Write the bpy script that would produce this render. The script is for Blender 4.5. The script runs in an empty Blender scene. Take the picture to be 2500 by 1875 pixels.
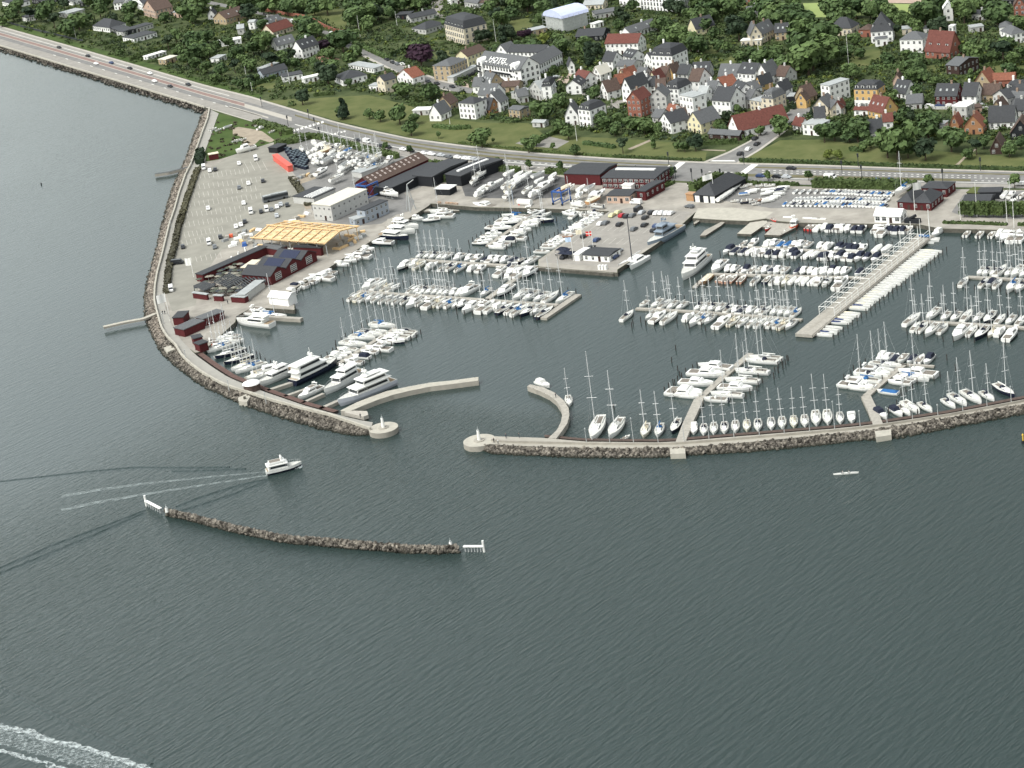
import bpy, math, random
import numpy as np
from mathutils import Vector, Matrix
random.seed(11); RNG = np.random.default_rng(11)
SC = bpy.context.scene; COL = SC.collection
R_ = math.radians
# ---------------------------------------------------------------- camera
FPX, TH, RO, CH = 5350.0, R_(20.72), R_(-8.455), 265.0     # focal length in photo pixels, pitch, roll, height above the sea
_f = np.array([0, math.cos(TH), -math.sin(TH)]); _r = np.array([1., 0, 0]); _u = np.cross(_r, _f)
MR = math.cos(RO)*_r + math.sin(RO)*_u; MU = -math.sin(RO)*_r + math.cos(RO)*_u; MF = _f
cd = bpy.data.cameras.new('camera'); cd.sensor_width = 36; cd.lens = FPX/2500*36; cd.clip_start = 5; cd.clip_end = 20000
cam = bpy.data.objects.new('camera', cd); COL.objects.link(cam); SC.camera = cam
m3 = Matrix((MR, MU, -MF)).transposed(); cam.matrix_world = Matrix.Translation((0, 0, CH)) @ m3.to_4x4()
# ---------------------------------------------------------------- light, sky, exposure
SUN_EL, SUN_AZ = 56, -122          # degrees; azimuth from +Y towards +X
w = bpy.data.worlds.new('World'); SC.world = w; w.use_nodes = True; nt = w.node_tree; nt.nodes.clear()
sky = nt.nodes.new('ShaderNodeTexSky'); sky.sky_type = 'NISHITA'; sky.sun_disc = False
sky.sun_elevation = R_(SUN_EL); sky.sun_rotation = R_(SUN_AZ); sky.air_density = 1.6; sky.dust_density = 6.0; sky.ozone_density = 1.0
hs = nt.nodes.new('ShaderNodeHueSaturation'); hs.inputs['Saturation'].default_value = 0.28
tn = nt.nodes.new('ShaderNodeMix'); tn.data_type = 'RGBA'; tn.blend_type = 'MULTIPLY'; tn.inputs[0].default_value = 1; tn.inputs[7].default_value = (0.975, 1.0, 0.98, 1)
bg = nt.nodes.new('ShaderNodeBackground'); bg.inputs[1].default_value = 0.119
wo = nt.nodes.new('ShaderNodeOutputWorld')
# bright bank of cloud low over the land on the left
tc = nt.nodes.new('ShaderNodeTexCoord'); vt = nt.nodes.new('ShaderNodeVectorMath'); vt.operation = 'DOT_PRODUCT'; vt.inputs[1].default_value = Vector((-.55, .8, .22)).normalized(); nt.links.new(tc.outputs['Generated'], vt.inputs[0])
mp_ = nt.nodes.new('ShaderNodeMapRange'); mp_.interpolation_type = 'SMOOTHSTEP'; mp_.inputs[1].default_value = .72; mp_.inputs[2].default_value = 1.0; mp_.inputs[3].default_value = 1.0; mp_.inputs[4].default_value = 2.3; nt.links.new(vt.outputs['Value'], mp_.inputs[0])
cn = nt.nodes.new('ShaderNodeTexNoise'); cn.inputs['Scale'].default_value = 3.; cn.inputs['Detail'].default_value = 3; nt.links.new(tc.outputs['Generated'], cn.inputs['Vector']); cm_ = nt.nodes.new('ShaderNodeMapRange'); cm_.inputs[1].default_value = .3; cm_.inputs[2].default_value = .7; cm_.inputs[3].default_value = .8; cm_.inputs[4].default_value = 1.2; nt.links.new(cn.outputs['Fac'], cm_.inputs[0])
sz_ = nt.nodes.new('ShaderNodeSeparateXYZ'); nt.links.new(tc.outputs['Generated'], sz_.inputs[0]); hz = nt.nodes.new('ShaderNodeMapRange'); hz.interpolation_type = 'SMOOTHSTEP'; hz.inputs[1].default_value = .15; hz.inputs[2].default_value = .8; hz.inputs[3].default_value = 1.65; hz.inputs[4].default_value = 1.0; nt.links.new(sz_.outputs[2], hz.inputs[0])
m0 = nt.nodes.new('ShaderNodeMath'); m0.operation = 'MULTIPLY'; nt.links.new(mp_.outputs[0], m0.inputs[0]); nt.links.new(hz.outputs[0], m0.inputs[1])
ml = nt.nodes.new('ShaderNodeMath'); ml.operation = 'MULTIPLY'; nt.links.new(m0.outputs[0], ml.inputs[0]); nt.links.new(cm_.outputs[0], ml.inputs[1]); nt.links.new(ml.outputs[0], hs.inputs['Value'])
nt.links.new(sky.outputs[0], hs.inputs['Color']); nt.links.new(hs.outputs[0], tn.inputs[6]); nt.links.new(tn.outputs[2], bg.inputs[0]); nt.links.new(bg.outputs[0], wo.inputs[0])
sd = bpy.data.lights.new('sun', 'SUN'); sd.energy = 1.15; sd.angle = R_(22); sd.color = (1, .985, .96)
so = bpy.data.objects.new('sun', sd); COL.objects.link(so)
sv = Vector((math.sin(R_(SUN_AZ))*math.cos(R_(SUN_EL)), math.cos(R_(SUN_AZ))*math.cos(R_(SUN_EL)), math.sin(R_(SUN_EL))))
so.rotation_euler = sv.to_track_quat('Z', 'Y').to_euler(); so.location = (0, 0, 500)
SC.view_settings.view_transform = 'Standard'; SC.view_settings.look = 'None'; SC.view_settings.gamma = 1; SC.view_settings.exposure = 0.5
SC.cycles.max_bounces = 6; SC.cycles.transparent_max_bounces = 8
# ---------------------------------------------------------------- photo survey: tiles of the photo -> points on the ground
TILES = {'A': (0, 0, 4.424), 'B': (500, 0, 4.424), 'C': (1000, 0, 4.424), 'D': (1500, 0, 4.424), 'E': (2000, 0, 4.424), 'F': (1000, 160, 4.424),
 'G': (1500, 160, 4.424), 'H': (2000, 160, 4.424), 'J': (400, 250, 5.53), 'K': (660, 320, 5.53), 'L': (400, 500, 5.53), 'M': (980, 380, 5.53),
 'N': (1300, 380, 5.53), 'O': (1660, 400, 5.53), 'P': (2000, 400, 4.424), 'Q': (340, 700, 5.53), 'R': (600, 760, 5.53), 'S': (780, 480, 5.53),
 'U': (1080, 560, 5.53), 'V': (1480, 620, 5.53), 'W': (1100, 850, 4.424), 'X': (1600, 820, 4.424), 'Y': (2000, 700, 4.424), 'Z': (350, 1080, 2.602), '0': (0, 0, 1.)}
LAND = 1.6
def px(t, x, y):
    o = TILES[t]; return o[0]+x/o[2], o[1]+y/o[2]
def G(t, x, y, z=LAND):
    X, Y = px(t, x, y)
    d = (X-1250)/FPX*MR - (Y-937.5)/FPX*MU + MF
    k = (CH-z)/-d[2]; return np.array([d[0]*k, d[1]*k, z])
def PJ(p):
    q = np.array(p, float)-np.array([0, 0, CH]); zz = q@MF
    return 1250+FPX*(q@MR)/zz, 937.5-FPX*(q@MU)/zz
def ang(t, x, y, dx, dy):
    a = G(t, x, y); b = G(t, x+dx, y+dy); return math.atan2(b[1]-a[1], b[0]-a[0])
# ---------------------------------------------------------------- materials
MAT = {}
def mat(name, c, rough=.8, spec=.3, var=0, vs=1., metal=0, bump=0, isl=0, c2=None):
    if name in MAT: return MAT[name]
    m = bpy.data.materials.new(name); m.use_nodes = True; n = m.node_tree.nodes; l = m.node_tree.links
    b = n['Principled BSDF']; b.inputs['Roughness'].default_value = rough; b.inputs['Metallic'].default_value = metal
    b.inputs['Specular IOR Level'].default_value = spec; c = tuple(c)+(1,); b.inputs['Base Color'].default_value = c
    if var or isl or c2:
        geo = n.new('ShaderNodeNewGeometry'); no = n.new('ShaderNodeTexNoise'); no.inputs['Scale'].default_value = vs; no.inputs['Detail'].default_value = 5; no.inputs['Roughness'].default_value = .65
        l.new(geo.outputs['Position'], no.inputs['Vector'])
        mx = n.new('ShaderNodeMix'); mx.data_type = 'RGBA'
        e = tuple(c2)+(1,) if c2 else tuple(min(1, v*(1+var)) for v in c[:3])+(1,)
        mx.inputs[6].default_value = tuple(v*(1-var) for v in c[:3])+(1,) if not c2 else c
        mx.inputs[7].default_value = e
        cr = n.new('ShaderNodeMapRange'); cr.inputs[1].default_value = .35; cr.inputs[2].default_value = .65
        l.new(no.outputs['Fac'], cr.inputs[0]); l.new(cr.outputs[0], mx.inputs[0]); out = mx.outputs[2]
        if isl:
            hv = n.new('ShaderNodeHueSaturation'); mr = n.new('ShaderNodeMapRange'); mr.inputs[3].default_value = 1-isl; mr.inputs[4].default_value = 1+isl
            l.new(geo.outputs['Random Per Island'], mr.inputs[0]); l.new(mr.outputs[0], hv.inputs['Value']); l.new(out, hv.inputs['Color']); out = hv.outputs[0]
        l.new(out, b.inputs['Base Color'])
        if bump:
            bp = n.new('ShaderNodeBump'); bp.inputs['Strength'].default_value = bump; bp.inputs['Distance'].default_value = .3
            l.new(no.outputs['Fac'], bp.inputs['Height']); l.new(bp.outputs[0], b.inputs['Normal'])
    MAT[name] = m; return m
def rmat(name, c, rough=.75, var=.12, rows=.0):
    """roof covering: colour noise plus fine courses across the slope"""
    return mat(name, c, rough, .25, var, 1.3, 0, .25)
W_ = mat('white_render', (.86, .86, .84), .8, .2, .06, .7); CREAM = mat('cream_render', (.66, .59, .46), .85, .2, .07, .8)
YEL = mat('yellow_render', (.60, .40, .17), .85, .2, .06, .8); PYEL = mat('pale_yellow_render', (.72, .66, .44), .85, .2, .05, .8)
TAN = mat('tan_brick', (.40, .32, .21), .9, .2, .12, 1.5); RBR = mat('red_brick', (.29, .12, .085), .9, .2, .14, 1.5); GRY = mat('grey_render', (.50, .50, .48), .85, .2, .07, .8)
BRN = mat('dark_brown_timber', (.055, .035, .03), .85, .2, .15, 1.5); ORW = mat('orange_render', (.36, .19, .10), .85, .2, .07, .8); PNK = mat('pinkish_render', (.52, .38, .30), .85, .2, .07, .8)
RED = mat('barn_red_timber', (.088, .018, .02), .8, .2, .12, 1.2); BLK = mat('black_tarred_timber', (.02, .022, .026), .8, .2, .1, 1.2); BGR = mat('blue_grey_panel', (.33, .37, .42), .7, .3, .06, 1)
SLA = rmat('slate_roof', (.052, .055, .060)); GRF = rmat('grey_slate_roof', (.115, .12, .125)); RTL = rmat('red_tile_roof', (.135, .05, .040), .8, .2); OTL = rmat('orange_tile_roof', (.215, .085, .055), .8, .2)
BRF = rmat('brown_tile_roof', (.10, .070, .058), .85, .2); FLT = mat('roofing_felt', (.085, .09, .095), .9, .2, .14, .5); LGF = mat('pale_grey_roofing', (.36, .38, .38), .8, .3, .1, .4); BEI = mat('beige_roof_sheet', (.62, .60, .52), .7, .3, .05, .3)
WRF = mat('white_roof_sheet', (.80, .80, .78), .6, .3, .04, .5); COR = mat('coral_painted_steel', (.62, .12, .09), .6, .3, .06, 1)
GLS = mat('window_glass', (.025, .03, .035), .15, .5); FRM = mat('window_frame_paint', (.72, .72, .70), .6); BRK = mat('chimney_brick', (.30, .22, .17), .9, .2, .12, 2)
GEL = mat('white_gelcoat', (.80, .80, .77), .35, .45, .03, .5); CRM = mat('cream_gelcoat', (.72, .68, .56), .4, .4); DKW = mat('off_white_deck', (.60, .60, .56), .7, .3, .08, 2.); TEAK = mat('teak_deck', (.33, .25, .17), .8, .2, .1, 2)
NAVY = mat('navy_hull_paint', (.012, .016, .035), .25, .5); GRH = mat('naval_grey_paint', (.23, .28, .34), .5, .4, .05, .5); MAH = mat('varnished_wood', (.42, .24, .12), .4, .4, .1, 2)
ALU = mat('aluminium_spar', (.66, .67, .67), .45, .5); CVW = mat('white_sail_cover', (.66, .66, .63), .8, .2, .06, 2); CVB = mat('blue_canvas', (.03, .12, .30), .8, .2, .1, 2); CVN = mat('dark_canvas', (.022, .027, .045), .85, .2, .15, 2)
CVC = mat('cream_canvas', (.68, .62, .48), .85, .2, .08, 1.5); CVG = mat('grey_canvas', (.26, .27, .27), .85, .2, .1, 2); SOL = mat('cockpit_sole', (.20, .18, .155), .8, .2, .2, 3)
RUB = mat('black_rubber', (.02, .02, .02), .9, .1); STL = mat('galvanised_steel', (.42, .44, .44), .5, .4); DKS = mat('dark_painted_steel', (.035, .04, .045), .6, .3)
WPL = mat('weathered_pile_timber', (.045, .04, .036), .95, .1, .2, 2); BARK = mat('bark', (.085, .065, .05), .95, .1, .2, 2)
CNC = mat('pale_concrete', (.33, .31, .27), .9, .2, .12, .35); CNB = mat('bright_concrete', (.42, .40, .345), .9, .2, .10, .5); PLK = mat('weathered_planks', (.36, .34, .30), .9, .2, .16, .9); DPL = mat('dark_timber_walkway', (.10, .075, .065), .95, .1, .2, .8)
APR = mat('apron_paving', (.32, .30, .265), .92, .2, .19, .12); LOT = mat('car_park_gravel', (.27, .262, .228), .95, .1, .10, .15); ASP = mat('asphalt', (.20, .197, .19), .92, .2, .13, .25); ASD = mat('dark_asphalt', (.105, .105, .105), .92, .2, .2, .2)
ASL = mat('pale_asphalt', (.29, .275, .25), .92, .2, .1, .25); RBK = mat('red_median_paving', (.25, .175, .155), .9, .2, .12, .3); PAV = mat('pavement_flags', (.42, .395, .35), .9, .2, .08, .5); WPT = mat('white_road_paint', (.72, .71, .66), .8, .2, .1, 1)
GRS = mat('grass', (.045, .075, .022), .95, .1, 0, .05, c2=(.078, .115, .035)); LWN = mat('lawn_grass', (.085, .105, .038), .95, .1, 0, .08, c2=(.135, .145, .06)); DRY = mat('dry_verge_grass', (.15, .14, .085), .95, .1, .2, .15)
FLD = mat('sports_turf', (.26, .32, .12), .95, .1, .06, .03); SAND = mat('sandy_gravel', (.32, .275, .215), .95, .1, .15, .3); GDN = mat('garden_earth_and_grass', (.032, .048, .02), .95, .1, 0, .09, c2=(.095, .115, .05))
TIM = mat('fresh_glulam_timber', (.70, .50, .27), .75, .3, .08, 1); PLY = mat('plywood_sheathing', (.64, .49, .29), .85, .2, .25, .5)
SRF = mat('wet_quay_wall', (.10, .095, .08), .9, .2, .3, .8); TNT = mat('white_tent_fabric', (.84, .84, .82), .7, .2); PAN = mat('solar_panel', (.012, .018, .05), .25, .5)
SKN = mat('skin', (.55, .33, .24), .7); CLD = mat('dark_clothes', (.04, .045, .06), .9); CLW = mat('pale_clothes', (.6, .6, .58), .9); HAR = mat('dark_hair', (.05, .035, .025), .9)
RDP = mat('red_paint', (.55, .04, .03), .5, .4); ORP = mat('orange_red_paint', (.75, .13, .06), .5, .4); BLP = mat('crane_blue_paint', (.03, .10, .33), .5, .4); YLP = mat('yellow_paint', (.75, .48, .05), .5, .4)
RKP = mat('boulder_stone', (.14, .125, .11), .95, .15, 0, .8, bump=.6, isl=.6, c2=(.30, .262, .22)); RKD = mat('dark_boulder_stone', (.055, .05, .045), .95, .15, 0, .8, bump=.6, isl=.7, c2=(.21, .19, .16)); RKB = mat('rubble_core', (.035, .03, .027), .98, .1, .3, 1)
def wetline(m, z0=.1, z1=.75):     # weed and wet stone near the waterline
    n = m.node_tree.nodes; l = m.node_tree.links; p = n['Principled BSDF']; src = p.inputs['Base Color'].links[0].from_socket; g = n.new('ShaderNodeNewGeometry'); sp = n.new('ShaderNodeSeparateXYZ'); l.new(g.outputs['Position'], sp.inputs[0])
    mr = n.new('ShaderNodeMapRange'); mr.inputs[1].default_value = z0; mr.inputs[2].default_value = z1; l.new(sp.outputs[2], mr.inputs[0]); mx = n.new('ShaderNodeMix'); mx.data_type = 'RGBA'; mx.inputs[6].default_value = (.02, .022, .016, 1); l.new(mr.outputs[0], mx.inputs[0]); l.new(src, mx.inputs[7]); l.new(mx.outputs[2], p.inputs['Base Color'])
wetline(RKP); wetline(RKD)
def leafmat(name, a, b, isl=.24):
    m = bpy.data.materials.new(name); m.use_nodes = True; n = m.node_tree.nodes; l = m.node_tree.links; p = n['Principled BSDF']
    p.inputs['Roughness'].default_value = .75; p.inputs['Specular IOR Level'].default_value = .2
    oi = n.new('ShaderNodeObjectInfo'); geo = n.new('ShaderNodeNewGeometry'); no = n.new('ShaderNodeTexNoise'); no.inputs['Scale'].default_value = .35; l.new(geo.outputs['Position'], no.inputs['Vector'])
    ad = n.new('ShaderNodeMath'); ad.operation = 'ADD'; sb = n.new('ShaderNodeMath'); sb.operation = 'MULTIPLY_ADD'; sb.inputs[1].default_value = .7; sb.inputs[2].default_value = -.25
    l.new(oi.outputs['Random'], sb.inputs[0]); l.new(sb.outputs[0], ad.inputs[0]); l.new(no.outputs['Fac'], ad.inputs[1]); ad.use_clamp = True
    mx = n.new('ShaderNodeMix'); mx.data_type = 'RGBA'; mx.inputs[6].default_value = tuple(a)+(1,); mx.inputs[7].default_value = tuple(b)+(1,); l.new(ad.outputs[0], mx.inputs[0])
    hv = n.new('ShaderNodeHueSaturation'); mr = n.new('ShaderNodeMapRange'); mr.inputs[3].default_value = 1-isl; mr.inputs[4].default_value = 1+isl
    l.new(geo.outputs['Random Per Island'], mr.inputs[0]); l.new(mr.outputs[0], hv.inputs['Value']); l.new(mx.outputs[2], hv.inputs['Color']); l.new(hv.outputs[0], p.inputs['Base Color'])
    MAT[name] = m; return m
LF1 = leafmat('broadleaf_foliage', (.034, .064, .026), (.10, .148, .052)); LF2 = leafmat('dark_conifer_foliage', (.017, .033, .019), (.042, .064, .032)); LF3 = leafmat('copper_beech_foliage', (.022, .012, .022), (.045, .02, .035))
LF4 = leafmat('yellow_green_foliage', (.085, .115, .025), (.14, .17, .04)); LF5 = leafmat('hedge_foliage', (.030, .054, .020), (.082, .115, .038)); LF6 = leafmat('grey_brown_scrub', (.05, .048, .035), (.11, .105, .06))
# water: one surface; wind ripples outside the moles, calmer inside
def water_mat():
    m = bpy.data.materials.new('sea_water'); m.use_nodes = True; n = m.node_tree.nodes; l = m.node_tree.links; p = n['Principled BSDF']
    p.inputs['Base Color'].default_value = (.027, .043, .041, 1); p.inputs['IOR'].default_value = 1.33; p.inputs['Specular IOR Level'].default_value = .5
    geo = n.new('ShaderNodeNewGeometry')
    def nz(rot, sx, sy, sc, det, rgh=.55):
        mp = n.new('ShaderNodeMapping'); mp.vector_type = 'TEXTURE'; mp.inputs['Rotation'].default_value = (0, 0, R_(rot)); mp.inputs['Scale'].default_value = (1/sx, 1/sy, 1); l.new(geo.outputs['Position'], mp.inputs['Vector'])
        t = n.new('ShaderNodeTexNoise'); t.inputs['Scale'].default_value = sc; t.inputs['Detail'].default_value = det; t.inputs['Roughness'].default_value = rgh; l.new(mp.outputs[0], t.inputs['Vector']); return t.outputs['Fac']
    def mth(op, a, b=None, c=None):
        q = n.new('ShaderNodeMath'); q.operation = op
        for i, v in enumerate((a, b, c)):
            if v is None: continue
            if isinstance(v, (int, float)): q.inputs[i].default_value = v
            else: l.new(v, q.inputs[i])
        return q.outputs[0]
    h1 = nz(46, .2, 1., .72, 4., .6); h2 = nz(34, .3, 1., 1.9, 2.); h3 = nz(0, 1, .5, .012, 2.)
    sep = n.new('ShaderNodeSeparateXYZ'); l.new(geo.outputs['Position'], sep.inputs[0])
    def inside(cx, cy, rx, ry):
        a = mth('MULTIPLY', mth('SUBTRACT', sep.outputs[0], cx), 1/rx); b = mth('MULTIPLY', mth('SUBTRACT', sep.outputs[1], cy), 1/ry)
        d = mth('ADD', mth('MULTIPLY', a, a), mth('MULTIPLY', b, b)); mr = n.new('ShaderNodeMapRange'); mr.interpolation_type = 'SMOOTHSTEP'
        mr.inputs[1].default_value = 1.15; mr.inputs[2].default_value = .75; l.new(d, mr.inputs[0]); return mr.outputs[0]
    ins = None
    for (x, y, r, s) in ((1080, 740, 95, 95), (1000, 640, 75, 100), (1650, 740, 120, 105), (2150, 760, 110, 110)):
        c = G('0', x, y, 0); k = inside(c[0], c[1], r, s); ins = k if ins is None else mth('MAXIMUM', ins, k)
    c = G('0', 60, 400, 0); lee = inside(c[0], c[1], 240, 520)
    amp = mth('SUBTRACT', 1., mth('MULTIPLY', mth('MAXIMUM', ins, lee), .72))
    amp = mth('MULTIPLY', amp, mth('MULTIPLY_ADD', h3, .7, .6))
    hh = mth('MULTIPLY', mth('ADD', mth('MULTIPLY', h1, 1.0), mth('MULTIPLY', h2, .30)), amp)
    bp = n.new('ShaderNodeBump'); bp.inputs['Strength'].default_value = 1; bp.inputs['Distance'].default_value = .50; l.new(hh, bp.inputs['Height']); l.new(bp.outputs[0], p.inputs['Normal'])
    l.new(mth('MULTIPLY_ADD', ins, -.08, .16), p.inputs['Roughness'])
    return m
WAT = water_mat()
def foam_mat(name, thr, sc, c=(.62, .68, .68), mx_=1., wd=.16):
    m = bpy.data.materials.new(name); m.use_nodes = True; n = m.node_tree.nodes; l = m.node_tree.links; p = n['Principled BSDF']
    p.inputs['Base Color'].default_value = tuple(c)+(1,); p.inputs['Roughness'].default_value = .8
    geo = n.new('ShaderNodeNewGeometry'); t = n.new('ShaderNodeTexNoise'); t.inputs['Scale'].default_value = sc; t.inputs['Detail'].default_value = 6; t.inputs['Roughness'].default_value = .7; l.new(geo.outputs['Position'], t.inputs['Vector'])
    mr = n.new('ShaderNodeMapRange'); mr.inputs[1].default_value = thr; mr.inputs[2].default_value = thr+wd; mr.inputs[4].default_value = mx_; l.new(t.outputs['Fac'], mr.inputs[0]); l.new(mr.outputs[0], p.inputs['Alpha']); MAT[name] = m; return m
FM1 = foam_mat('dense_sea_foam', .38, .7, (.56, .62, .62), .85, .25); FM2 = foam_mat('thin_sea_foam', .42, .9, (.46, .52, .52), .62, .25); FM3 = foam_mat('streaky_sea_foam', .34, .35, (.42, .48, .48), .42, .3)
# ---------------------------------------------------------------- mesh helpers
class MB:
    def __init__(s): s.V = []; s.F = []; s.I = []
    def add(s, V, F, mi=0):
        o = len(s.V); s.V += [tuple(map(float, v)) for v in V]; s.F += [tuple(i+o for i in f) for f in F]; s.I += [mi]*len(F); return s
    def box(s, x0, x1, y0, y1, z0, z1, mi=0, top=None):
        t = top or (0, 0)       # inset of the top face (x, y)
        return s.add([(x0, y0, z0), (x1, y0, z0), (x1, y1, z0), (x0, y1, z0), (x0+t[0], y0+t[1], z1), (x1-t[0], y0+t[1], z1), (x1-t[0], y1-t[1], z1), (x0+t[0], y1-t[1], z1)],
                     [(3, 2, 1, 0), (4, 5, 6, 7), (0, 1, 5, 4), (1, 2, 6, 5), (2, 3, 7, 6), (3, 0, 4, 7)], mi)
    def prism(s, pts, z0, z1, mi=0, ms=None):
        n = len(pts); a = sum(pts[i][0]*pts[(i+1) % n][1]-pts[(i+1) % n][0]*pts[i][1] for i in range(n))
        if a < 0: pts = pts[::-1]
        s.add([(p[0], p[1], z1) for p in pts], [tuple(range(n))], mi)
        s.add([(p[0], p[1], z0) for p in pts]+[(p[0], p[1], z1) for p in pts], [(i, (i+1) % n, n+(i+1) % n, n+i) for i in range(n)], mi if ms is None else ms); return s
    def bar(s, a, b, r, mi=0, r2=None, n=4):
        a = Vector(a); b = Vector(b); d = (b-a).normalized(); u = d.orthogonal().normalized(); v = d.cross(u); r2 = r if r2 is None else r2
        V = []
        for c, rr in ((a, r), (b, r2)):
            for k in range(n):
                t = 2*math.pi*(k+.5)/n; V.append(c+(u*math.cos(t)+v*math.sin(t))*rr*1.2)
        s.add(V, [(i, (i+1) % n, n+(i+1) % n, n+i) for i in range(n)]+[tuple(range(n))[::-1], tuple(range(n, 2*n))], mi); return s
    def ell(s, c, r, mi=0, nu=8, nv=5, half=False):
        V = []; F = []
        for j in range(nv+1):
            ph = math.pi*(j/nv)*(.5 if half else 1)
            for i in range(nu): t = 2*math.pi*i/nu; V.append((c[0]+r[0]*math.sin(ph)*math.cos(t), c[1]+r[1]*math.sin(ph)*math.sin(t), c[2]+r[2]*math.cos(ph)))
        for j in range(nv):
            for i in range(nu): F.append((j*nu+i, (j+1)*nu+i, (j+1)*nu+(i+1) % nu, j*nu+(i+1) % nu))
        s.add(V, F, mi); return s
    def mesh(s, name, mats, smooth=False):
        me = bpy.data.meshes.new(name); me.from_pydata(s.V, [], s.F)
        for m in (mats if isinstance(mats, (list, tuple)) else [mats]): me.materials.append(m)
        if any(s.I): me.polygons.foreach_set('material_index', s.I)
        if smooth: me.polygons.foreach_set('use_smooth', [True]*len(s.F))
        me.validate(); me.update(); return me
def ob(name, me, parent=None, loc=None, rz=None):
    o = bpy.data.objects.new(name, me); COL.objects.link(o)
    if parent: o.parent = parent
    if loc is not None: o.location = tuple(float(v) for v in loc)
    if rz is not None: o.rotation_euler = (0, 0, rz)
    return o
def tag(o, label=None, cat=None, group=None, kind=None):
    if label: o['label'] = label
    if cat: o['category'] = cat
    if group: o['group'] = group
    if kind: o['kind'] = kind
    return o
def struct(name, mb, mats, label=None): return tag(ob(name, mb.mesh(name, mats)), label, None, None, 'structure')
ORD = 'first second third fourth fifth sixth seventh eighth ninth tenth eleventh twelfth thirteenth fourteenth fifteenth sixteenth seventeenth eighteenth nineteenth twentieth'.split()
def ordn(i, n):
    if n == 1: return 'only one'
    if i == 0: return 'leftmost'
    if i == n-1: return 'rightmost'
    if i < 20: return ORD[i]+' from left'
    j = n-1-i
    if j < 20: return ORD[j]+' from right'
    tens = {2: 'twenty', 3: 'thirty', 4: 'forty', 5: 'fifty', 6: 'sixty', 7: 'seventy', 8: 'eighty', 9: 'ninety'}[min(9, (i+1)//10)]; u = (i+1) % 10
    return (tens+'-'+ORD[u-1] if u else tens+'th')+' from left'
ZG = {}
def later(o, desc, zone):       # label finished once every member of its zone is known
    ZG.setdefault(zone, []).append((PJ(o.location)[0], desc, o))
def finish_labels():
    for z, L in ZG.items():
        L.sort(key=lambda e: e[0])
        for i, (x, d, o) in enumerate(L): o['label'] = f'{d}, {ordn(i, len(L))} {z}'
def rs(P, n):
    P = np.array(P); d = np.r_[0, np.cumsum(np.linalg.norm(np.diff(P, axis=0), axis=1))]; t = np.linspace(0, d[-1], n)
    return np.array([np.interp(t, d, P[:, k]) for k in range(P.shape[1])]).T
def gp(t, s, z=LAND): v = [float(a) for a in s.replace(',', ' ').split()]; return [G(t, v[i], v[i+1], z) for i in range(0, len(v), 2)]
def sheet(name, t, s, m, lift, kind='structure', label=None, cat=None):
    mb = MB(); P = gp(t, s, LAND+lift); mb.add(P, [tuple(range(len(P)))]); me = mb.mesh(name, m)
    if me.polygons[0].normal.z < 0: me.flip_normals()
    return tag(ob(name, me), label, cat, None, kind)
# ================================================================ SETTING
mb = MB(); mb.add([(-9000, -3000, 0), (9000, -3000, 0), (9000, 12000, 0), (-9000, 12000, 0)], [(0, 1, 2, 3)]); struct('sea_water', mb, WAT)
UX = [(-400, -45), (-60, 46), (0, 63), (226, 127), (500, 207), (613, 235), (816, 296), (900, 316), (1000, 337), (1113, 352), (1226, 365), (1339, 375), (1500, 386), (1726, 395), (2000, 402), (2226, 410), (2500, 418), (2900, 430)]
LX = [(-400, 10), (-60, 95), (0, 111), (181, 166), (328, 210), (500, 262), (568, 283), (700, 322), (776, 340), (859, 357), (958, 376), (1070, 398), (1197, 412), (1390, 424), (1634, 441), (1823, 448), (2000, 452), (2213, 455), (2500, 460), (2900, 468)]
def RD(x, f):
    a = np.interp(x, *zip(*UX)); b = np.interp(x, *zip(*LX)); return a+(b-a)*f
WATERFRONT = [(497, 857), (575, 786), (577, 772), (605, 757), (640, 752), (719, 757), (719, 736), (690, 722), (800, 656), (861, 616), (922, 580), (988, 540), (1046, 503), (1052, 497), (1160, 506), (1312, 509), (1400, 512), (1487, 516), (1314, 634), (1313, 651), (1420, 660), (1508, 666), (1508, 658), (1600, 598), (1660, 553), (1703, 514), (1691, 533), (1772, 538), (1828, 540), (1870, 534), (1895, 540), (1951, 544), (2000, 545), (2244, 548), (2294, 558), (2500, 563), (2900, 575)]
land = [(-400, 10), (0, 112), (181, 167), (328, 211), (500, 263), (512, 266), (507, 292), (494, 326), (480, 366), (467, 402), (454, 427), (438, 472), (427, 512), (414, 550), (400, 608), (388, 660), (385, 720), (392, 760), (405, 792), (430, 822), (455, 847), (475, 862)]+WATERFRONT
P = [G('0', *p) for p in land]+[np.array([4000, 900, LAND]), np.array([7000, 9000, LAND]), np.array([-7000, 9000, LAND]), np.array([-4000, 1200, LAND])]
mb = MB(); mb.prism([(p[0], p[1]) for p in P], -2.5, LAND, 0, 1); struct('ground', mb, [GDN, SRF])
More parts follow.
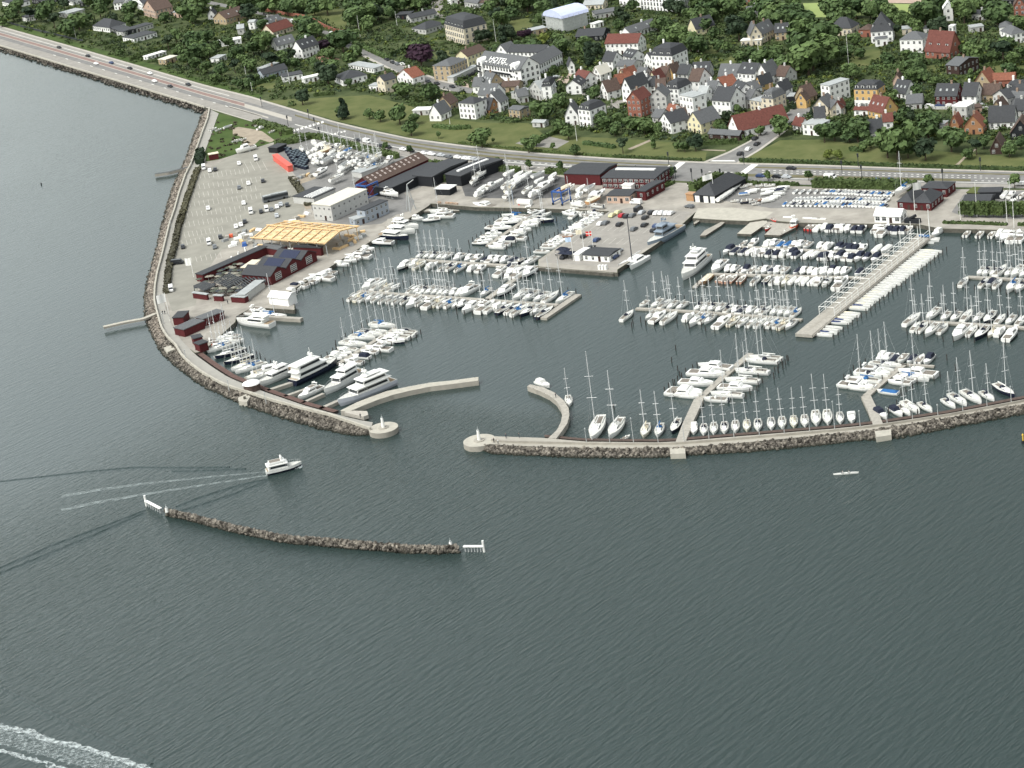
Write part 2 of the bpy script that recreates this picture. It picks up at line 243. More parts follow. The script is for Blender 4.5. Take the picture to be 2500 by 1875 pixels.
# harbour apron and roads, each sheet 4 mm above the one below
APRON = '487 424 492 405 506 372 600 350 675 348 700 338 740 336 800 350 880 365 960 380 1070 404 1197 417 1390 428 1634 445 1823 452 2000 456 2213 460 2500 464 2900 472 2899 574 2500 562.5 2294 557.5 2244 547.5 2000 544.5 1951 543.5 1895 539.5 1870 533.5 1828 539.5 1772 537.5 1691 532.5 1702 514 1659 553 1600 597.5 1507 658 1507 665.5 1420 659.5 1314 650.5 1315 634 1488 515.5 1400 511.5 1312 508.5 1160 505.5 1052 496.5 1046 502.5 988 539.5 922 579.5 861 615.5 800 655.5 690 721.5 718.5 736 718.5 756.5 640 751.5 605 756.5 577 771.5 574 786 497 856.5 476 861 457 846 432 821 408 792 396 760 390 722 394 660 404 610 418 552 432 512 447 470 470 440'
sheet('harbour_apron', '0', APRON, APR, .004)
sheet('car_park', '0', '489 421 600 362 672 350 690 400 716 452 745 505 735 530 660 545 620 590 540 610 485 690 478 745 420 760 404 712 412 640 424 590 436 548 452 500 470 455', LOT, .008)
sheet('boatyard_asphalt', 'K', '60 230 350 100 700 90 1100 190 1900 330 2212 400 2180 700 1800 840 1950 940 1900 1080 1700 1130 1500 1250 1290 1270 1100 1290 900 1250 640 1200 560 1050 430 740 330 590', ASP, .008)
sheet('boatyard_paving', 'M', '900 190 1100 170 1300 190 2000 250 2212 300 2212 560 1800 580 1180 575 860 545 820 430', ASD, .008)
sheet('pier_car_park', 'N', '1010 770 1300 700 2150 760 1960 940 1150 1510 110 1440', ASL, .008)
sheet('dinghy_park_asphalt', '0', '1790 458 2000 462 2180 466 2160 508 2100 509 1880 508 1755 488', ASP, .008)
sheet('slipway', 'O', '240 600 700 590 1150 640 1260 650 1150 735 925 768 620 758 175 728', LGF if 0 else CNB, .008)
sheet('tarred_yard', 'P', '1560 330 1990 300 2212 290 2212 600 1560 570 1430 520', ASP, .008)
def ribbon(name, x0, x1, f0, f1, m, lift, step=24):
    n = max(2, int((x1-x0)/step)); mb = MB(); V = []
    for i in range(n+1):
        x = x0+(x1-x0)*i/n
        for f in (f0, f1): V.append(G('0', x, RD(x, f), LAND+lift))
    mb.add(V, [(2*i, 2*i+1, 2*i+3, 2*i+2) for i in range(n)]); return struct(name, mb, m)
ribbon('coast_road', -400, 2900, 0, 1, ASP, .012)
ribbon('inland_pavement', -400, 2900, 0.0, .07, PAV, .016)
ribbon('seaside_pavement', -400, 1640, .955, 1.0, PAV, .016)
ribbon('parking_lane', -400, 640, .66, .94, ASL, .016)
ribbon('central_reservation', -400, 597, .35, .47, RBK, .016); ribbon('kerb_line', -400, 597, .325, .35, PAV, .016); ribbon('kerb_line', -400, 597, .47, .495, PAV, .016)
ribbon('central_reservation', 597, 712, .36, .52, PAV, .016); ribbon('traffic_island', 560, 655, .62, .68, PAV, .016)
ribbon('inland_carriageway', -400, 640, .08, .27, ASL, .016)
ribbon('grass_reservation', 720, 1640, .20, .27, DRY, .016); ribbon('grass_reservation', 930, 1635, .36, .46, DRY, .016)
ribbon('grass_reservation', 1840, 2500, .17, .24, DRY, .016); ribbon('grass_reservation', 1822, 2370, .53, .66, DRY, .016)
ribbon('edge_line', 720, 1600, .60, .625, WPT, .016); ribbon('edge_line', 1860, 2500, .70, .72, WPT, .016); ribbon('edge_line', -400, 560, .19, .205, WPT, .020)
ribbon('cycle_track', 850, 1640, .72, .92, ASL, .016); ribbon('cycle_track', 1880, 2900, .78, .97, ASL, .016)
mb = MB()
for f, xs in ((.53, range(1150, 1600, 15)), (.76, range(1200, 1620, 16)), (.33, range(1860, 2400, 14)), (.44, range(1860, 2480, 14)), (.6, range(2380, 2900, 16)), (.47, range(1730, 1820, 13)), (.70, range(1720, 1800, 13)), (.66, range(130, 560, 30))):
    for x in xs:
        V = [G('0', a, RD(a, b), LAND+.022) for a, b in ((x, f), (x+6, f), (x+6, f+.022), (x, f+.022))]; mb.add(V, [(3, 2, 1, 0)])
for s in ('1658 395.5 1674 396 1632 430 1615 429', '1834 401 1852 401.5 1798 441 1780 440.5', '1740 391 1792 391 1796 394 1733 394', '1677 453 1722 454 1728 449.5 1690 448', '1612 418 1634 403 1637 403.5 1616 418.5'):
    P = gp('0', s, LAND+.022); mb.add(P, [(0, 1, 2, 3)])
for k in range(9):
    a, b = np.array([703, 321]), np.array([793, 294]); p = a+(b-a)*k/9; q = a+(b-a)*(k+.62)/9; V = [G('0', *v, LAND+.022) for v in (p, q, q+[1.5, 4.5], p+[1.5, 4.5])]; mb.add(V, [(3, 2, 1, 0)])
for k in range(9):
    a, b = np.array([778, 334]), np.array([846, 318]); p = a+(b-a)*k/9; q = a+(b-a)*(k+.6)/9; V = [G('0', *v, LAND+.022) for v in (p, q, q+[1, 3], p+[1, 3])]; mb.add(V, [(3, 2, 1, 0)])
struct('painted_crossings', mb, WPT)
# side streets
sheet('side_street', '0', '1726 396 1782 372 1834 345 1884 305 1923 277 1940 262 1990 262 2000 268 1941 297 1907 324 1852 364 1798 397', ASP, .016)
sheet('side_street_pavement', '0', '1716 395.5 1776 371 1829 344 1879 304 1918 277 1923 277 1884 305 1834 345 1782 372.5 1726 395.8', PAV, .020)
sheet('side_street_pavement', '0', '1798 396.5 1852 364 1907 324 1941 297 1946 298 1912 326 1857 366 1804 397', PAV, .020)
sheet('upper_street', '0', '1923 262 1930 235 1945 235 1942 262', ASP, .020)
sheet('terrace_lane', '0', '2256 263 2420 263 2420 268 2256 267', ASL, .020); sheet('church_lane', '0', '1436 265 1500 250 1540 256 1540 262 1500 265 1440 272', ASL, .020)
STREET = '500 0 560 12 650 32 720 48 775 70 815 80 858 85 856 100 872 112 950 148 985 163 1030 182 1080 200 1120 208 1160 215 1150 228 1100 222 1040 210 1000 193 960 172 900 145 845 115 815 108 800 85 770 78 720 56 640 37 560 20 500 8'
sheet('village_street', '0', STREET, ASP, .016)
sheet('village_street_pavement', '0', '872 112 950 148 985 163 1030 182 1080 200 1120 208 1121 205 1082 196 1033 178 988 159 954 144 876 108', PAV, .020)
sheet('village_street_pavement', '0', '860 118 905 142 962 170 1002 191 1042 208 1100 220 1100 223 1040 211 1000 194 960 173 900 146 857 121', PAV, .020)
sheet('hotel_forecourt', 'C', '560 890 760 830 760 860 700 960 560 930', mat('pinkish_paving', (.42, .34, .28), .9, .2, .1, .4), .020)
sheet('hotel_drive', 'C', '1500 880 1720 790 1760 800 1700 900 1560 930 1490 920', MAT['pinkish_paving'], .020)
sheet('upper_lane', 'C', '230 0 370 0 360 80 300 140 440 180 430 210 250 170 240 100', ASL, .020)
LAWNS = [('coastal_lawn', '640 247 760 240 900 232 1000 258 1060 284 1180 300 1290 300 1330 330 1500 338 1640 347 1725 372 1722 392 1500 384 1339 373 1226 363 1113 350 1000 335 900 312 816 293 700 259', LWN),
 ('coastal_lawn', '1808 393 1860 366 1905 342 2000 341 2200 362 2500 385 2900 400 2900 427 2500 416 2226 408 2000 400', LWN),
 ('verge_grass', '-400 -60 -60 35 0 52 226 115 500 194 613 224 640 232 640 243 500 205 226 125 0 61 -60 44 -400 -48', GRS),
 ('round_lawn', '742 38 780 26 848 22 846 60 835 72 818 70 790 50', LWN), ('villa_lawn', '1245 50 1290 44 1302 62 1290 70 1262 86 1240 88', LWN), ('hill_lawn', '1712 135 1735 112 1772 98 1768 110 1745 135 1715 140', LWN),
 ('hill_lawn', '1745 158 1790 135 1830 125 1800 145 1780 162', LWN), ('hill_lawn', '2072 160 2080 130 2130 120 2160 125 2150 150 2110 168', DRY if 0 else LWN), ('brick_house_lawn', '2250 163 2285 158 2310 170 2255 178', LWN),
 ('right_garden_lawn', '2390 165 2440 155 2500 160 2500 175 2440 182', LWN), ('front_garden_lawn', '622 205 672 202 672 214 625 222', LWN), ('front_garden_lawn', '1060 132 1095 122 1100 138 1068 150', LWN),
 ('garden_lawn', '1556 340 1590 344 1590 355 1540 352', LWN), ('white_house_lawn', '1562 118 1585 105 1600 118 1598 136 1560 138', LWN), ('boathouse_grass', 'J', GRS)]
for n_, s, m in LAWNS:
    if s == 'J': sheet(n_, 'J', '740 150 1250 280 1750 420 1740 450 1540 520 1280 600 1000 690 750 770 560 800 590 600 640 430 700 250', LWN if 0 else GRS, .008)
    else: sheet(n_, '0', s, m, .010 if n_ == 'garden_lawn' else .006)
sheet('sports_pitch', '0', '1960 8 2020 6 2100 8 2245 10 2240 30 2200 45 2100 38 2020 42 1970 42', FLD, .012); sheet('sports_pitch', '0', '1740 14 1850 6 1900 16 1860 40 1740 44', FLD, .012)
sheet('running_track', '0', '2040 0 2250 -6 2248 8 2040 6', mat('clay_track', (.42, .32, .26), .9, .2, .08, .3), .016)
sheet('sandy_yard', 'J', '930 350 1010 330 1200 360 1330 390 1500 515 1430 540 1300 500 1200 590 1050 560 1100 480 930 430', SAND, .012)
sheet('dry_field', '0', '1258 350 1300 333 1330 330 1390 345 1360 362 1300 358', mat('grey_gravel', (.25, .24, .22), .95, .1, .15, .3), .012)
sheet('earth_path', 'G', '140 900 380 800 395 815 180 910', SAND, .012); sheet('earth_path', 'G', '940 905 1200 912 1200 925 940 915', SAND, .012)
sheet('earth_path', 'H', '1440 1100 1560 990 1680 900 1700 905 1580 1000 1480 1100', SAND, .012)
sheet('pond_terrace', 'B', '1150 660 1200 600 1300 600 1460 640 1300 660 1180 700', mat('salmon_paving', (.36, .20, .16), .9, .2, .12, .4), .012)
for s in ('1880 825 2060 770 2200 830 2212 860 1900 860', '1850 1000 2212 990 2212 1050 2080 1080 1900 1080'):
    sheet('village_paving', 'C', s, ASL, .012)
for s in ('-40 1070 160 1080 160 1160 -40 1150', '1860 1180 2140 1170 2100 1260 1860 1250', '380 1120 720 1130 720 1300 400 1300', '1000 1040 1440 1030 1440 1200 1340 1200 1000 1080'):
    sheet('village_paving', 'D', s, ASL, .012)
# car park bay lines
mb = MB()
def bays(t, a, b, n, dx, dy, wd=.07):
    A, B = G(t, *a, LAND+.02), G(t, *b, LAND+.02)
    for k in range(n):
        p = A+(B-A)*k/max(1, n-1); X, Y = PJ(p); q = G('0', X+dx, Y+dy, LAND+.02); d = (q-p); d /= np.linalg.norm(d); nn = np.array([-d[1], d[0], 0])*wd
        mb.add([p-nn, p+nn, q+nn, q-nn], [(0, 1, 2, 3)])
for y0, xa, xb, n in ((960, 480, 1130, 12), (1100, 470, 1300, 14), (1220, 400, 1230, 14), (1340, 340, 1300, 16), (1480, 310, 1080, 13), (1610, 270, 1030, 13)):
    bays('J', (xa, y0), (xb, y0-(xb-xa)*.12), n, 3.5, 13)
for y0, xa, xb, n in ((370, 270, 780, 10), (480, 240, 720, 9), (730, 230, 760, 9)): bays('L', (xa, y0), (xb, y0-(xb-xa)*.16), n, 3.5, 13)
bays('J', (1080, 800), (1330, 790), 4, 12, 22); bays('N', (780, 1000), (1650, 1060), 12, 18, -14); bays('N', (1050, 830), (1900, 850), 10, 16, -11); bays('N', (550, 1180), (1330, 1200), 9, 17, -14); bays('N', (430, 1330), (760, 1340), 4, 16, -12)
mm = [f.index for f in []]
me = mb.mesh('parking_bay_lines', mat('worn_bay_paint', (.50, .49, .44), .9, .2, .25, .8))
tag(ob('parking_bay_lines', me), None, None, None, 'structure')
# ================================================================ MOLES, PIERS
def strip(name, t, a, b, z, zb, mats, label, cat, n=40, lower=None):
    A = rs(gp(t, a, z), n) if isinstance(a, str) else rs(a, n); B = rs(gp(t, b, z), n) if isinstance(b, str) else rs(b, n)
    mb = MB(); V = [*A, *B]; nA = len(A)
    mb.add(V, [(i, nA+i, nA+i+1, i+1) for i in range(nA-1)], 0)
    ring = list(A)+list(B[::-1]); m = len(ring); V = [(p[0], p[1], zb) for p in ring]+[(p[0], p[1], z) for p in ring]
    mb.add(V, [(i, m+i, m+(i+1) % m, (i+1) % m) for i in range(m)], 1)
    me = mb.mesh(name, mats); bpy_bm(me); return tag(ob(name, me), label, cat)
import bmesh
def bpy_bm(me):
    bm = bmesh.new(); bm.from_mesh(me); bmesh.ops.remove_doubles(bm, verts=bm.verts, dist=.001); bmesh.ops.recalc_face_normals(bm, faces=bm.faces)
    top = max(bm.faces, key=lambda f: (round(abs(f.normal.z), 2), f.calc_center_median().z))
    if top.normal.z < 0:
        for f in bm.faces: f.normal_flip()
    bm.to_mesh(me); bm.free()
PARA = '512 266 507 292 494 326 480 366 467 402 454 427 438 472 427 512 414 550 405 587 396 625 384 670 379 700 377 736 383 761 394 801 409 825 430 845 441 866 467 892 494 911.6 521 928 553 944 604 960 665.5 980 740 1000 800 1014 864 1036 905 1050'
INN = '534 277 527 295 516 328 501 367.5 485 407 476 424 463 463 451 503 438 548 423.5 581 413 627 404 672 401 705 400 736 407 760 418 790 445 834 457.5 845 477 866 517 895 557 921 604 940.5 647 957 740 989 808 1008 870 1024 910 1031'
strip('harbour_mole', '0', PARA, INN, 1.78, -2, [ASL if 0 else mat('promenade_asphalt', (.33, .32, .29), .9, .2, .06, .3), SRF], 'curved mole with a smooth grey promenade on the left side of the harbour', 'breakwater', 90)
Pp = rs(gp('0', PARA, 1.78), 90)
def along_wall(name, P, wdt, hgt, m, label, cat, z0=None):
    mb = MB(); n = len(P); L = []; Rr = []
    for i in range(n):
        d = P[min(n-1, i+1)]-P[max(0, i-1)]; d = d/np.linalg.norm(d); nn = np.array([-d[1], d[0], 0])*wdt/2; L.append(P[i]+nn); Rr.append(P[i]-nn)
    z0 = P[0][2] if z0 is None else z0
    V = []
    for l, r in zip(L, Rr): V += [(l[0], l[1], z0), (l[0], l[1], z0+hgt), (r[0], r[1], z0+hgt), (r[0], r[1], z0)]
    F = []
    for i in range(n-1):
        for k in range(3): F.append((4*i+k, 4*i+k+1, 4*i+k+5, 4*i+k+4))
    F += [(0, 3, 2, 1), (4*n-4, 4*n-3, 4*n-2, 4*n-1)]
    mb.add(V, F); me = mb.mesh(name, m); bpy_bm2(me); return tag(ob(name, me), label, cat)
def bpy_bm2(me):
    bm = bmesh.new(); bm.from_mesh(me); bmesh.ops.recalc_face_normals(bm, faces=bm.faces); bm.to_mesh(me); bm.free()
along_wall('sea_wall', Pp, .7, 1.0, CNB, 'low pale concrete parapet along the seaward edge of the left mole', 'wall')
along_wall('sea_wall', rs(gp('0', ' '.join(f'{x} {RD(x, 1.0)+1}' for x in range(-100, 500, 40))+' 500 263.5', LAND), 40), .8, .9, CNB, 'long pale parapet between the coast road and the rocks at top left', 'wall')
def disc(c, r, n=40, a0=0): return [(c[0]+r*math.cos(a0+2*math.pi*k/n), c[1]+r*math.sin(a0+2*math.pi*k/n)) for k in range(n)]
def pierhead(x, y, r, label, cat='pier head'):
    c = G('0', x, y, 1.78); t = ob('mole_head', None, None, (c[0], c[1], 0)); tag(t, label, cat)
    mb = MB(); mb.prism(disc((0, 0), r), -2, 1.79, 0, 1); ob('deck', mb.mesh('deck', [CNB, CNC]), t)
    mb = MB(); mb.prism(disc((0, 0), r*.34), 1.79, 2.0, 0); ob('round_step', mb.mesh('round_step', CNC), t); return c
def beacon(c, label, z=2.0, h=3.2):
    t = ob('harbour_light', None, None, (c[0], c[1], z)); tag(t, label, 'harbour light', 'harbour lights')
    mb = MB(); mb.bar((0, 0, 0), (0, 0, h), .5, 0, .38, 8); ob('column', mb.mesh('column', GEL), t); mb = MB(); mb.bar((0, 0, h), (0, 0, h+.5), .28, 0, .2, 8); mb.bar((0, 0, h+.5), (0, 0, h+1.3), .05, 0, .05, 4); ob('lamp', mb.mesh('lamp', STL), t)
c1 = pierhead(936, 1044, 4.9, 'round concrete head at the end of the left mole'); beacon(c1, 'short white harbour light on the round head of the left mole')
c2 = pierhead(1170, 1075, 5.2, 'round concrete head at the west end of the outer mole'); beacon(c2, 'short white harbour light on the round head of the outer mole')
UPE = '1190 1066 1206 1065 1326 1069 1428 1078 1500 1079 1600 1080 1650 1078 1758 1069 1894 1058 2029 1047 2100 1040 2158 1033 2316 1010 2500 975 2900 890'
LOE = '1190 1084 1240 1087 1330 1091 1416 1093 1500 1095 1600 1094 1650 1093 1758 1086 1894 1073 2029 1060 2100 1054 2158 1045 2316 1020 2500 986 2900 902'
MID = '1200 1077 1240 1081 1330 1083 1416 1085 1500 1086 1600 1086 1650 1085 1758 1077 1894 1065.5 2029 1054 2100 1047 2158 1039.5 2316 1015.5 2500 981 2900 896'
strip('outer_mole', '0', UPE, LOE, 1.78, -2, [mat('mole_concrete', (.36, .34, .295), .9, .2, .07, .5), SRF], 'long pale concrete mole curving along the seaward side of the harbour', 'breakwater', 110)
along_wall('sea_wall', rs(gp('0', MID, 1.78), 110), .35, .75, CNC, 'thin concrete wall along the middle of the outer mole', 'wall')
TW = '1330 1068 1428 1077 1500 1078 1600 1079 1650 1077 1758 1068 1894 1057 2029 1046 2100 1039 2158 1032 2316 1009 2500 974 2900 889'
P = rs(gp('0', TW, 1.0), 100); n_ = np.array([0, 1, 0]); strip('timber_boardwalk', '0', P+np.array([0, .6, 0]), P+np.array([0, 2.4, 0]), 1.0, .3, [DPL, WPL], 'dark timber boardwalk at the harbour foot of the outer mole', 'boardwalk', 100)
P = rs(gp('0', '477 866 517 895 557 921 604 940.5 647 957 740 989 808 1008', 1.2), 60); strip('timber_boardwalk', '0', P+np.array([.7, .35, 0]), P+np.array([2.6, 1.3, 0]), 1.2, .4, [mat('reddish_timber_walkway', (.125, .082, .072), .95, .1, .2, .8), WPL], 'reddish timber boardwalk at the harbour foot of the left mole', 'boardwalk', 60)
strip('curved_jetty', '0', '831 1002 871 982 907 968 943 955 1000 943 1050 934 1100 929 1168 920', '849 1006 889 989 925 975 962 963 1000 954 1050 944 1100 938 1168 929', 1.78, -.2, [CNB, CNC], 'pale curved jetty reaching right from the tip of the left mole', 'jetty', 50)
strip('curved_jetty', '0', '1294 938 1326 945 1353 958 1376 977 1388 995 1390 1013 1385 1033 1373 1051 1358 1070', '1287 943 1317 954 1340 965 1358 979 1369 997 1373 1012 1369 1031 1360 1049 1338 1070', 1.78, -.2, [PLK, CNC], 'crescent shaped jetty hooking left inside the outer mole', 'jetty', 50)
def pier(t, pts, wd, label, z=.6, m=None, zb=-.25, name='pontoon', cat='pontoon'):
    P = rs(gp(t, pts, z), 24); A = []; B = []
    for i in range(len(P)):
        d = P[min(23, i+1)]-P[max(0, i-1)]; d /= np.linalg.norm(d); nn = np.array([-d[1], d[0], 0])*wd/2; A.append(P[i]+nn); B.append(P[i]-nn)
    return strip(name, t, np.array(A), np.array(B), z, zb, [m or PLK, CNC], label, cat, 24)
pier('0', '1001 632 1150 642 1300 651', 2.2, 'straight pontoon meeting the corner of the pier car park')
pier('0', '874 710 1000 719 1180 731 1362 744', 2.2, 'longest pontoon, in the middle of the left basin')
pier('0', '1183 734 1296 652', 2.6, 'walkway linking the two middle pontoons of the left basin'); pier('0', '1327 776 1412 718', 2.8, 'slanting pontoon closing the right end of the longest pontoon', z=.9)
pier('0', '1190 599 1314 514', 2., 'short finger pontoon below the boatyard quay'); pier('0', '826 887 965 800', 2., 'slanting pontoon beyond the big white yachts')
pier('0', '1553 752 1700 760 1880 773 1958 780', 1.78, 'pontoon running left from the tip of the long framed pier'); pier('0', '1730 668 1900 672 2060 676 2120 678', 2., 'pontoon behind the large white motor yacht'); pier('0', '1779 600 1920 607 2060 615 2170 621', 1.9, 'upper pontoon left of the long framed pier')
pier('0', '1695 700 1732 668', 1.78, 'short walkway beside the large white motor yacht')
pier('0', '2362 675 2500 682 2900 704', 2.1, 'upper pontoon at the right edge'); pier('0', '2251 784 2400 792 2500 799 2900 826', 2.1, 'lower pontoon at the right edge')
pier('0', '1657 1090 1680 1030 1706 974', 3.2, 'access walkway from the outer mole to the left finger pontoon', z=1.2); pier('0', '1706 974 1765 920 1832 862', 2.4, 'left finger pontoon inside the outer mole')
pier('0', '2146 1042 2130 1000 2114 966', 3.0, 'access walkway from the outer mole to the right finger pontoon', z=1.2); pier('0', '2114 966 2160 926 2208 888', 2.4, 'right finger pontoon inside the outer mole'); pier('0', '2158 886 2281 893', 1.2, 'narrow crossbar at the end of the right finger pontoon')
pier('R', '290 1065 480 1000 620 955', 1.78, 'finger jetty beside the long white yacht', z=1.2); pier('R', '520 1145 920 1003', 1.5, 'finger jetty left of the small white motor boat', z=1.2); pier('R', '760 1235 1050 1105', 1.5, 'finger jetty right of the small white motor boat', z=1.2); pier('R', '1000 1312 1250 1200', 1.78, 'finger jetty beside the grey white superyacht', z=1.2)
pier('Q', '1480 395 1780 400 2190 425', 2., 'narrow jetty below the white tent on the quay', z=1.4, name='jetty', cat='jetty'); pier('Q', '1300 420 1420 345', 2.5, 'dark ramp beside the big motor yacht', z=1., m=DPL, name='ramp', cat='ramp')
pier('0', '252 797 305 785 350 777 382 764', 2., 'narrow bathing jetty reaching left into the open sea', z=2.0, m=CNB, zb=1.2, name='bathing_jetty', cat='jetty')
pier('J', '-120 965 60 940 200 905 330 870', 2.2, 'dark timber bathing platform off the promenade rocks', z=1.78, m=mat('grey_timber_deck', (.09, .095, .095), .9, .2, .1, .5), zb=.6, name='bathing_platform', cat='platform')
for p in ((-120, 965, 190, 900), (-120, 920, 190, 880)):
    pass
for (t, a, lab) in (('Q', '330 820 430 790 490 840 380 880', 'pale concrete platform on the rocks beside the left promenade'), ('Q', '1330 1500 1440 1450 1500 1480 1450 1560 1340 1540', 'pale concrete lookout platform on the rocks near the round hut'),
                    ('X', '155 1205 320 1195 325 1270 160 1275', 'pale concrete platform on the outer rocks below the left access walkway'), ('Y', '600 1560 775 1540 780 1600 615 1625', 'pale concrete platform on the outer rocks below the right access walkway')):
    P = gp(t, a, 1.7); mb = MB(); mb.prism([(p[0], p[1]) for p in P], -1, 1.7, 0); tag(ob('concrete_platform', mb.mesh('concrete_platform', [CNB])), lab, 'platform')
# quay edges, floating decks
for (nm, t, a, z, m, lab, cat) in (('floating_deck', 'O', '980 762 1170 768 1190 790 960 950 770 942', 1.0, CNB, 'pale floating deck sloping from the slipway', 'floating deck'), ('floating_deck', 'O', '1170 780 1530 785 1560 860 1420 930 1350 965 1140 958 1240 860 1100 850', .9, PLK, 'brown planked floating deck beside the orange red boat', 'floating deck'),
        ('stone_jetty', 'O', '590 765 630 765 560 830 350 965 270 970 330 900', .8, CNC, 'low rounded stone jetty in front of the slipway', 'jetty'), ('stone_jetty', 'O', '180 800 270 725 300 730 260 775 200 812', .8, CNC, 'small stone stub at the left of the slipway', 'jetty'),
        ('fuel_pontoon', 'S', '1380 200 1890 190 1880 180 1700 165 1450 165', .8, PLK, 'grey pontoon under the boatyard quay', 'pontoon'), ('timber_quay', 'N', '60 1510 1090 1590 1150 1560 1140 1530 1100 1545 80 1480', 1.4, PLK, 'planked quay along the front of the pier car park', 'quay'),
        ('quay_block', 'L', '1420 1365 1760 1385 1775 1400 1750 1430 1700 1425 1420 1400', 1.3, CNB, 'stone quay block under the white tent', 'quay')):
    P = gp(t, a, z); mb = MB(); mb.prism([(p[0], p[1]) for p in P], -1, z, 0, 1); tag(ob(nm, mb.mesh(nm, [m, SRF])), lab, cat)
# ================================================================ ROCK ARMOUR
ICO = None
def rocks(name, top, bot, N, m, label, zt=1.4, zb=-.5, rmin=.38, rmax=.88, crest=None):
    import itertools
    ph = (1+5**.5)/2; iv = np.array([(-1, ph, 0), (1, ph, 0), (-1, -ph, 0), (1, -ph, 0), (0, -1, ph), (0, 1, ph), (0, -1, -ph), (0, 1, -ph), (ph, 0, -1), (ph, 0, 1), (-ph, 0, -1), (-ph, 0, 1)])/1.9
    fi = [(0, 11, 5), (0, 5, 1), (0, 1, 7), (0, 7, 10), (0, 10, 11), (1, 5, 9), (5, 11, 4), (11, 10, 2), (10, 7, 6), (7, 1, 8), (3, 9, 4), (3, 4, 2), (3, 2, 6), (3, 6, 8), (3, 8, 9), (4, 9, 5), (2, 4, 11), (6, 2, 10), (8, 6, 7), (9, 8, 1)]
    A = rs(gp('0', top, max(zt, 0)), 80); B = rs(gp('0', bot, 0), 80); V = []; F = []
    # rubble core under the boulders
    core = []
    for a, b in zip(A, B): core += [(a[0], a[1], zt-.5), (b[0], b[1], zb-.6)]
    F0 = [(2*i, 2*i+1, 2*i+3, 2*i+2) for i in range(79)]; V += core; F += F0; I = [1]*len(F0)
    for k in range(N):
        u = RNG.random()*78.99; i = int(u); f = u-i; s = RNG.random()
        a = A[i]*(1-f)+A[i+1]*f; b = B[i]*(1-f)+B[i+1]*f
        p = a*(1-s)+b*s; z = (zt*(1-s)+zb*s) if crest is None else (zb+(zt-zb)*math.sin(math.pi*min(1, max(0, s*.96+.04))))
        r = rmin+(rmax-rmin)*RNG.random()**1.6; M3 = np.linalg.qr(RNG.normal(size=(3, 3)))[0]
        vv = (iv*(1+RNG.uniform(-.28, .28, (12, 1))))*r*np.array([1.15, .9, .7]); vv = vv@M3.T
        o = len(V); V += [tuple(q) for q in vv+np.array([p[0], p[1], z+RNG.uniform(-.15, .25)])]; F += [(x+o, y+o, w_+o) for x, y, w_ in fi]; I += [0]*20
    mb = MB(); mb.V = V; mb.F = F; mb.I = I; me = mb.mesh(name, [m, RKB]); bpy_bm2(me)
    return tag(ob(name, me), label, 'rock armour', None, 'stuff')
rocks('boulder_revetment', '-60 96 0 112 181 168 328 213 497 265', '-60 108 0 128 45 141 113 163 181 181 271 211 384 245 440 262 488 280', 900, RKD, 'line of dark boulders below the coast road at top left', 1.2, -.3, .4, .9)
rocks('boulder_revetment', '510 268 505 292 492 326 478 366 465 402 452 427 436 472 425 512 412 550 403 587 394 625 382 670 377 700 375 736 381 763 392 803 407 828', '488 284 487 297 472 328 463 358 447 398 427 440 414 476 403 512 393 550 382 600 368 650 356 690 351 729 350 756 354 785 362 806 375 828 384 850', 5600, RKP, 'pale pinkish boulders heaped along the left promenade')
rocks('boulder_revetment', '407 828 428 848 439 869 465 895 492 914 519 930 551 947 602 963 664 984 738 1004 798 1018 862 1040 900 1052', '384 850 400 870 434 899 477 932 506 950 539 963 584 986 629 1002 672 1018 745 1040 817 1057 871 1065 902 1061', 3800, RKD, 'darker boulders heaped along the curved end of the left mole')
rocks('boulder_revetment', '1180 1088 1240 1089 1330 1093 1416 1095 1500 1097 1600 1096 1650 1095 1758 1088 1894 1075 2029 1062 2100 1056 2158 1047 2316 1022 2500 988 2900 904', '1180 1098 1197 1109 1326 1115 1439 1119 1600 1118 1690 1112 1826 1105 1939 1095 2100 1076 2181 1074 2339 1043 2500 1012 2900 930', 5600, RKD, 'dark boulders heaped along the seaward foot of the outer mole')
rocks('detached_breakwater', '404 1247 440 1252 480 1261 560 1281 640 1299 700 1309 792 1314 888 1323 984 1330 1060 1335 1122 1336', '408 1257 440 1266 480 1275 560 1297 640 1314 700 1326 792 1334 888 1343 984 1350 1070 1353 1108 1347', 3300, RKD, 'long narrow detached breakwater of boulders in the open sea', 1.8, -.5, .4, .9, crest=1)
# catwalks with light posts at both ends of the detached breakwater
for (a, b, lab) in (((355, 1222), (392, 1241), 'short white catwalk on piles at the left end of the detached breakwater'), ((1180, 1333), (1131, 1333), 'short white catwalk on piles at the right end of the detached breakwater')):
    A, B = G('0', *a, 1.9), G('0', *b, 1.9); t = ob('catwalk', None, None, (A[0], A[1], 0)); tag(t, lab, 'catwalk'); D = B-A
    mb = MB(); nn = np.array([-D[1], D[0], 0])/np.linalg.norm(D)*.5
    mb.prism([(D*0-nn)[:2], (D-nn)[:2], (D+nn)[:2], (D*0+nn)[:2]], 1.7, 1.95); ob('deck', mb.mesh('deck', GEL), t)
    for k in range(7):
        mb = MB(); p = D*(k/6.5); mb.bar((p[0], p[1], -2), (p[0], p[1], 1.7), .16); ob('pile', mb.mesh('pile', STL), t)
    mb = MB(); mb.bar((0, 0, -2), (0, 0, 3.6), .3, 0, .3, 8); ob('light_post', mb.mesh('light_post', GEL), t)
beacon(G('0', 408, 1250, 1.78), 'small white marker on the left tip of the detached breakwater', 1.78, 1.4); beacon(G('0', 1101, 1334, 1.78), 'small white marker on the right tip of the detached breakwater', 1.78, 1.4)
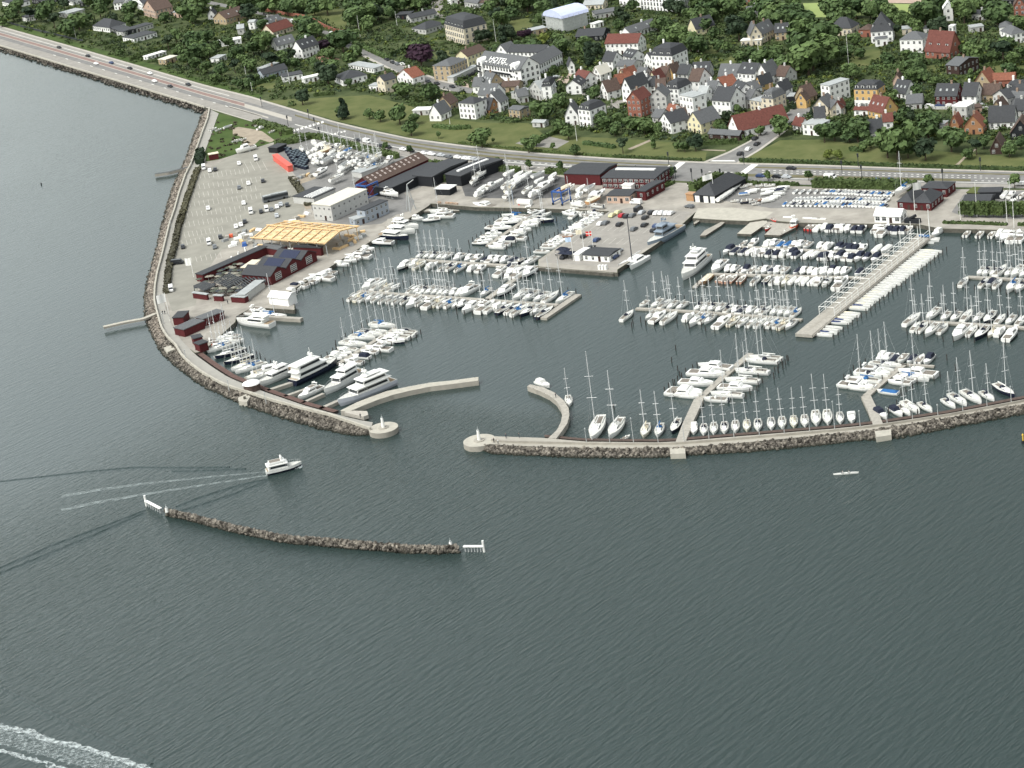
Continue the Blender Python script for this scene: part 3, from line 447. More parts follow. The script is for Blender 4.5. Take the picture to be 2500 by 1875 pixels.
# ================================================================ WAKES
def wake(name, pts, w0, w1, m, label, z=.05, wob=.0, ridge=0):
    P = rs(gp('0', pts, z), 50); mb = MB(); V = []; n = len(P); k = 3 if ridge else 2
    for i in range(n):
        d = P[min(n-1, i+1)]-P[max(0, i-1)]; d /= np.linalg.norm(d); nn = np.array([-d[1], d[0], 0]); wd = (w0+(w1-w0)*i/(n-1))*(1+wob*RNG.uniform(-1, 1)); p = P[i]+nn*wob*RNG.uniform(-.6, .6)*w0
        V.append(p+nn*wd/2-(np.array([0, 0, z+.12]) if ridge else 0))
        if ridge: V.append(p+np.array([0, 0, ridge]))
        V.append(p-nn*wd/2-(np.array([0, 0, z+.12]) if ridge else 0))
    F = []
    for i in range(n-1):
        for j in range(k-1): F.append((k*i+j, k*i+j+1, k*i+k+j+1, k*i+k+j))
    mb.add(V, F); me = mb.mesh(name, m, smooth=True)
    if me.polygons[0].normal.z < 0: me.flip_normals()
    return tag(ob(name, me), label, 'wake', None, 'stuff')
wake('foam_trail', '658 1151 504 1165 350 1181 240 1196 150 1212', .9, 2.4, FM3, 'thin upper line of foam behind the white motor cruiser', wob=.02)
wake('foam_trail', '656 1160 523 1180 350 1207 230 1228 150 1245', 1.0, 2.6, FM3, 'lower line of foam behind the white motor cruiser', wob=.02)
for s, l in (('655 1169 600 1180 542 1196 480 1216 430 1236', 'inner'), ('655 1172 570 1205 480 1235 420 1252', 'outer'), ('355 1245 250 1285 140 1325 0 1385', 'lower left'), ('350 1252 240 1300 100 1358 0 1398', 'lowest left'), ('560 1140 450 1141 330 1140 200 1152 0 1175', 'upper left'), ('600 1144 500 1148 420 1150', 'upper'), ('0 1675 120 1735 260 1800 380 1855 460 1890', 'bottom left'), ('0 1683 110 1742 250 1808 370 1865', 'second bottom left')):
    wake('wake_wave', s, 1.6, 2.0, WAT, f'long dark wake ripple on the sea, {l} one', .04, 0, .22)
wake('speedboat_wake', '-60 1772 0 1793 100 1820 200 1850 320 1882 420 1915', 8, 6.5, FM2, 'broad churned foam band of a passing boat at the bottom left corner', .05, .1)
wake('speedboat_wake', '-60 1762 0 1774 60 1784 120 1806 180 1819 240 1838 300 1857 360 1876 420 1900', 1.8, 1.6, FM1, 'bright upper foam edge of the wake at the bottom left corner', .07, .45)
wake('speedboat_wake', '-60 1818 0 1832 60 1848 120 1865 180 1888 240 1905', 1.7, 1.5, FM1, 'bright lower foam edge of the wake at the bottom left corner', .07, .45)
# ================================================================ BUILDINGS
WC = {'w': (W_, 'white'), 'c': (CREAM, 'cream'), 'y': (YEL, 'yellow'), 'Y': (PYEL, 'pale yellow'), 't': (TAN, 'tan brick'), 'r': (RBR, 'red brick'), 'g': (GRY, 'pale grey'), 'b': (BRN, 'dark timber'), 'o': (ORW, 'orange'), 'p': (PNK, 'pinkish'), 'R': (RED, 'dark red timber'), 'k': (BLK, 'black'), 'B': (BGR, 'blue grey')}
RC = {'s': (SLA, 'dark slate'), 'd': (GRF, 'grey slate'), 'r': (RTL, 'red tiled'), 'o': (OTL, 'orange tiled'), 'b': (BRF, 'brown tiled'), 'f': (FLT, 'flat black felt'), 'g': (LGF, 'pale grey'), 'e': (BEI, 'beige sheet'), 'w': (WRF, 'white'), 'v': (COR, 'coral')}
FM_ = {'x': 'gabled', 'y': 'gabled', 'h': 'hipped', 'f': 'flat roofed', 'm': 'mansard', 'p': 'pyramid roofed'}
HB = []; HOUSES = []
def winmesh(w, h, key={}):
    k = (w, h)
    if k not in key:
        mb = MB(); mb.box(-w/2-.1, w/2+.1, -.05, .02, -h/2-.1, h/2+.1, 0); mb.box(-w/2, w/2, -.10, -.05, -h/2, h/2, 1); mb.box(-.04, .04, -.13, -.10, -h/2, h/2, 0); mb.box(-w/2, w/2, -.13, -.10, h*.12, h*.12+.07, 0)
        key[k] = mb.mesh('window', [FRM, GLS])
    return key[k]
DOOR = MB().box(-.55, .55, -.09, 0, 0, 2.15).mesh('door', BRN); CHM = {}
def chim(m, key={}):
    if m.name not in key:
        mb = MB(); mb.box(-.45, .45, -.35, .35, -2.0, 1.3, 0); mb.box(-.52, .52, -.42, .42, 1.3, 1.48, 0); mb.bar((-.2, 0, 1.48), (-.2, 0, 1.8), .12, 0, .1, 6); mb.bar((.2, 0, 1.48), (.2, 0, 1.8), .12, 0, .1, 6); key[m.name] = mb.mesh('chimney', m)
    return key[m.name]
SKY_M = MB().box(-.45, .45, -.6, .6, 0, .1).mesh('roof_window', LGF)
def roofslab(mb, P, th=.22, mi=0):
    """P: four corners (eave0, eave1, ridge1, ridge0)"""
    P = [np.array(p, float) for p in P]; n = np.cross(P[1]-P[0], P[2]-P[0]); n /= np.linalg.norm(n)
    if n[2] < 0: n = -n
    k = len(P); V = P+[p+n*th for p in P]
    mb.add(V, [tuple(range(k))[::-1], tuple(range(k, 2*k))]+[(i, (i+1) % k, k+(i+1) % k, k+i) for i in range(k)], mi)
def house(t, x0, y0, x1, y1, d, h, rh, typ, wc, rc, label=None, cat='house', win=1, ch=None, name=None, zone=None, base=LAND, dorm=0, wside=1, sky=0, ww=1.0, wh=1.3):
    A, B = G(t, x0, y0, base), G(t, x1, y1, base); v = B-A; w = float(np.linalg.norm(v)); rz = math.atan2(v[1], v[0])
    wm, wn = WC[wc] if isinstance(wc, str) else wc; rm, rn = RC[rc] if isinstance(rc, str) else rc
    nm = name or ('house'); T = ob(nm, None, None, (A[0], A[1], base), rz); ov = .35
    mb = MB(); mb.box(0, w, 0, d, -.3, h)
    if typ == 'x': mb.add([(0, 0, h), (0, d, h), (0, d/2, h+rh), (w, 0, h), (w, d, h), (w, d/2, h+rh)], [(0, 2, 1), (3, 4, 5), (0, 3, 5, 2), (1, 2, 5, 4)])
    if typ == 'y': mb.add([(0, 0, h), (w, 0, h), (w/2, 0, h+rh), (0, d, h), (w, d, h), (w/2, d, h+rh)], [(0, 1, 2), (4, 3, 5), (0, 2, 5, 3), (1, 4, 5, 2)])
    ob('wall', mb.mesh('wall', wm), T)
    mb = MB()
    if typ == 'x':
        e = ov*rh/(d/2)
        roofslab(mb, [(-ov, -ov, h-e), (w+ov, -ov, h-e), (w+ov, d/2, h+rh), (-ov, d/2, h+rh)]); roofslab(mb, [(-ov, d+ov, h-e), (-ov, d/2, h+rh), (w+ov, d/2, h+rh), (w+ov, d+ov, h-e)][::1])
    elif typ == 'y':
        e = ov*rh/(w/2)
        roofslab(mb, [(-ov, -ov, h-e), (w/2, -ov, h+rh), (w/2, d+ov, h+rh), (-ov, d+ov, h-e)]); roofslab(mb, [(w+ov, -ov, h-e), (w+ov, d+ov, h-e), (w/2, d+ov, h+rh), (w/2, -ov, h+rh)])
    elif typ == 'h':
        k = min(w, d)/2; a0, a1 = (k*.9, d/2) if w > d else (w/2, k*.9)
        V = [(-ov, -ov, h), (w+ov, -ov, h), (w+ov, d+ov, h), (-ov, d+ov, h), (a0, a1 if w <= d else d/2, h+rh), (w-a0 if w > d else w/2, d/2 if w > d else d-a1, h+rh)]
        mb.add(V, [(3, 2, 1, 0), (0, 1, 5, 4), (2, 3, 4, 5), (1, 2, 5), (3, 0, 4)] if w > d else [(3, 2, 1, 0), (0, 1, 4), (1, 2, 5, 4), (2, 3, 5), (3, 0, 4, 5)])
    elif typ == 'p': mb.add([(-ov, -ov, h), (w+ov, -ov, h), (w+ov, d+ov, h), (-ov, d+ov, h), (w/2, d/2, h+rh)], [(3, 2, 1, 0), (0, 1, 4), (1, 2, 4), (2, 3, 4), (3, 0, 4)])
    elif typ == 'm':
        i = min(1.6, w*.2, d*.2); mb.box(-.2, w+.2, -.2, d+.2, h, h+rh*.75, 0, (i, i)); mb.box(i-.2, w+.2-i, i-.2, d+.2-i, h+rh*.75, h+rh, 0, (w*.22, d*.3))
    else:
        mb.box(-.25, w+.25, -.25, d+.25, h, h+.3)
        if rh > 0: mb.add([(-.25, -.25, h+.3), (w+.25, -.25, h+.3), (w+.25, d+.25, h+.3), (-.25, d+.25, h+.3), (-.25, d/2, h+.3+rh), (w+.25, d/2, h+.3+rh)], [(0, 1, 5, 4), (2, 3, 4, 5), (0, 4, 3), (1, 2, 5)])
    ro = ob('roof', mb.mesh('roof', rm), T)
    if typ in 'xym' and (ch is None or ch) and cat == 'house' and h > 2.6:
        cm = chim({'w': W_, 'g': GRY}.get(wc if isinstance(wc, str) else 'w', BRK)); zz = h+rh-.1
        p = (w*(.2+.5*random.random()), d/2, zz) if typ == 'x' else ((w/2, d*(.3+.4*random.random()), zz) if typ == 'y' else (w*.3, d/2, zz+.4))
        ob('chimney', cm, ro, p)
    if typ == 'x' and sky == 0 and w > 7 and rh > 2.5 and cat == 'house': sky = random.choice((0, 2, 3))
    for k in range(sky if typ == 'x' else 0):
        o = ob('roof_window', SKY_M, ro, (w*(k+.7)/(sky+.4), d*.22, h+rh*.44+.22)); o.rotation_euler = (math.atan2(rh, d/2), 0, 0)
    nd = dorm or (max(2, int(w/3.4)) if typ == 'm' else 0)
    for k in range(nd):     # dormers
        key = ('dormer', wm.name, rm.name)
        if key not in CHM:
            q = MB(); q.box(-.75, .75, 0, 1.7, 0, 1.6, 0); q.box(-.45, .45, -.06, 0, .3, 1.35, 1); q.add([(-.9, -.15, 1.6), (.9, -.15, 1.6), (0, -.15, 2.1), (-.9, 1.8, 1.6), (.9, 1.8, 1.6), (0, 1.8, 2.1)], [(0, 1, 2), (0, 2, 5, 3), (1, 4, 5, 2)], 2); CHM[key] = q.mesh('dormer', [W_, GLS, rm])
        ob('dormer', CHM[key], ro, (w*(k+.5)/nd, .25 if typ == 'm' else d*.13, h+.25 if typ == 'm' else h+rh*.22))
    if win:
        fl = max(1, int(round(h/2.9))); n = max(1, int(w/2.5)); ns = max(1, int(d/3.2)); fh = h/fl; me = winmesh(ww, wh)
        for f in range(fl):
            z = fh*f+fh*.56
            for k in range(n):
                if f == 0 and k == n//2 and w > 5: ob('door', DOOR, T, (w*(k+.5)/n, 0, 0)); continue
                ob('window', me, T, (w*(k+.5)/n, 0, z))
            if wside:
                for k in range(ns):
                    o = ob('window', me, T, (w, d*(k+.5)/ns, z)); o.rotation_euler = (0, 0, math.pi/2)
                    o = ob('window', me, T, (0, d*(k+.5)/ns, z)); o.rotation_euler = (0, 0, -math.pi/2)
        if typ == 'y' and rh > 3: ob('window', me, T, (w/2, 0, h+rh*.32))
        if typ == 'x' and rh > 3:
            o = ob('window', me, T, (w, d/2, h+rh*.3)); o.rotation_euler = (0, 0, math.pi/2)
    X = [PJ((A+v*a)[:3]+np.array([-math.sin(rz)*b, math.cos(rz)*b, z])) for a in (0, 1) for b in (0, d) for z in (0, h+rh*.7)]
    HB.append((A[:2], v[:2]/w, w, d, min(p[0] for p in X), max(p[0] for p in X), min(p[1] for p in X), max(p[1] for p in X)))
    tag(T, label, cat)
    if not label:
        c = PJ(A+v/2); zx, zy = c
        z = zone or ('in the top left gardens' if zx < 560 else 'left of the street bend' if zx < 1000 else 'on the hotel hill' if zx < 1480 and zy < 185 else 'below the hotel' if zx < 1480 else 'on the wooded slope' if zx < 2000 and zy < 140 else 'in upper village rows' if zx < 2000 and zy < 235 else 'in lower village rows' if zx < 2000 else 'on the right hillside' if zy < 190 else 'in terraces at far right')
        sz = 'tall' if h > 7.5 else 'low' if h < 3.6 else 'small' if w < 7 else ''
        if rc == wc or (wc, rc) in (('r', 'r'), ('o', 'o')): later(T, f'{sz} {wn} {FM_[typ]} house'.strip(), z)
        elif typ == 'f' and rc not in 'wg': later(T, f'{sz} {wn} flat roofed house'.strip(), z)
        else: later(T, f'{sz} {wn} {FM_[typ] if typ != "f" else ""} house, {rn} roof'.replace('  ', ' ').strip(), z)
    return T
HS = '''A 30 60 165 92 12 3 0 f w s;A 290 240 500 192 10 3 1 f w s;A 1010 330 1190 352 13 3.2 4.2 h w s;A 1200 350 1340 392 9 2.8 .5 f k s;A 1345 392 1660 300 9 2.8 0 f g s;A 1450 465 1700 395 14 2.8 0 f w s;A 740 195 920 145 12 3 0 f g g
A 1560 170 1690 202 13 5.5 6 y p b;A 1240 110 1350 100 14 5 4 x w d;A 1880 190 1962 192 8 3.5 1 f p g;A 650 35 790 60 10 3 1.5 x w d;A 1600 650 1800 590 5 2 0 f w w;A 1800 700 1930 655 7 3 0 f t e;A 1440 70 1560 120 9 5 4 y w s
A 870 80 1040 62 9 3 1 f k s;A 350 40 520 60 9 3 1 f k s
B 40 215 115 205 8 3.5 3 y w s;B 240 268 455 200 13 4 4 x t b;B 150 512 400 470 7 3 0 f w w;B 745 402 960 332 11 3.2 4.2 x c r;B 700 300 840 255 7 3 3 x g d;B 790 548 985 500 9 3 4 x w d;B 1065 638 1245 580 9 6 4.6 x w s
B 640 862 900 795 8 3 2.5 x B s;B 640 800 820 735 5 3.2 0 f B g;B 850 892 1065 852 9 3 0 f w s;B 1080 905 1270 862 5 2.8 0 f w w;B 1500 932 1760 872 15 3.5 3 h w s;B 1960 1012 2085 976 8 7 2.5 x c s;B 1780 985 1900 985 6 3 0 f w g
B 2070 215 2215 205 8 3 0 f k s;B 360 380 430 370 7 4 2 x g g;B 1560 745 1830 790 7 2.6 0 f w g;B 480 320 545 315 6 4.5 1 f w g;B 160 680 240 640 6 2.8 0 f w g
0 972 202 1010 208 8 4 4 y w o;C 20 252 300 192 9 3 2 x g s;C 180 372 400 302 13 3 3 h g s;C 600 82 745 102 9 4 4 x g d;C 745 100 880 85 9 4 3 x g b;C 450 62 560 40 8 4 1 f w g;C 1330 388 1490 352 7 3 0 f t g;C 2010 212 2262 170 11 3 .8 f g d
C 2005 310 2100 280 4 2.6 0 f w w;C 1800 455 2095 440 12 3 3 x k s;C 640 725 835 652 9 6 3 x Y b;C 750 1102 925 1112 9 4 5 x w d;C 550 1277 720 1290 9.5 8 2.3 h w s
C 780 1232 872 1244 7 3 5 x o s;C 990 1212 1075 1165 9 5 5 x w d;C 1080 1277 1202 1292 7 4.5 1 f t d;C 780 982 876 1006 9 4.5 5 x t d;C 1448 1093 1545 1085 11 7.5 3.5 m w s;C 1310 1062 1440 1090 9 5.5 4 y g g;C 1790 925 1905 955 7 5 3 x w r
C 1860 1015 1918 960 8 4.5 3 x w s;C 1985 888 2072 896 8 4.5 4 y w e;C 2065 1064 2146 1086 8 4.5 5 y w b;C 2095 768 2205 772 9 5.5 4 x w s;C 1180 1120 1290 1100 9 3.5 3 x g d;C 1000 1000 1180 990 8 3 2 x t b;C 690 1010 770 1010 7 4 4 x w d
C 1190 1080 1300 1040 6 3.5 1 f g g;F 345 602 455 545 7 3.5 5 x w d;F 450 500 530 455 8 4 4 x t b;F 40 540 220 535 6 2.6 0 f g w;F 1330 665 1460 668 4 2.4 .8 x g g;F 1690 652 1828 640 9 5 5.5 y w d;F 1840 657 1968 673 11 8.5 3.5 m w s
D 180 417 470 318 8 3 3 x w d;D 415 787 640 797 14 9.3 5 m w s;D 335 737 416 766 6 6 3 y w s;D 35 812 200 816 10 5 2 x g d;D 890 392 1090 342 9 4 5 x Y s;D 1480 500 1600 482 11 6 5 y c d;D 1600 472 1740 402 7 5 5 x c d;D 1740 442 1910 430 8 4.5 4 x t s
D -85 592 265 586 10 6.3 4 x w r;D -10 962 60 986 8 4 4 y o o;D 50 932 130 942 9 4.5 4.5 y Y o;D 95 1096 190 1106 13 7 5 y w s;D 155 1272 300 1277 10 9 4 y r r;D 400 1222 575 1212 9 8 4 y g d;D 565 1112 706 1121 11 7.3 4 m w s
D 815 1022 930 1027 11 7 5 x w b;D 725 1247 865 1277 8 10 0 f w g;D 1070 1232 1262 1247 12 7 5 x w s;D 975 1077 1080 1092 8 4 5 x w d;D 1085 1012 1195 1042 8 4.8 4 y w o;D 1215 1012 1305 1017 8 3 3 x w r;D 1345 932 1525 946 10 7 4 x w s
D 1530 932 1682 936 11 5 6 y w d;D 1130 902 1340 906 9 4 5 x w d;D 850 862 1030 852 9 4 4 x g s;D 1355 1042 1466 1063 8 4 3 y w d;D 1530 1012 1592 1021 8 5 4 y y s;D 1605 1227 1727 1237 10 7.5 4 m c d;D 1475 1192 1603 1212 8 5 0 f c g
D 1722 1092 1830 1096 9 5 4 y w s;D 1970 1171 2076 1171 5 4 3.6 y y b;D 2085 1120 2192 1082 8 3 5 x t b;D 375 960 470 962 8 4.5 4.5 y Y r;D 480 900 560 905 8 4 4 x p b;D 690 900 800 905 8 5 4 x g s;D 580 880 640 885 6 5 4 y y b;D 240 930 330 935 8 5 4 x g d
D 330 1030 450 1020 8 4.5 4 x w s;D 460 1040 560 1030 8 4 4 x g b;D 900 1120 990 1125 8 4 4 x w g;D 1400 1160 1475 1175 8 4.5 4 x g d;D 1740 900 1850 910 9 4 4 x g b;D 250 1000 320 1030 9 5 4 x w s;D 1270 1110 1345 1165 9 7 4 x w s;D 100 700 200 720 8 5 3 x w s
G 415 618 510 628 7 3 3 x g d;G 500 703 622 743 10 5.3 4 y w s;G 690 643 802 622 7 3 4 x g b;G 800 718 946 744 12 5 5 y Y d;G 1020 792 1195 802 5 2.5 1.5 x b d;G 1210 806 1352 812 5 2.5 1.5 x b d;G 560 560 650 575 6 3 3 x w o
G 2040 747 2228 762 8 5 0 f w g;G 1930 700 2020 720 5 3 3 x w r;H -60 562 102 562 10 5 4 y c d;E 115 387 352 387 10 4 5 h c s;E 430 402 562 402 8 4 2 h r b;E 880 577 1125 572 11 7 3 h w d;E 2080 482 2232 452 12 5 3 h w d
E 1350 232 1450 222 6 7 3 y w w;E 1400 412 1452 412 4 6 0 f w w;E 2110 227 2232 217 10 8 4 y r b;E 1980 72 2200 60 12 3 0 f k s;E 1650 230 1770 230 8 4 1 x g s;E 900 380 1000 370 7 3 0 f c g;E 1130 370 1230 365 6 3 0 f g s;E 1640 360 1780 340 6 2.8 0 f g g;E 1950 380 2080 370 8 4 2 h w d
H 30 397 125 412 13 8.5 0 f w g;H 530 567 695 602 9 4 6 x y r;H 380 547 526 549 4 3 1 x w r;H 800 347 936 367 8 3 5 x w s;H 945 482 1110 472 10 3 3 x g d;H 1260 441 1492 441 9 5 4.5 x R s;H 1550 440 1700 442 9 5 5 x w s;H 1690 267 1850 272 8 4 5 y t o
H 1870 252 2110 242 7 4 2.5 x r o;H 1765 402 1945 402 7 4 4 x t b;H 2010 377 2232 377 9 5 3.5 m w s;H 1885 482 2046 522 8 7 3 y g s;H 2050 512 2182 522 8 4 5 x t d;H 1835 692 2112 682 8 3.5 6 x w s;H 1840 602 2002 602 9 4 5 y t b;H 1570 747 1772 742 8 3.5 5 y o o
H 1420 732 1512 732 6 4 4 y o o;H 1285 737 1352 737 6 4 0 f w g;H 1445 582 1597 592 7 6 0 f g w;H 560 822 702 802 8 4 5 x w s;H 700 702 802 692 7 4 3 x w r;H -40 702 72 692 8 6 4 x w s;H 170 547 242 547 6 4 3 y g r;H 800 240 890 235 7 3.5 3 y p b;H 1600 540 1760 520 6 3 0 f p b
H 2110 600 2232 600 8 5 4 x g s;H 2110 430 2232 430 8 5 4 x Y s;H 60 530 130 560 7 4 3 x c d;E 1500 60 1600 60 9 4 4 h p b;D 1410 55 1600 45 9 4 0 f r g;D 1440 200 1600 180 7 3 3 x g d;C 1880 110 2090 100 8 3 2 x c g;D 620 60 640 62 4 3 0 f w w'''
for e in HS.replace('\n', ';').split(';'):
    a = e.split(); house(a[0], *map(float, a[1:8]), a[8], a[9], a[10])
# landmark houses
def hotel():
    T = house('C', 755, 862, 1215, 937, 13, 9.3, 5, 'x', 'w', 'd', 'long white hotel with grey roof and big painted lettering', 'hotel', name='hotel', ww=1.3, wh=1.7, sky=-1)
    A, B = G('C', 755, 862), G('C', 1215, 937); w = float(np.linalg.norm(B-A)); ro = [c for c in T.children if c.name.startswith('roof')][0]
    sl = math.atan2(5, 6.5)
    fc = bpy.data.curves.new('lettering', 'FONT'); fc.body = 'HOTEL'; fc.size = 4.0; fc.extrude = .06; fc.align_x = 'CENTER'; fc.offset = .04
    fo = bpy.data.objects.new('lettering_tmp', fc); COL.objects.link(fo); dg = bpy.context.evaluated_depsgraph_get(); me = bpy.data.meshes.new_from_object(fo.evaluated_get(dg)); bpy.data.objects.remove(fo); me.materials.clear(); me.materials.append(GEL); me.name = 'roof_lettering'
    L = ob('roof_lettering', me, ro, (w*.43, 1.6, 9.3+1.6*5/6.5+.5)); L.rotation_euler = (sl, 0, 0); L.scale = (1.25, 1, 1)
    for x in (w*.09, w*.88):     # rounded gable towers on the front
        mb = MB(); mb.box(x-2.2, x+2.2, -1.0, 2.5, 0, 10.2, 0); mb.add([(x+2.2*math.cos(a), -1.0, 10.2+2.4*math.sin(a)) for a in np.linspace(0, math.pi, 9)]+[(x+2.2*math.cos(a), 3.5, 10.2+2.4*math.sin(a)) for a in np.linspace(0, math.pi, 9)], [tuple(range(9))]+[(i, 9+i, 10+i, i+1) for i in range(8)], 0)
        g = ob('gable_tower', mb.mesh('gable_tower', W_), T)
        for z in (3.5, 6.5, 9.5):
            o = ob('window', winmesh(1.8, 1.4), g, (x, -1.0, z))
            q = MB(); q.box(x-1.7, x+1.7, -2.0, -1.0, z-1.6, z-1.45, 0); q.box(x-1.7, x+1.7, -2.0, -1.92, z-1.45, z-.6, 0); ob('balcony', q.mesh('balcony', BLK), g)
    for k in range(7):
        mb = MB(); mb.box(-.7, .7, 0, 1.5, 0, 1.5, 0); mb.box(-.45, .45, -.06, 0, .3, 1.2, 1); ob('dormer', mb.mesh('dormer', [W_, GLS]), ro, (w*(.2+k*.095), .3, 9.3))
    mb = MB(); mb.box(w*.2, w*.8, -1.1, -.98, 5.6, 6.5, 0); mb.box(w*.2, w*.8, -1.1, 0, 5.5, 5.6, 0); ob('balcony', mb.mesh('balcony', BLK), T)
    mb = MB(); mb.box(w*.55, w*.97, -4.5, -1.0, 0, 3.4, 0, (0, 0)); mb.box(w*.53, w*.99, -4.8, -1, 3.4, 3.6, 0); v = ob('veranda', mb.mesh('veranda', W_), T)
    for k in range(5): ob('window', winmesh(1.5, 1.9), v, (w*(.6+k*.08), -4.5, 1.8))
hotel()
house('C', 1222, 937, 1345, 850, 5, 8.8, 4, 'y', 'w', 'd', 'white gabled right end of the hotel', 'hotel wing', name='hotel_wing'); house('C', 1385, 848, 1660, 702, 10, 6.8, 4, 'x', 'w', 'd', 'long white rear wing running right from the hotel', 'hotel wing', name='hotel_wing', ww=1.2, wh=1.6)
house('C', 1080, 705, 1470, 712, 9, 7.5, 3, 'x', 'w', 's', 'black roofed wing behind the hotel', 'hotel wing', name='hotel_wing'); house('C', 950, 690, 1070, 700, 8, 7, 4, 'y', 'w', 'd', 'white gabled wing at the back left of the hotel', 'hotel wing', name='hotel_wing')
house('C', 1728, 802, 1792, 792, 8, 4.5, 3, 'y', 'w', 's', 'small white framed porch building right of the hotel', 'pavilion', name='pavilion'); house('C', 1240, 905, 1370, 835, 4, 3, .6, 'f', (mat('conservatory_glass', (.30, .34, .33), .3, .5), 'glass'), 'g', 'glazed conservatory along the right side of the hotel', 'conservatory', name='conservatory', win=0)
house('C', 400, 432, 606, 490, 15, 9.5, 6, 'm', 'c', 's', 'tall cream mansion with dark slate mansard roof', 'mansion', name='mansion', dorm=6, ww=1.2, wh=2.)
house('C', 455, 872, 642, 792, 12, 8, 2.6, 'h', 't', 'd', 'large tan brick villa left of the hotel', 'house', ww=1.1, wh=1.7); house('C', 480, 892, 752, 762, 4, 2.8, .1, 'f', 'g', 'g', 'long flat grey canopy building left of the hotel', 'outbuilding', name='outbuilding', win=0)
house('D', 60, 67, 288, 82, 12, 7, 3, 'm', 'w', 's', 'left one of the white mansions at the top edge', 'mansion', name='mansion', ww=1.1, wh=2); house('D', 290, 107, 562, 132, 12, 8, 3, 'm', 'w', 's', 'middle white mansion at the top edge, in front of the other two', 'mansion', name='mansion', ww=1.1, wh=2)
house('D', 565, 137, 720, 132, 16, 8, 3, 'm', 'w', 's', 'right one of the white mansions at the top edge', 'mansion', name='mansion', ww=1.1, wh=2); house('D', 1370, 502, 1590, 492, 5, 3, .1, 'f', 'c', 'w', 'white colonnaded veranda in front of the cream villa on the slope', 'veranda', name='garden_pavilion')
house('E', 565, 472, 800, 452, 14, 6, 8.5, 'h', 'w', 's', 'large white villa with steep black hipped roof on the hill', 'house', dorm=3); house('E', 612, 507, 742, 492, 5, 4, .8, 'h', 'w', 'd', 'white bay pavilion in front of the steep black roofed villa', 'garden room', name='garden_room', wh=2.2)
house('E', 1150, 627, 1415, 647, 10, 4, 9, 'x', 'r', 'r', 'large red brick house with tall steep red roof', 'house', dorm=3); house('E', 1380, 835, 1515, 847, 16, 6, 2, 'x', 'b', 'd', 'dark brown timber house with low grey roof on the hillside', 'house')
T = house('H', 390, 462, 642, 466, 9, 9, 3.5, 'm', 'y', 's', 'apartment house, yellow above and white below, with slate mansard', 'apartment house', name='apartment_house', dorm=4)
wv = float(np.linalg.norm(G('H', 390, 462)-G('H', 642, 466))); mb = MB(); mb.box(-.06, wv+.06, -.06, 9.06, 0, 4.0); ob('ground_floor_wall', mb.mesh('ground_floor_wall', W_), T)
for k in range(5): ob('window', winmesh(1.0, 1.3), T, (wv*(k+.5)/5, -.08, 1.9))
house('H', 1850, 962, 1992, 957, 9, 2.2, 5, 'y', 'b', 'b', 'thatched dark gate house with pale crossed gable boards', 'house', ch=0); house('H', 2070, 802, 2290, 792, 9, 3., 5.5, 'y', 'k', 'b', 'black timber house with white gable boards at the right edge', 'house', ch=0)
house('G', 1240, 742, 1352, 792, 25, 3.8, 6, 'y', 'w', 'r', 'long white house with steep red tiled roof beside the side street', 'house')
house('D', 1870, 1102, 2010, 1097, 6, 2.6, 0, 'f', 'k', 'g', 'flat grey carport beside the small yellow gabled house', 'carport', name='carport', win=0)
T = house('C', 1480, 312, 1670, 347, 17, 7.5, 0, 'f', (mat('scaffold_netting', (.50, .52, .50), .8, .2, .12, .8), 'netted'), 'g', 'house wrapped in white scaffolding under a pale blue roof tent', 'scaffolded house', name='scaffolded_house', win=0)
w_ = float(np.linalg.norm(G('C', 1480, 312)-G('C', 1670, 347))); mb = MB(); V = []
for a in np.linspace(0, math.pi, 9): V += [(-1+(w_+2)*(.5-.5*math.cos(a)), -1, 8+4.2*math.sin(a)), (-1+(w_+2)*(.5-.5*math.cos(a)), 18, 8+4.2*math.sin(a))]
mb.add(V, [(2*i, 2*i+1, 2*i+3, 2*i+2) for i in range(8)]+[tuple(range(0, 18, 2)), tuple(range(1, 18, 2))[::-1]]); ob('roof_tent', mb.mesh('roof_tent', mat('pale_blue_tarpaulin', (.55, .60, .80), .5, .3, .05, .5)), T)
for z in (1.5, 3.5, 5.5, 7.4):
    mb = MB(); mb.box(-1.3, w_+1.3, -1.3, -1.15, z, z+.14); mb.box(w_+1.15, w_+1.3, -1.3, 18, z, z+.14); ob('scaffold_rail', mb.mesh('scaffold_rail', STL), T)
for k in range(6): mb = MB(); mb.bar((-1.2+(w_+2.4)*k/5, -1.3, 0), (-1.2+(w_+2.4)*k/5, -1.3, 9), .07); mb.bar((w_+1.3, 3.5*k, 0), (w_+1.3, 3.5*k, 9), .07); ob('scaffold_pole', mb.mesh('scaffold_pole', STL), T)
# ---- harbour buildings
def hb(*a, **k):
    k.setdefault('cat', 'building'); k.setdefault('name', 'harbour_building'); k.setdefault('base', LAND); return house(*a, **k)
def dst(t, a, b): return float(np.linalg.norm(G(t, *a)-G(t, *b)))
T = hb('K', 1165, 852, 1400, 872, 40, 5.2, 3, 'y', 'R', 'b', label='long red boat hall with brown roof and rows of skylights', win=0, name='boat_hall', cat='boat hall', ch=0)
w_ = dst('K', (1165, 852), (1400, 872)); mb = MB(); mb.box(w_*.3, w_*.68, -.05, .1, 0, 4.8); ob('doorway', mb.mesh('doorway', BLK), T); ro = [c for c in T.children if c.name.startswith('roof')][0]
mb = MB(); mb.box(-.6, .6, -.5, .5, 0, .12); sm = mb.mesh('skylight', mat('skylight_sheet', (.42, .36, .33), .6))
for k in range(11):
    for q in (.22, .38): o = ob('skylight', sm, ro, (w_*(1-q) , 2+3.4*k, 5.2+3*(q/.5)+.24)); o.rotation_euler = (0, math.atan2(3, w_/2), 0)
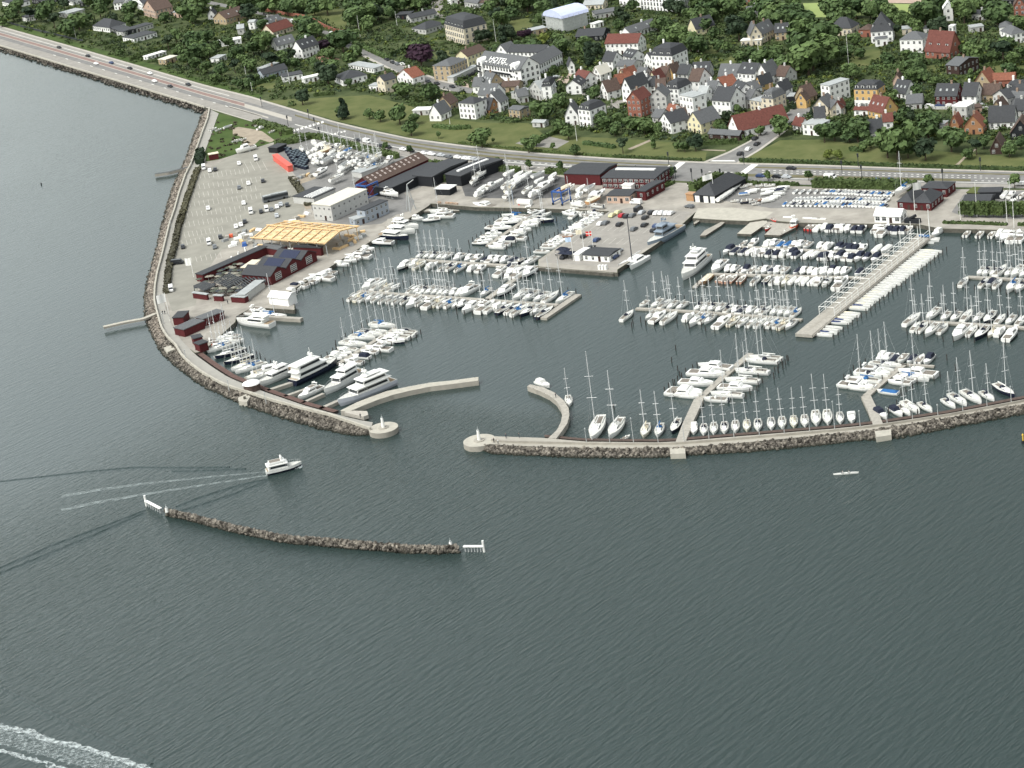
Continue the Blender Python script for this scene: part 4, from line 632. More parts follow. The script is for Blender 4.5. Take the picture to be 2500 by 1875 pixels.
hb('K', 1405, 874, 1640, 898, 38, 4.2, 0, 'f', 'k', 's', label='low black lean-to hall with round roof lights beside the red boat hall', win=0, name='lean_to_hall', cat='boat hall')
hb('M', 170, 402, 432, 424, 26, 4.6, .8, 'f', 'k', 's', label='black flat hall between the lean-to and the white skylight hall', win=0, name='boat_hall', cat='boat hall')
T = hb('M', 610, 385, 818, 415, 27, 4.6, .8, 'f', 'k', 's', label='black hall with one long white roof light', win=0, name='boat_hall', cat='boat hall'); mb = MB(); mb.box(3.5, 5.2, 4, 23, 5.1, 5.75); ob('roof_light', mb.mesh('roof_light', WRF), T)
hb('M', 460, 532, 660, 537, 6, 2.8, 0, 'f', 'k', 'w', label='small black kiosk with white front canopy on the boatyard quay', name='kiosk', cat='kiosk', win=0)
hb('K', 600, 1192, 850, 1217, 24, 7, 0, 'f', 'g', 'e', label='tall grey workshop with beige sheet roof', name='workshop', cat='workshop', ww=.9, wh=.9)
T = hb('K', 600, 1002, 890, 872, 13, 3.2, 0, 'f', 'g', 's', label='long low shed with dark roof and white roof ribs', name='shed', cat='shed', win=0); w_ = dst('K', (600, 1002), (890, 872))
for k in range(4): mb = MB(); mb.box(0, w_, .8+1.5*k, 1.5+1.5*k, 3.5, 3.9); ob('roof_rib', mb.mesh('roof_rib', WRF), T)
hb('K', 1300, 1242, 1610, 1105, 5, 5.6, 0, 'f', 'B', 's', label='two storey blue grey portable office block', name='portable_office', cat='portable office'); hb('K', 1150, 1285, 1300, 1240, 5, 2.8, 0, 'f', 'B', 'g', label='single storey blue grey portable cabin', name='portable_cabin', cat='portable cabin')
L0 = [(1457, 1087), (1662, 977), (1868, 868), (2075, 758)]
for k, nme in enumerate(('nearest', 'middle', 'farthest')):
    T = hb('L', *L0[k], *L0[k+1], 15, 3.8, 2.4, 'y', 'R', 's', label=f'{nme} of three red quay halls with low slate gables', name='quay_hall', cat='quay hall', ch=0, win=0); w_ = dst('L', L0[k], L0[k+1]); q = MB(); q.box(-1.9, 1.9, -.08, 0, .9, 3.9, 0)
    for a in (-1.75, -.85, .05, .95):
        for b_ in (1., 1.75, 2.5, 3.25): q.box(a, a+.75, -.12, -.08, b_, b_+.55, 1)
    ob('lattice_window', q.mesh('lattice_window', [FRM, GLS]), T, (w_*.5, 0, 0))
    if k: mb = MB(); mb.box(-.0, w_/2-.5, 3, 12, 0, .1); o = ob('solar_panel', mb.mesh('solar_panel', PAN), T, (.3, 0, 4.2)); o.rotation_euler = (0, -math.atan2(2.4, w_/2), 0)
hb('L', 2130, 690, 2160, 672, 14, 3.4, 1, 'f', 'R', 's', label='low red end bay behind the three quay halls', name='annex', cat='annex', win=0)
hb('L', 450, 1032, 545, 1047, 37, 3.2, 0, 'f', 'R', 's', label='long narrow red market hall with flat slate grey roof', name='market_hall', cat='market hall', win=0); 
for k in range(7):
    c = G('L', 560+92*k, 1035-62*k); o = tag(ob('column', MB().box(-.3, .3, -.3, .3, 0, 3.).mesh('column', W_), None, c, 1.0), None, 'column', 'white columns along the market hall'); later(o, 'short white square column', 'along the long red market hall')
hb('L', 1110, 1312, 1370, 1115, 4, 2.9, 0, 'f', 'g', 'g', label='slanting grey shed at the corner of the restaurant yard', name='shed', cat='shed', win=0); hb('L', 400, 1262, 590, 1288, 1, 2.3, 0, 'f', 'R', 'g', label='left length of red timber fence around the restaurant yard', name='timber_fence', cat='fence', win=0); hb('L', 680, 1300, 800, 1306, 1, 2.3, 0, 'f', 'R', 'g', label='middle length of red timber fence around the restaurant yard', name='timber_fence', cat='fence', win=0)
hb('L', 915, 1318, 1100, 1330, 2.5, 2.4, 0, 'f', 'R', 'g', label='red timber kiosk closing the front of the restaurant yard', name='kiosk', cat='kiosk', win=0); hb('L', 1330, 660, 1560, 700, 5, 3, .5, 'f', 'R', 'd', label='small red shed behind the restaurant yard', name='shed', cat='shed', win=0)
hb('L', 1430, 1342, 1692, 1372, 5, 3.2, 1.6, 'x', (TNT, 'white'), (TNT, 'white'), label='white gabled tent on the quay beside the restaurant', name='tent', cat='tent', win=0); hb('Q', 470, 522, 610, 512, 7, 3, 0, 'f', 'R', 's', label='square red hut with slate grey roof by the promenade', name='hut', cat='hut', win=0)
hb('Q', 880, 542, 1160, 432, 5, 3, 0, 'f', 'R', 'd', label='long red hut above the big motor yacht', name='hut', cat='hut', win=0); hb('Q', 622, 682, 892, 562, 6, 3, 0, 'f', 'R', 'd', label='long red hut between the promenade and the square red hut', name='hut', cat='hut', win=0)
hb('Q', 752, 802, 870, 772, 4, 2.8, 0, 'f', 'R', 's', label='upper of two small red huts at the marina corner', name='hut', cat='hut', win=0); hb('Q', 828, 882, 940, 842, 4, 2.8, 0, 'f', 'R', 's', label='lower of two small red huts at the marina corner', name='hut', cat='hut', win=0)
hb('N', 445, 388, 925, 402, 16, 4.8, .8, 'f', 'R', 's', label='wide red boatyard hall with dark roof, left of the pair', name='boat_hall', cat='boat hall', win=0); T = hb('N', 950, 442, 1665, 455, 17, 4.6, .6, 'f', 'R', 's', label='widest red hall, with a long white roof light', name='boat_hall', cat='boat hall', ww=1.6, wh=1.2)
w_ = dst('N', (950, 442), (1665, 455)); mb = MB(); mb.box(w_*.08, w_*.82, 9.5, 11.5, 5.3, 5.9); ob('roof_light', mb.mesh('roof_light', WRF), T)
hb('N', 1420, 600, 1535, 608, 15, 4., .3, 'f', 'R', 's', label='low red wing beside the harbour access road', name='harbour_office', cat='harbour office'); hb('N', 1010, 642, 1322, 645, 9, 3.2, .4, 'f', 'p', 's', label='low pinkish brick building with arched windows by the pier car park', name='club_house', cat='club house', ww=1.5, wh=1.4)
hb('O', 190, 512, 478, 532, 25, 3.2, 4, 'h', 'k', 's', label='black hipped rowing club house with white doors', name='rowing_club', cat='club house', win=0)
T = [o for o in COL.objects if o.get('label', '').startswith('black hipped')][0]
for x in (.8, 5., 8.2): mb = MB(); mb.box(x, x+2.2, -.12, .0, 0, 2.8); ob('door', mb.mesh('door', GEL), T)
hb('O', 90, 497, 188, 505, 3, 2.8, .1, 'f', (MAH, 'wood'), (MAH, 'wood'), label='small orange brown timber shed left of the black club house', name='shed', cat='shed', win=0)
hb('P', 850, 492, 1010, 500, 13, 3.2, 3, 'h', 'R', 's', label='left half of the red club house with black hipped roofs', name='club_house', cat='club house'); hb('P', 1010, 500, 1212, 508, 13, 3.2, 3, 'h', 'R', 's', label='right half of the red club house with black hipped roofs', name='club_house', cat='club house'); hb('P', 1110, 352, 1385, 362, 9, 3.6, 1.5, 'h', 'R', 's', label='red back building of the club house by the coast road', name='club_house', cat='club house')
hb('P', 600, 632, 880, 642, 6.5, 2.8, 2, 'x', (TNT, 'white'), (TNT, 'white'), label='white party tent with a row of arched windows on the quay', name='party_tent', cat='tent', ww=1.6, wh=1.4); hb('P', 1560, 482, 1850, 482, 8, 3, 1, 'f', 'k', 's', label='low black pavilion behind the clipped hedge blocks', name='pavilion', cat='pavilion', win=0)
hb('P', 1720, 385, 1960, 380, 6, 2.8, .4, 'f', 'k', 's', label='black garden canopy near the coast road at the right edge', name='canopy', cat='canopy', win=0); hb('P', 1600, 380, 1730, 385, 7, 2.5, 0, 'f', 'k', (LWN, 'green'), label='small shed with green sedum roof at the right', name='shed', cat='shed', win=0)
hb('J', 1685, 942, 1750, 927, 28, 2.8, 0, 'f', (COR, 'coral'), 'v', label='long coral red shipping container by the car park', name='shipping_container', cat='container', win=0); hb('J', 618, 785, 745, 762, 3, 2.8, 0, 'f', 'R', (CVC, 'cream'), label='small red cabin with cream roof at the corner of the car park', name='cabin', cat='cabin', win=0)
hb('K', 100, 300, 230, 245, 6, 2.6, 0, 'f', 'k', 's', label='dark shed beside the coral container', name='shed', cat='shed', win=0); hb('K', 1240, 640, 1460, 560, 7, 2.6, 0, 'f', 'g', 'g', label='pale grey flat store in front of the red boat hall', name='store', cat='store', win=0)
hb('N', 690, 1418, 1040, 1438, 9, 2.3, .5, 'f', 'w', 's', label='low white ferry kiosk with curved dark roof on the pier', name='pier_kiosk', cat='kiosk'); hb('N', 570, 1420, 640, 1425, 8, 2.6, .2, 'f', 'w', 'w', label='narrow white annex beside the pier kiosk', name='annex', cat='annex', win=0); hb('N', 1215, 480, 1340, 485, 3, 2.6, 0, 'f', 'w', 'w', label='small white cabin above the pinkish brick building', name='cabin', cat='cabin', win=0)
# ---- timber frame hall under construction
def frame_hall():
    A, B = G('K', -195, 1612), G('K', 775, 1690); v = B-A; w = float(np.linalg.norm(v)); rz = math.atan2(v[1], v[0]); d = 21; h = 5.6; rh = 1.8
    T = ob('timber_frame_hall', None, None, A, rz); tag(T, 'hall under construction with bare yellow timber roof beams', 'building')
    def z(y): return h+rh*(1-abs(y-d/2)/(d/2))
    for k in range(9):
        x = w*k/8; mb = MB()
        for a, b in ((-1, d/2), (d/2, d+1)): mb.add([(x-.28, a, z(a)), (x+.28, a, z(a)), (x+.28, b, z(b)), (x-.28, b, z(b)), (x-.28, a, z(a)+.5), (x+.28, a, z(a)+.5), (x+.28, b, z(b)+.5), (x-.28, b, z(b)+.5)], [(3, 2, 1, 0), (4, 5, 6, 7), (0, 1, 5, 4), (1, 2, 6, 5), (2, 3, 7, 6), (3, 0, 4, 7)])
        ob('rafter', mb.mesh('rafter', TIM), T)
        for y in (0, d): mb = MB(); mb.bar((x, y, 0), (x, y, h-.02), .2); ob('post', mb.mesh('post', TIM if y else STL), T)
    for y in (-.8, d/2, d+.8):
        mb = MB(); mb.box(-1, w+1, y-.45, y+.45, z(y)+.52, z(y)+.75); ob('purlin', mb.mesh('purlin', TIM), T)
    for k in range(8):
        for a, b in ((-.6, d/2), (d/2, d+.6)):
            mb = MB(); x0, x1 = w*k/8+.5, w*(k+1)/8-.5; roofslab(mb, [(x0, a, z(a)-.2), (x1, a, z(a)-.2), (x1, b, z(b)-.2), (x0, b, z(b)-.2)], .12)
            for j in range(4):
                y = a+(b-a)*(j+.5)/4; mb.box(x0, x1, y-.12, y+.12, z(y)-.02, z(y)+.22)
            ob('roof_panel', mb.mesh('roof_panel', PLY), T)
    mb = MB(); mb.box(.5, w-.5, 3, d-1, .02, .12); ob('floor_slab', mb.mesh('floor_slab', CNC), T)
    HB.append((A[:2], v[:2]/w, w, d, 0, 0, 0, 0))
frame_hall()
# ================================================================ BOATS
def hullmesh(L, B, fb, kind='sail', mats=(GEL,), cutter=0):
    """hull from stern (-L/2) to bow (+L/2); returns hull mesh, deck mesh"""
    prof = {'sail': [(0, .62), (.15, .82), (.35, .98), (.5, 1), (.68, .86), (.84, .52), (.95, .18), (1, .02)], 'motor': [(0, .9), (.15, .96), (.4, 1), (.6, .96), (.78, .76), (.9, .42), (.97, .16), (1, .03)],
            'slim': [(0, .1), (.12, .5), (.3, .86), (.5, 1), (.7, .84), (.88, .42), (.97, .12), (1, .02)], 'cat': [(0, .8), (.2, .95), (.5, 1), (.7, .8), (.88, .4), (1, .03)]}[kind]
    mb = MB(); V = []; n = len(prof)
    for s, b in prof:
        x = -L/2+L*s; z = fb*(1+.28*s*s); rk = L*.03*s
        V += [(x+rk, b*B/2, z), (x+rk*.6, b*B/2*.97, z*.45), (x-rk*.4, b*B/2*.74, -.15), (x-rk, 0, -.5), (x-rk*.4, -b*B/2*.74, -.15), (x+rk*.6, -b*B/2*.97, z*.45), (x+rk, -b*B/2, z)]
    F = []; I = []
    for i in range(n-1):
        for k in range(6): F.append((7*i+k, 7*i+7+k, 7*i+8+k, 7*i+k+1)); I.append(1 if k in (1, 4) and len(mats) > 1 else 0)
    F += [(0, 1, 2, 3, 4, 5, 6), tuple(7*(n-1)+k for k in range(7))[::-1]]; I += [0, 0]
    mb.V = V; mb.F = F; mb.I = I; hull = mb.mesh('hull', mats, False); bpy_bm2(hull)
    mb = MB(); V = []
    for s, b in prof:
        x = -L/2+L*s+L*.03*s; z = fb*(1+.28*s*s)-.06; bb = max(0, b*B/2-.1); V += [(x, bb, z), (x, -bb, z)]
    mb.add(V, [(2*i, 2*i+1, 2*i+3, 2*i+2) for i in range(n-1)]); return hull, mb
PROTO = {}
def P_(key, L, parts, desc, cat): PROTO[key] = (L, parts, desc, cat)
def sailboat(key, L, B, hm, cover, hood, mast, desc, deckm=DKW, kind='sail', dark=0):
    fb = .085*L+.1; hull, dk = hullmesh(L, B, fb, kind, hm if isinstance(hm, tuple) else (hm,)); z = fb*1.05
    parts = [('hull', hull, 0), ('deck', dk.mesh('deck', deckm), 0)]
    mb = MB(); mb.box(-.06*L, .22*L, -B*.26, B*.26, z-.05, z+.38, 0, (.25, .15)); mb.box(.0, .17*L, -B*.265, B*.265, z+.1, z+.24, 1, (0, .0)); parts.append(('cabin', mb.mesh('cabin', [hm[0] if isinstance(hm, tuple) else (GEL if hm is NAVY else hm), GLS]), 0))
    mb = MB(); mb.box(-.40*L, -.09*L, -B*.24, B*.24, z-.1, z+.08, 0); mb.box(-.42*L, -.08*L, B*.24, B*.31, z-.1, z+.26, 1); mb.box(-.42*L, -.08*L, -B*.31, -B*.24, z-.1, z+.26, 1); parts.append(('cockpit', mb.mesh('cockpit', [SOL, DKW]), 0))
    mx = .10*L; mb = MB(); mb.bar((mx, 0, z+.3), (mx-.015*mast, 0, z+mast), .11, 0, .08, 6); parts.append(('mast', mb.mesh('mast', CLD if dark else ALU), 0))
    for q in (.4, .68): mb = MB(); mb.bar((mx, -B*.36*(1.15-q*.5), z+mast*q), (mx, B*.36*(1.15-q*.5), z+mast*q), .055); parts.append(('spreader', mb.mesh('spreader', ALU), 4))
    mb = MB(); mb.bar((mx-.1, 0, z+1.25), (-.30*L, 0, z+1.2), .19, 0, .13, 6); parts.append(('boom', mb.mesh('boom', cover), 4))
    mb = MB()
    for s in (-1, 1):
        mb.bar((mx, s*B*.46, z), (mx-.015*mast, 0, z+mast*.97), .014, 0, .014, 3)
    mb.bar((.5*L, 0, z+.1), (mx, 0, z+mast*.93), .022, 0, .022, 3); mb.bar((-.48*L, 0, z+.1), (mx, 0, z+mast), .014, 0, .014, 3); parts.append(('rigging', mb.mesh('rigging', STL), 0))
    if hood is not None: mb = MB(); mb.ell((-.07*L, 0, z+.2), (.075*L, B*.31, .75), 0, 8, 4, True); parts.append(('spray_hood', mb.mesh('spray_hood', hood), 0))
    P_(key, L, parts, desc, 'sailing boat')
GS = (GEL, GEL); GN = (GEL, NAVY)
sailboat('S', 11.5, 3.5, GEL, CVW, CVW, 15, 'white sailing yacht'); sailboat('S1', 12.0, 3.6, GEL, CVB, CVB, 15.5, 'white yacht with blue canvas'); sailboat('S2', 11.2, 3.4, GEL, CVG, CVN, 14.5, 'white yacht with dark hood')
sailboat('S3', 11.8, 3.5, NAVY, CVW, CVN, 15.5, 'navy hulled sailing yacht', DKW); sailboat('s', 8.8, 2.85, GEL, CVW, None, 11.5, 'small white sailboat'); sailboat('s1', 8.5, 2.8, GEL, CVN, CVN, 11, 'small sailboat with dark hood')
sailboat('s2', 9.0, 2.9, CRM, CVC, CVC, 12, 'small cream sailboat'); sailboat('s3', 8.6, 2.8, GEL, CVB, CVB, 11.5, 'small sailboat with blue canvas'); sailboat('s4', 8.8, 2.8, GEL, CVG, CVG, 11.8, 'small sailboat with grey cover', DKW)
sailboat('T', 18.5, 4.9, GEL, CVW, None, 26, 'large white two masted racing yacht')
sailboat('R', 11, 3.3, (ORP, ORP), CVW, None, 13, 'red wooden sailing cutter with white deck', WRF)
def motorboat(key, L, B, hm, style, desc, can=CVN, cat='motor boat'):
    fb = .085*L+.3; hull, dk = hullmesh(L, B, fb, 'motor', hm if isinstance(hm, tuple) else (hm,)); z = fb*1.06; parts = [('hull', hull, 0), ('deck', dk.mesh('deck', GEL if style != 'open' else DKW), 0)]
    if style in ('cruiser', 'fly'):
        mb = MB(); mb.box(-.18*L, .24*L, -B*.36, B*.36, z-.1, z+1.0, 0, (.06*L, B*.05)); parts.append(('cabin', mb.mesh('cabin', GEL), 0))
        mb = MB(); mb.add([(.21*L, -B*.33, z+.35), (.21*L, B*.33, z+.35), (.125*L, B*.29, z+1.12), (.125*L, -B*.29, z+1.12)], [(0, 1, 2, 3)]); mb.box(-.12*L, .14*L, -B*.355, B*.355, z+.42, z+.80, 0, (.03*L, .06)); parts.append(('windscreen', mb.mesh('windscreen', GLS), 0))
        mb = MB(); mb.box(-.44*L, -.17*L, -B*.32, B*.32, z-.25, z+.06); parts.append(('cockpit', mb.mesh('cockpit', SOL), 0))
        if style == 'fly':
            mb = MB(); mb.box(-.26*L, .12*L, -B*.36, B*.36, z+1.0, z+1.5, 0, (.03*L, .1)); mb.box(-.2*L, .05*L, -B*.26, B*.26, z+1.5, z+1.53, 1); parts.append(('flybridge', mb.mesh('flybridge', [GEL, SOL]), 0))
            mb = MB(); mb.bar((-.2*L, -B*.34, z+1.4), (-.22*L, -B*.3, z+2.3), .09); mb.bar((-.2*L, B*.34, z+1.4), (-.22*L, B*.3, z+2.3), .09); mb.box(-.25*L, -.19*L, -B*.32, B*.32, z+2.25, z+2.4); mb.ell((-.22*L, 0, z+2.6), (.3, .3, .3)); parts.append(('radar_arch', mb.mesh('radar_arch', GEL), 0))
        else: mb = MB(); mb.box(-.15*L, .08*L, -B*.3, B*.3, z+1.08, z+1.2, 0, (.2, .1)); parts.append(('hardtop', mb.mesh('hardtop', GEL), 0))
    elif style == 'canopy':
        mb = MB(); mb.box(-.43*L, .08*L, -B*.42, B*.42, z-.05, z+1.1, 0, (.07*L, B*.10)); parts.append(('canopy', mb.mesh('canopy', can), 0)); mb = MB(); mb.box(.1*L, .3*L, -B*.24, B*.24, z-.05, z+.28, 0, (.2, .15)); parts.append(('cuddy', mb.mesh('cuddy', GEL), 0))
    elif style == 'open':
        mb = MB(); mb.box(-.40*L, .22*L, -B*.33, B*.33, z-.25, z+.02); parts.append(('cockpit', mb.mesh('cockpit', SOL), 0)); mb = MB(); mb.box(-.02*L, .06*L, -B*.15, B*.15, z-.1, z+.6, 0, (.05, .05)); parts.append(('console', mb.mesh('console', GEL), 0))
        mb = MB(); mb.box(-.54*L, -.48*L, -.2, .2, -.2, z+.35, 0, (.05, .05)); parts.append(('outboard_motor', mb.mesh('outboard_motor', CLD), 0))
    elif style == 'cover': mb = MB(); mb.box(-.47*L, .33*L, -B*.45, B*.45, z-.12, z+.45, 0, (.08*L, B*.3)); parts.append(('boat_cover', mb.mesh('boat_cover', can), 0))
    P_(key, L, parts, desc, cat)
motorboat('M', 12.0, 3.9, GEL, 'fly', 'flybridge motor cruiser'); motorboat('M1', 11.5, 3.8, GN, 'cruiser', 'dark banded motor cruiser'); motorboat('M2', 12.5, 4.0, GEL, 'cruiser', 'large hardtop cruiser')
motorboat('m', 7.8, 2.8, GEL, 'cruiser', 'small white cabin cruiser'); motorboat('m1', 7.5, 2.7, GEL, 'canopy', 'white canopied motor boat', CVW); motorboat('m2', 7.2, 2.6, GEL, 'open', 'white open motor boat'); motorboat('m3', 7.6, 2.7, GN, 'cruiser', 'dark banded cabin boat')
motorboat('D', 7.8, 2.75, GEL, 'canopy', 'dark canopied motor boat', CVN); motorboat('D1', 7.4, 2.6, GEL, 'cover', 'boat under dark cover', CVN); motorboat('b', 7.2, 2.6, GEL, 'cover', 'motor boat under blue cover', CVB); motorboat('d', 5.2, 2.0, GEL, 'open', 'white open dinghy', cat='dinghy')
motorboat('c', 7.4, 2.7, GEL, 'cover', 'boat under white cover', CVW); motorboat('r', 6.5, 2.5, (RDP, RDP), 'open', 'red open motor boat'); motorboat('W', 9.5, 3.2, (MAH, MAH), 'cover', 'cream covered wooden boat', CVC); motorboat('w', 7.5, 2.6, (mat('copper_coloured_hull', (.50, .30, .22), .5, .4), MAT['copper_coloured_hull']), 'open', 'open wooden motor boat'); motorboat('g', 8.5, 2.9, GEL, 'cover', 'boat under grey cover', CVG)
motorboat('k', 7.0, 2.6, NAVY, 'open', 'dark hulled open boat')
def keel(key, cov, desc, hm=GEL):
    hull, dk = hullmesh(8.9, 1.6, .75, 'slim', (hm,)); mb = MB(); V = []
    for x, b, h in ((-2.0, .45, .85), (-1.4, .62, 1.05), (.9, .6, 1.1), (1.6, .4, .9)): V += [(x, -b, .78), (x, 0, h), (x, b, .78)]
    mb.add(V, [(3*i+k, 3*i+3+k, 3*i+4+k, 3*i+k+1) for i in range(3) for k in (0, 1)]+[(0, 1, 2), (9, 11, 10)]); me = mb.mesh('boat_cover', cov); bpy_bm2(me)
    P_(key, 8.9, [('hull', hull, 0), ('deck', dk.mesh('deck', DKW), 0), ('boat_cover', me, 0)], desc, 'keelboat')
keel('K', mat('faded_white_canvas', (.50, .50, .47), .85, .2, .12, 1.5), 'slim white covered keelboat'); keel('K1', CVC, 'slim cream covered keelboat'); keel('K2', mat('navy_blue_canvas', (.03, .045, .12), .8, .2, .1, 2), 'slim navy covered keelboat')
hull, dk = hullmesh(4.2, 1.5, .45, 'motor', (GEL,)); mb = MB(); mb.box(-1.7, .9, -.5, .5, .2, .46)
P_('j', 4.2, [('hull', hull, 0), ('deck', dk.mesh('deck', GEL), 0), ('cockpit', mb.mesh('cockpit', CVG), 0)], 'small white racing dinghy', 'dinghy')
hull, dk = hullmesh(4.3, 1.5, .45, 'motor', (GEL,)); mb = MB(); mb.box(-1.9, 1.4, -.62, .62, .4, .6, 0, (.2, .5)); P_('j1', 4.3, [('hull', hull, 0), ('boat_cover', mb.mesh('boat_cover', CVN), 0)], 'small dinghy under dark cover', 'dinghy')
hull, dk = hullmesh(4.3, 1.5, .45, 'motor', (GEL,)); P_('j2', 4.3, [('hull', hull, 0), ('boat_cover', MB().box(-1.9, 1.4, -.62, .62, .4, .62, 0, (.2, .5)).mesh('boat_cover', CVB), 0)], 'small dinghy under blue cover', 'dinghy')
def place(key, loc, rz, label=None, zone=None, group=None, scale=1., tilt=0, name=None, ndesc=None):
    L, parts, desc, cat = PROTO[key]; T = ob(name or cat.replace(' ', '_'), None, None, loc, rz)
    T.rotation_euler = (tilt, 0, rz)
    if scale != 1: T.scale = (scale,)*3
    tag(T, label, cat, group); kids = []
    for n_, me, par in parts:
        kids.append(ob(n_, me, T if not par else kids[par]))
    if not label: later(T, ndesc or desc, zone)
    return T
VAR = {'S': ['S', 'S', 'S1', 'S2', 'S2', 'S', 'S3'], 's': ['s', 's', 's1', 's2', 's3', 's4', 's'], 'M': ['M', 'M2', 'M', 'M1', 'M2'], 'm': ['m', 'm1', 'm', 'm2', 'm3', 'm'], 'D': ['D', 'D', 'D1'], 'K': ['K', 'K', 'K', 'K1'], 'j': ['j', 'j', 'j', 'j1', 'j2']}
PILES = []
def var(c): return random.choice(VAR[c]) if c in VAR else c
def row(t, x0, y0, x1, y1, side, toks, zone, group, z=.05, gap=.9, piles=1, flip=None, jit=.1, dz=.5, sx=1.):
    A, B = G(t, x0, y0, dz), G(t, x1, y1, dz); d = (B-A)/np.linalg.norm(B-A); n = np.array([-d[1], d[0], 0])*side; cnt = 0; pos = []
    for tk in toks.split():
        if tk == '|': continue
        if ':' in tk: key, x = tk.split(':'); x = float(x)
        else: key = var(tk[0]); x = float(tk[1:])
        L = PROTO[key][0]*sx; off = n*(gap+L/2); a, b = PJ(A+off), PJ(B+off); X = px(t, x, 0)[0]; u = (X-a[0])/(b[0]-a[0]); p = A+off+(B-A)*u
        fl = (random.random() < .75) if flip is None else flip; dr = -n if fl else n
        rz = math.atan2(dr[1], dr[0])+random.gauss(0, .025); p = p+n*random.uniform(-.3, .3)
        if z <= .1: rz += 0
        place(key, (p[0], p[1], z), rz, None, zone, group, sx*random.uniform(.93, 1.07), random.gauss(0, .012)); cnt += 1; pos.append((u, L))
    if piles:
        Lm = max(l for _, l in pos); us = [u for u, _ in pos]; ln = float(np.linalg.norm(B-A)); k = int((max(us)-min(us)+.04)*ln/3.7)+1
        for i in range(k+1):
            u = min(us)-.02+(max(us)-min(us)+.04)*i/max(1, k); Lx = min([(abs(u-v), l) for v, l in pos])[1]; p = A+(B-A)*u+n*(gap+Lx+1.3); PILES.append((p[0], p[1], zone))
FARL = 'on far side of '; NEAR = 'on near side of '
g1 = 'boats moored at the left basin pontoons'; g2 = 'boats moored at the right basin pontoons'; g3 = 'boats berthed inside the outer mole'; g4 = 'boats berthed along the quays'; g5 = 'keelboats berthed at the framed pier'
row('M', 120, 1395, 1700, 1490, 1, 's270 s370 s450 s550 s620 m790 m940 m1040 D1150 m1230 m1320 m1410 D1510 k1600', 'beyond the upper left-basin pontoon', g1)
row('M', 120, 1410, 1700, 1510, -1, 'M60 m170 s250 m430 s4:600 s690 s820 m980 m1090 M1370 m1480 M1590', 'before the upper left-basin pontoon', g1)
row('S', 520, 1272, 2212, 1388, 1, 'M700 S810 s2:910 s1010 s1290 s1360 s1440 s1520 s1600 s1680 s1750 m1830 m1910 M2030', 'beyond the longest pontoon, left part', g1)
row('U', 660, 950, 1560, 1020, 1, 'S1060 S1200 S1340 S1470 S1650', 'beyond the longest pontoon, right part', g1)
place('s3', G('U', 590, 865, .05), ang('U', 590, 865, -50, 35), 'small white sailing boat with blue canvas left of the linking walkway', None, g1)
row('S', 520, 1290, 2212, 1405, -1, 's470 s560 s630 s700 s790 s910 s1000 s1090 s1190 M1310 s1400 M1530 s1620 s1700 s1790 s1870 m1950 M2070', 'before the longest pontoon, left part', g1)
row('U', 200, 930, 1560, 1045, -1, 's520 M600 S690 m790 S850 S960 S1060 S1170 s1290 S1390', 'before the longest pontoon, right part', g1)
for (x, y, k, l) in ((1185, 600, 'M1', 'dark banded motor cruiser at the top right of the linking walkway'), (900, 560, 'D', 'motor boat under dark canopy left of the linking walkway top'), (950, 610, 'M', 'large flybridge cruiser left of the linking walkway'), (850, 850, 'M1', 'dark banded motor cruiser right of the linking walkway foot'), (900, 655, 'm', 'small cabin cruiser lowest on the left of the linking walkway')):
    place(k, G('U', x, y, .05), ang('U', x, y, -60, 44), l, None, g1, 1.05)
row('M', 1160, 1210, 1850, 740, 1, 'm1070 m1120 m1190 m1250 M1300 m1360 M1420 S1470 S1530', 'above the short finger pontoon', g1, gap=.6); row('M', 1180, 1225, 1870, 755, -1, 'm1290 m1350 D1420 M1520 m1570 m1640 m1720 m1780 S1870', 'below the short finger pontoon', g1, gap=.6)
row('N', 80, 1400, 1040, 760, 1, 'm120 m210 m250 m300 m340 w430 m490 m540 m590 m630 m680 m730 m790 m850', 'along left edge of pier car park', g4, gap=.5, dz=1.)
place('S', G('N', -30, 1450, .05), ang('N', 0, 1440, -70, 36), 'white sailing yacht at the left corner of the pier car park', None, g4)
row('L', 1500, 1180, 2212, 840, -1, 'm1680 m1750 D1800 m1840 m1890 m1950 m2000 m2060 M2120', 'along the restaurant quay', g4, gap=.4, piles=1, dz=1.); row('S', 0, 1010, 780, 540, -1, 'm70 m120 m290 m380 m430 M520 m590 m640 M830', 'below the timber frame hall', g4, gap=.4, dz=1.)
place('m', G('S', 1300, 312, .05), ang('S', 1300, 312, 60, 2), 'small white cabin cruiser alone at the boatyard quay steps', None, g4); place('m3', G('S', 1515, 328, .05), ang('S', 1515, 328, -60, 8), 'small cabin cruiser before the cream barge', None, g4)
place('M', G('S', 1650, 285, .05), ang('S', 1650, 285, -60, 2), 'cream fly bridge cruiser moored outside the yard pontoon', None, g4, 1.0); place('S', G('S', 1640, 222, .05), ang('S', 1640, 222, -60, -2), 'white sailing yacht against the yard pontoon', None, g4)
place('M2', G('M', 1130, 705, .05), ang('M', 1130, 705, -60, -8), 'white motor cruiser with green waterline at the boatyard quay', None, g4, 1.1); place('r', G('M', 1410, 735, .05), 0.1-.5, 'small red boat against the boatyard quay', None, g4); place('m', G('M', 1725, 738, .05), ang('M', 1725, 738, -60, 5), 'white cabin boat below the boatyard fuel tank', None, g4)
place('M', G('M', 1800, 815, .05), ang('M', 1800, 815, 60, -20), 'white cruiser at the top of the short finger pontoon', None, g1, .9); place('S2', G('M', 1900, 835, .05), ang('M', 1900, 835, 60, -22), 'grey covered yacht at the top right of the short finger pontoon', None, g1, .9)
row('N', 380, 745, 1000, 752, -1, 'm560 m860', 'rafted at the top quay left of pier car park', g4, gap=.4, piles=0, flip=True, dz=1.)
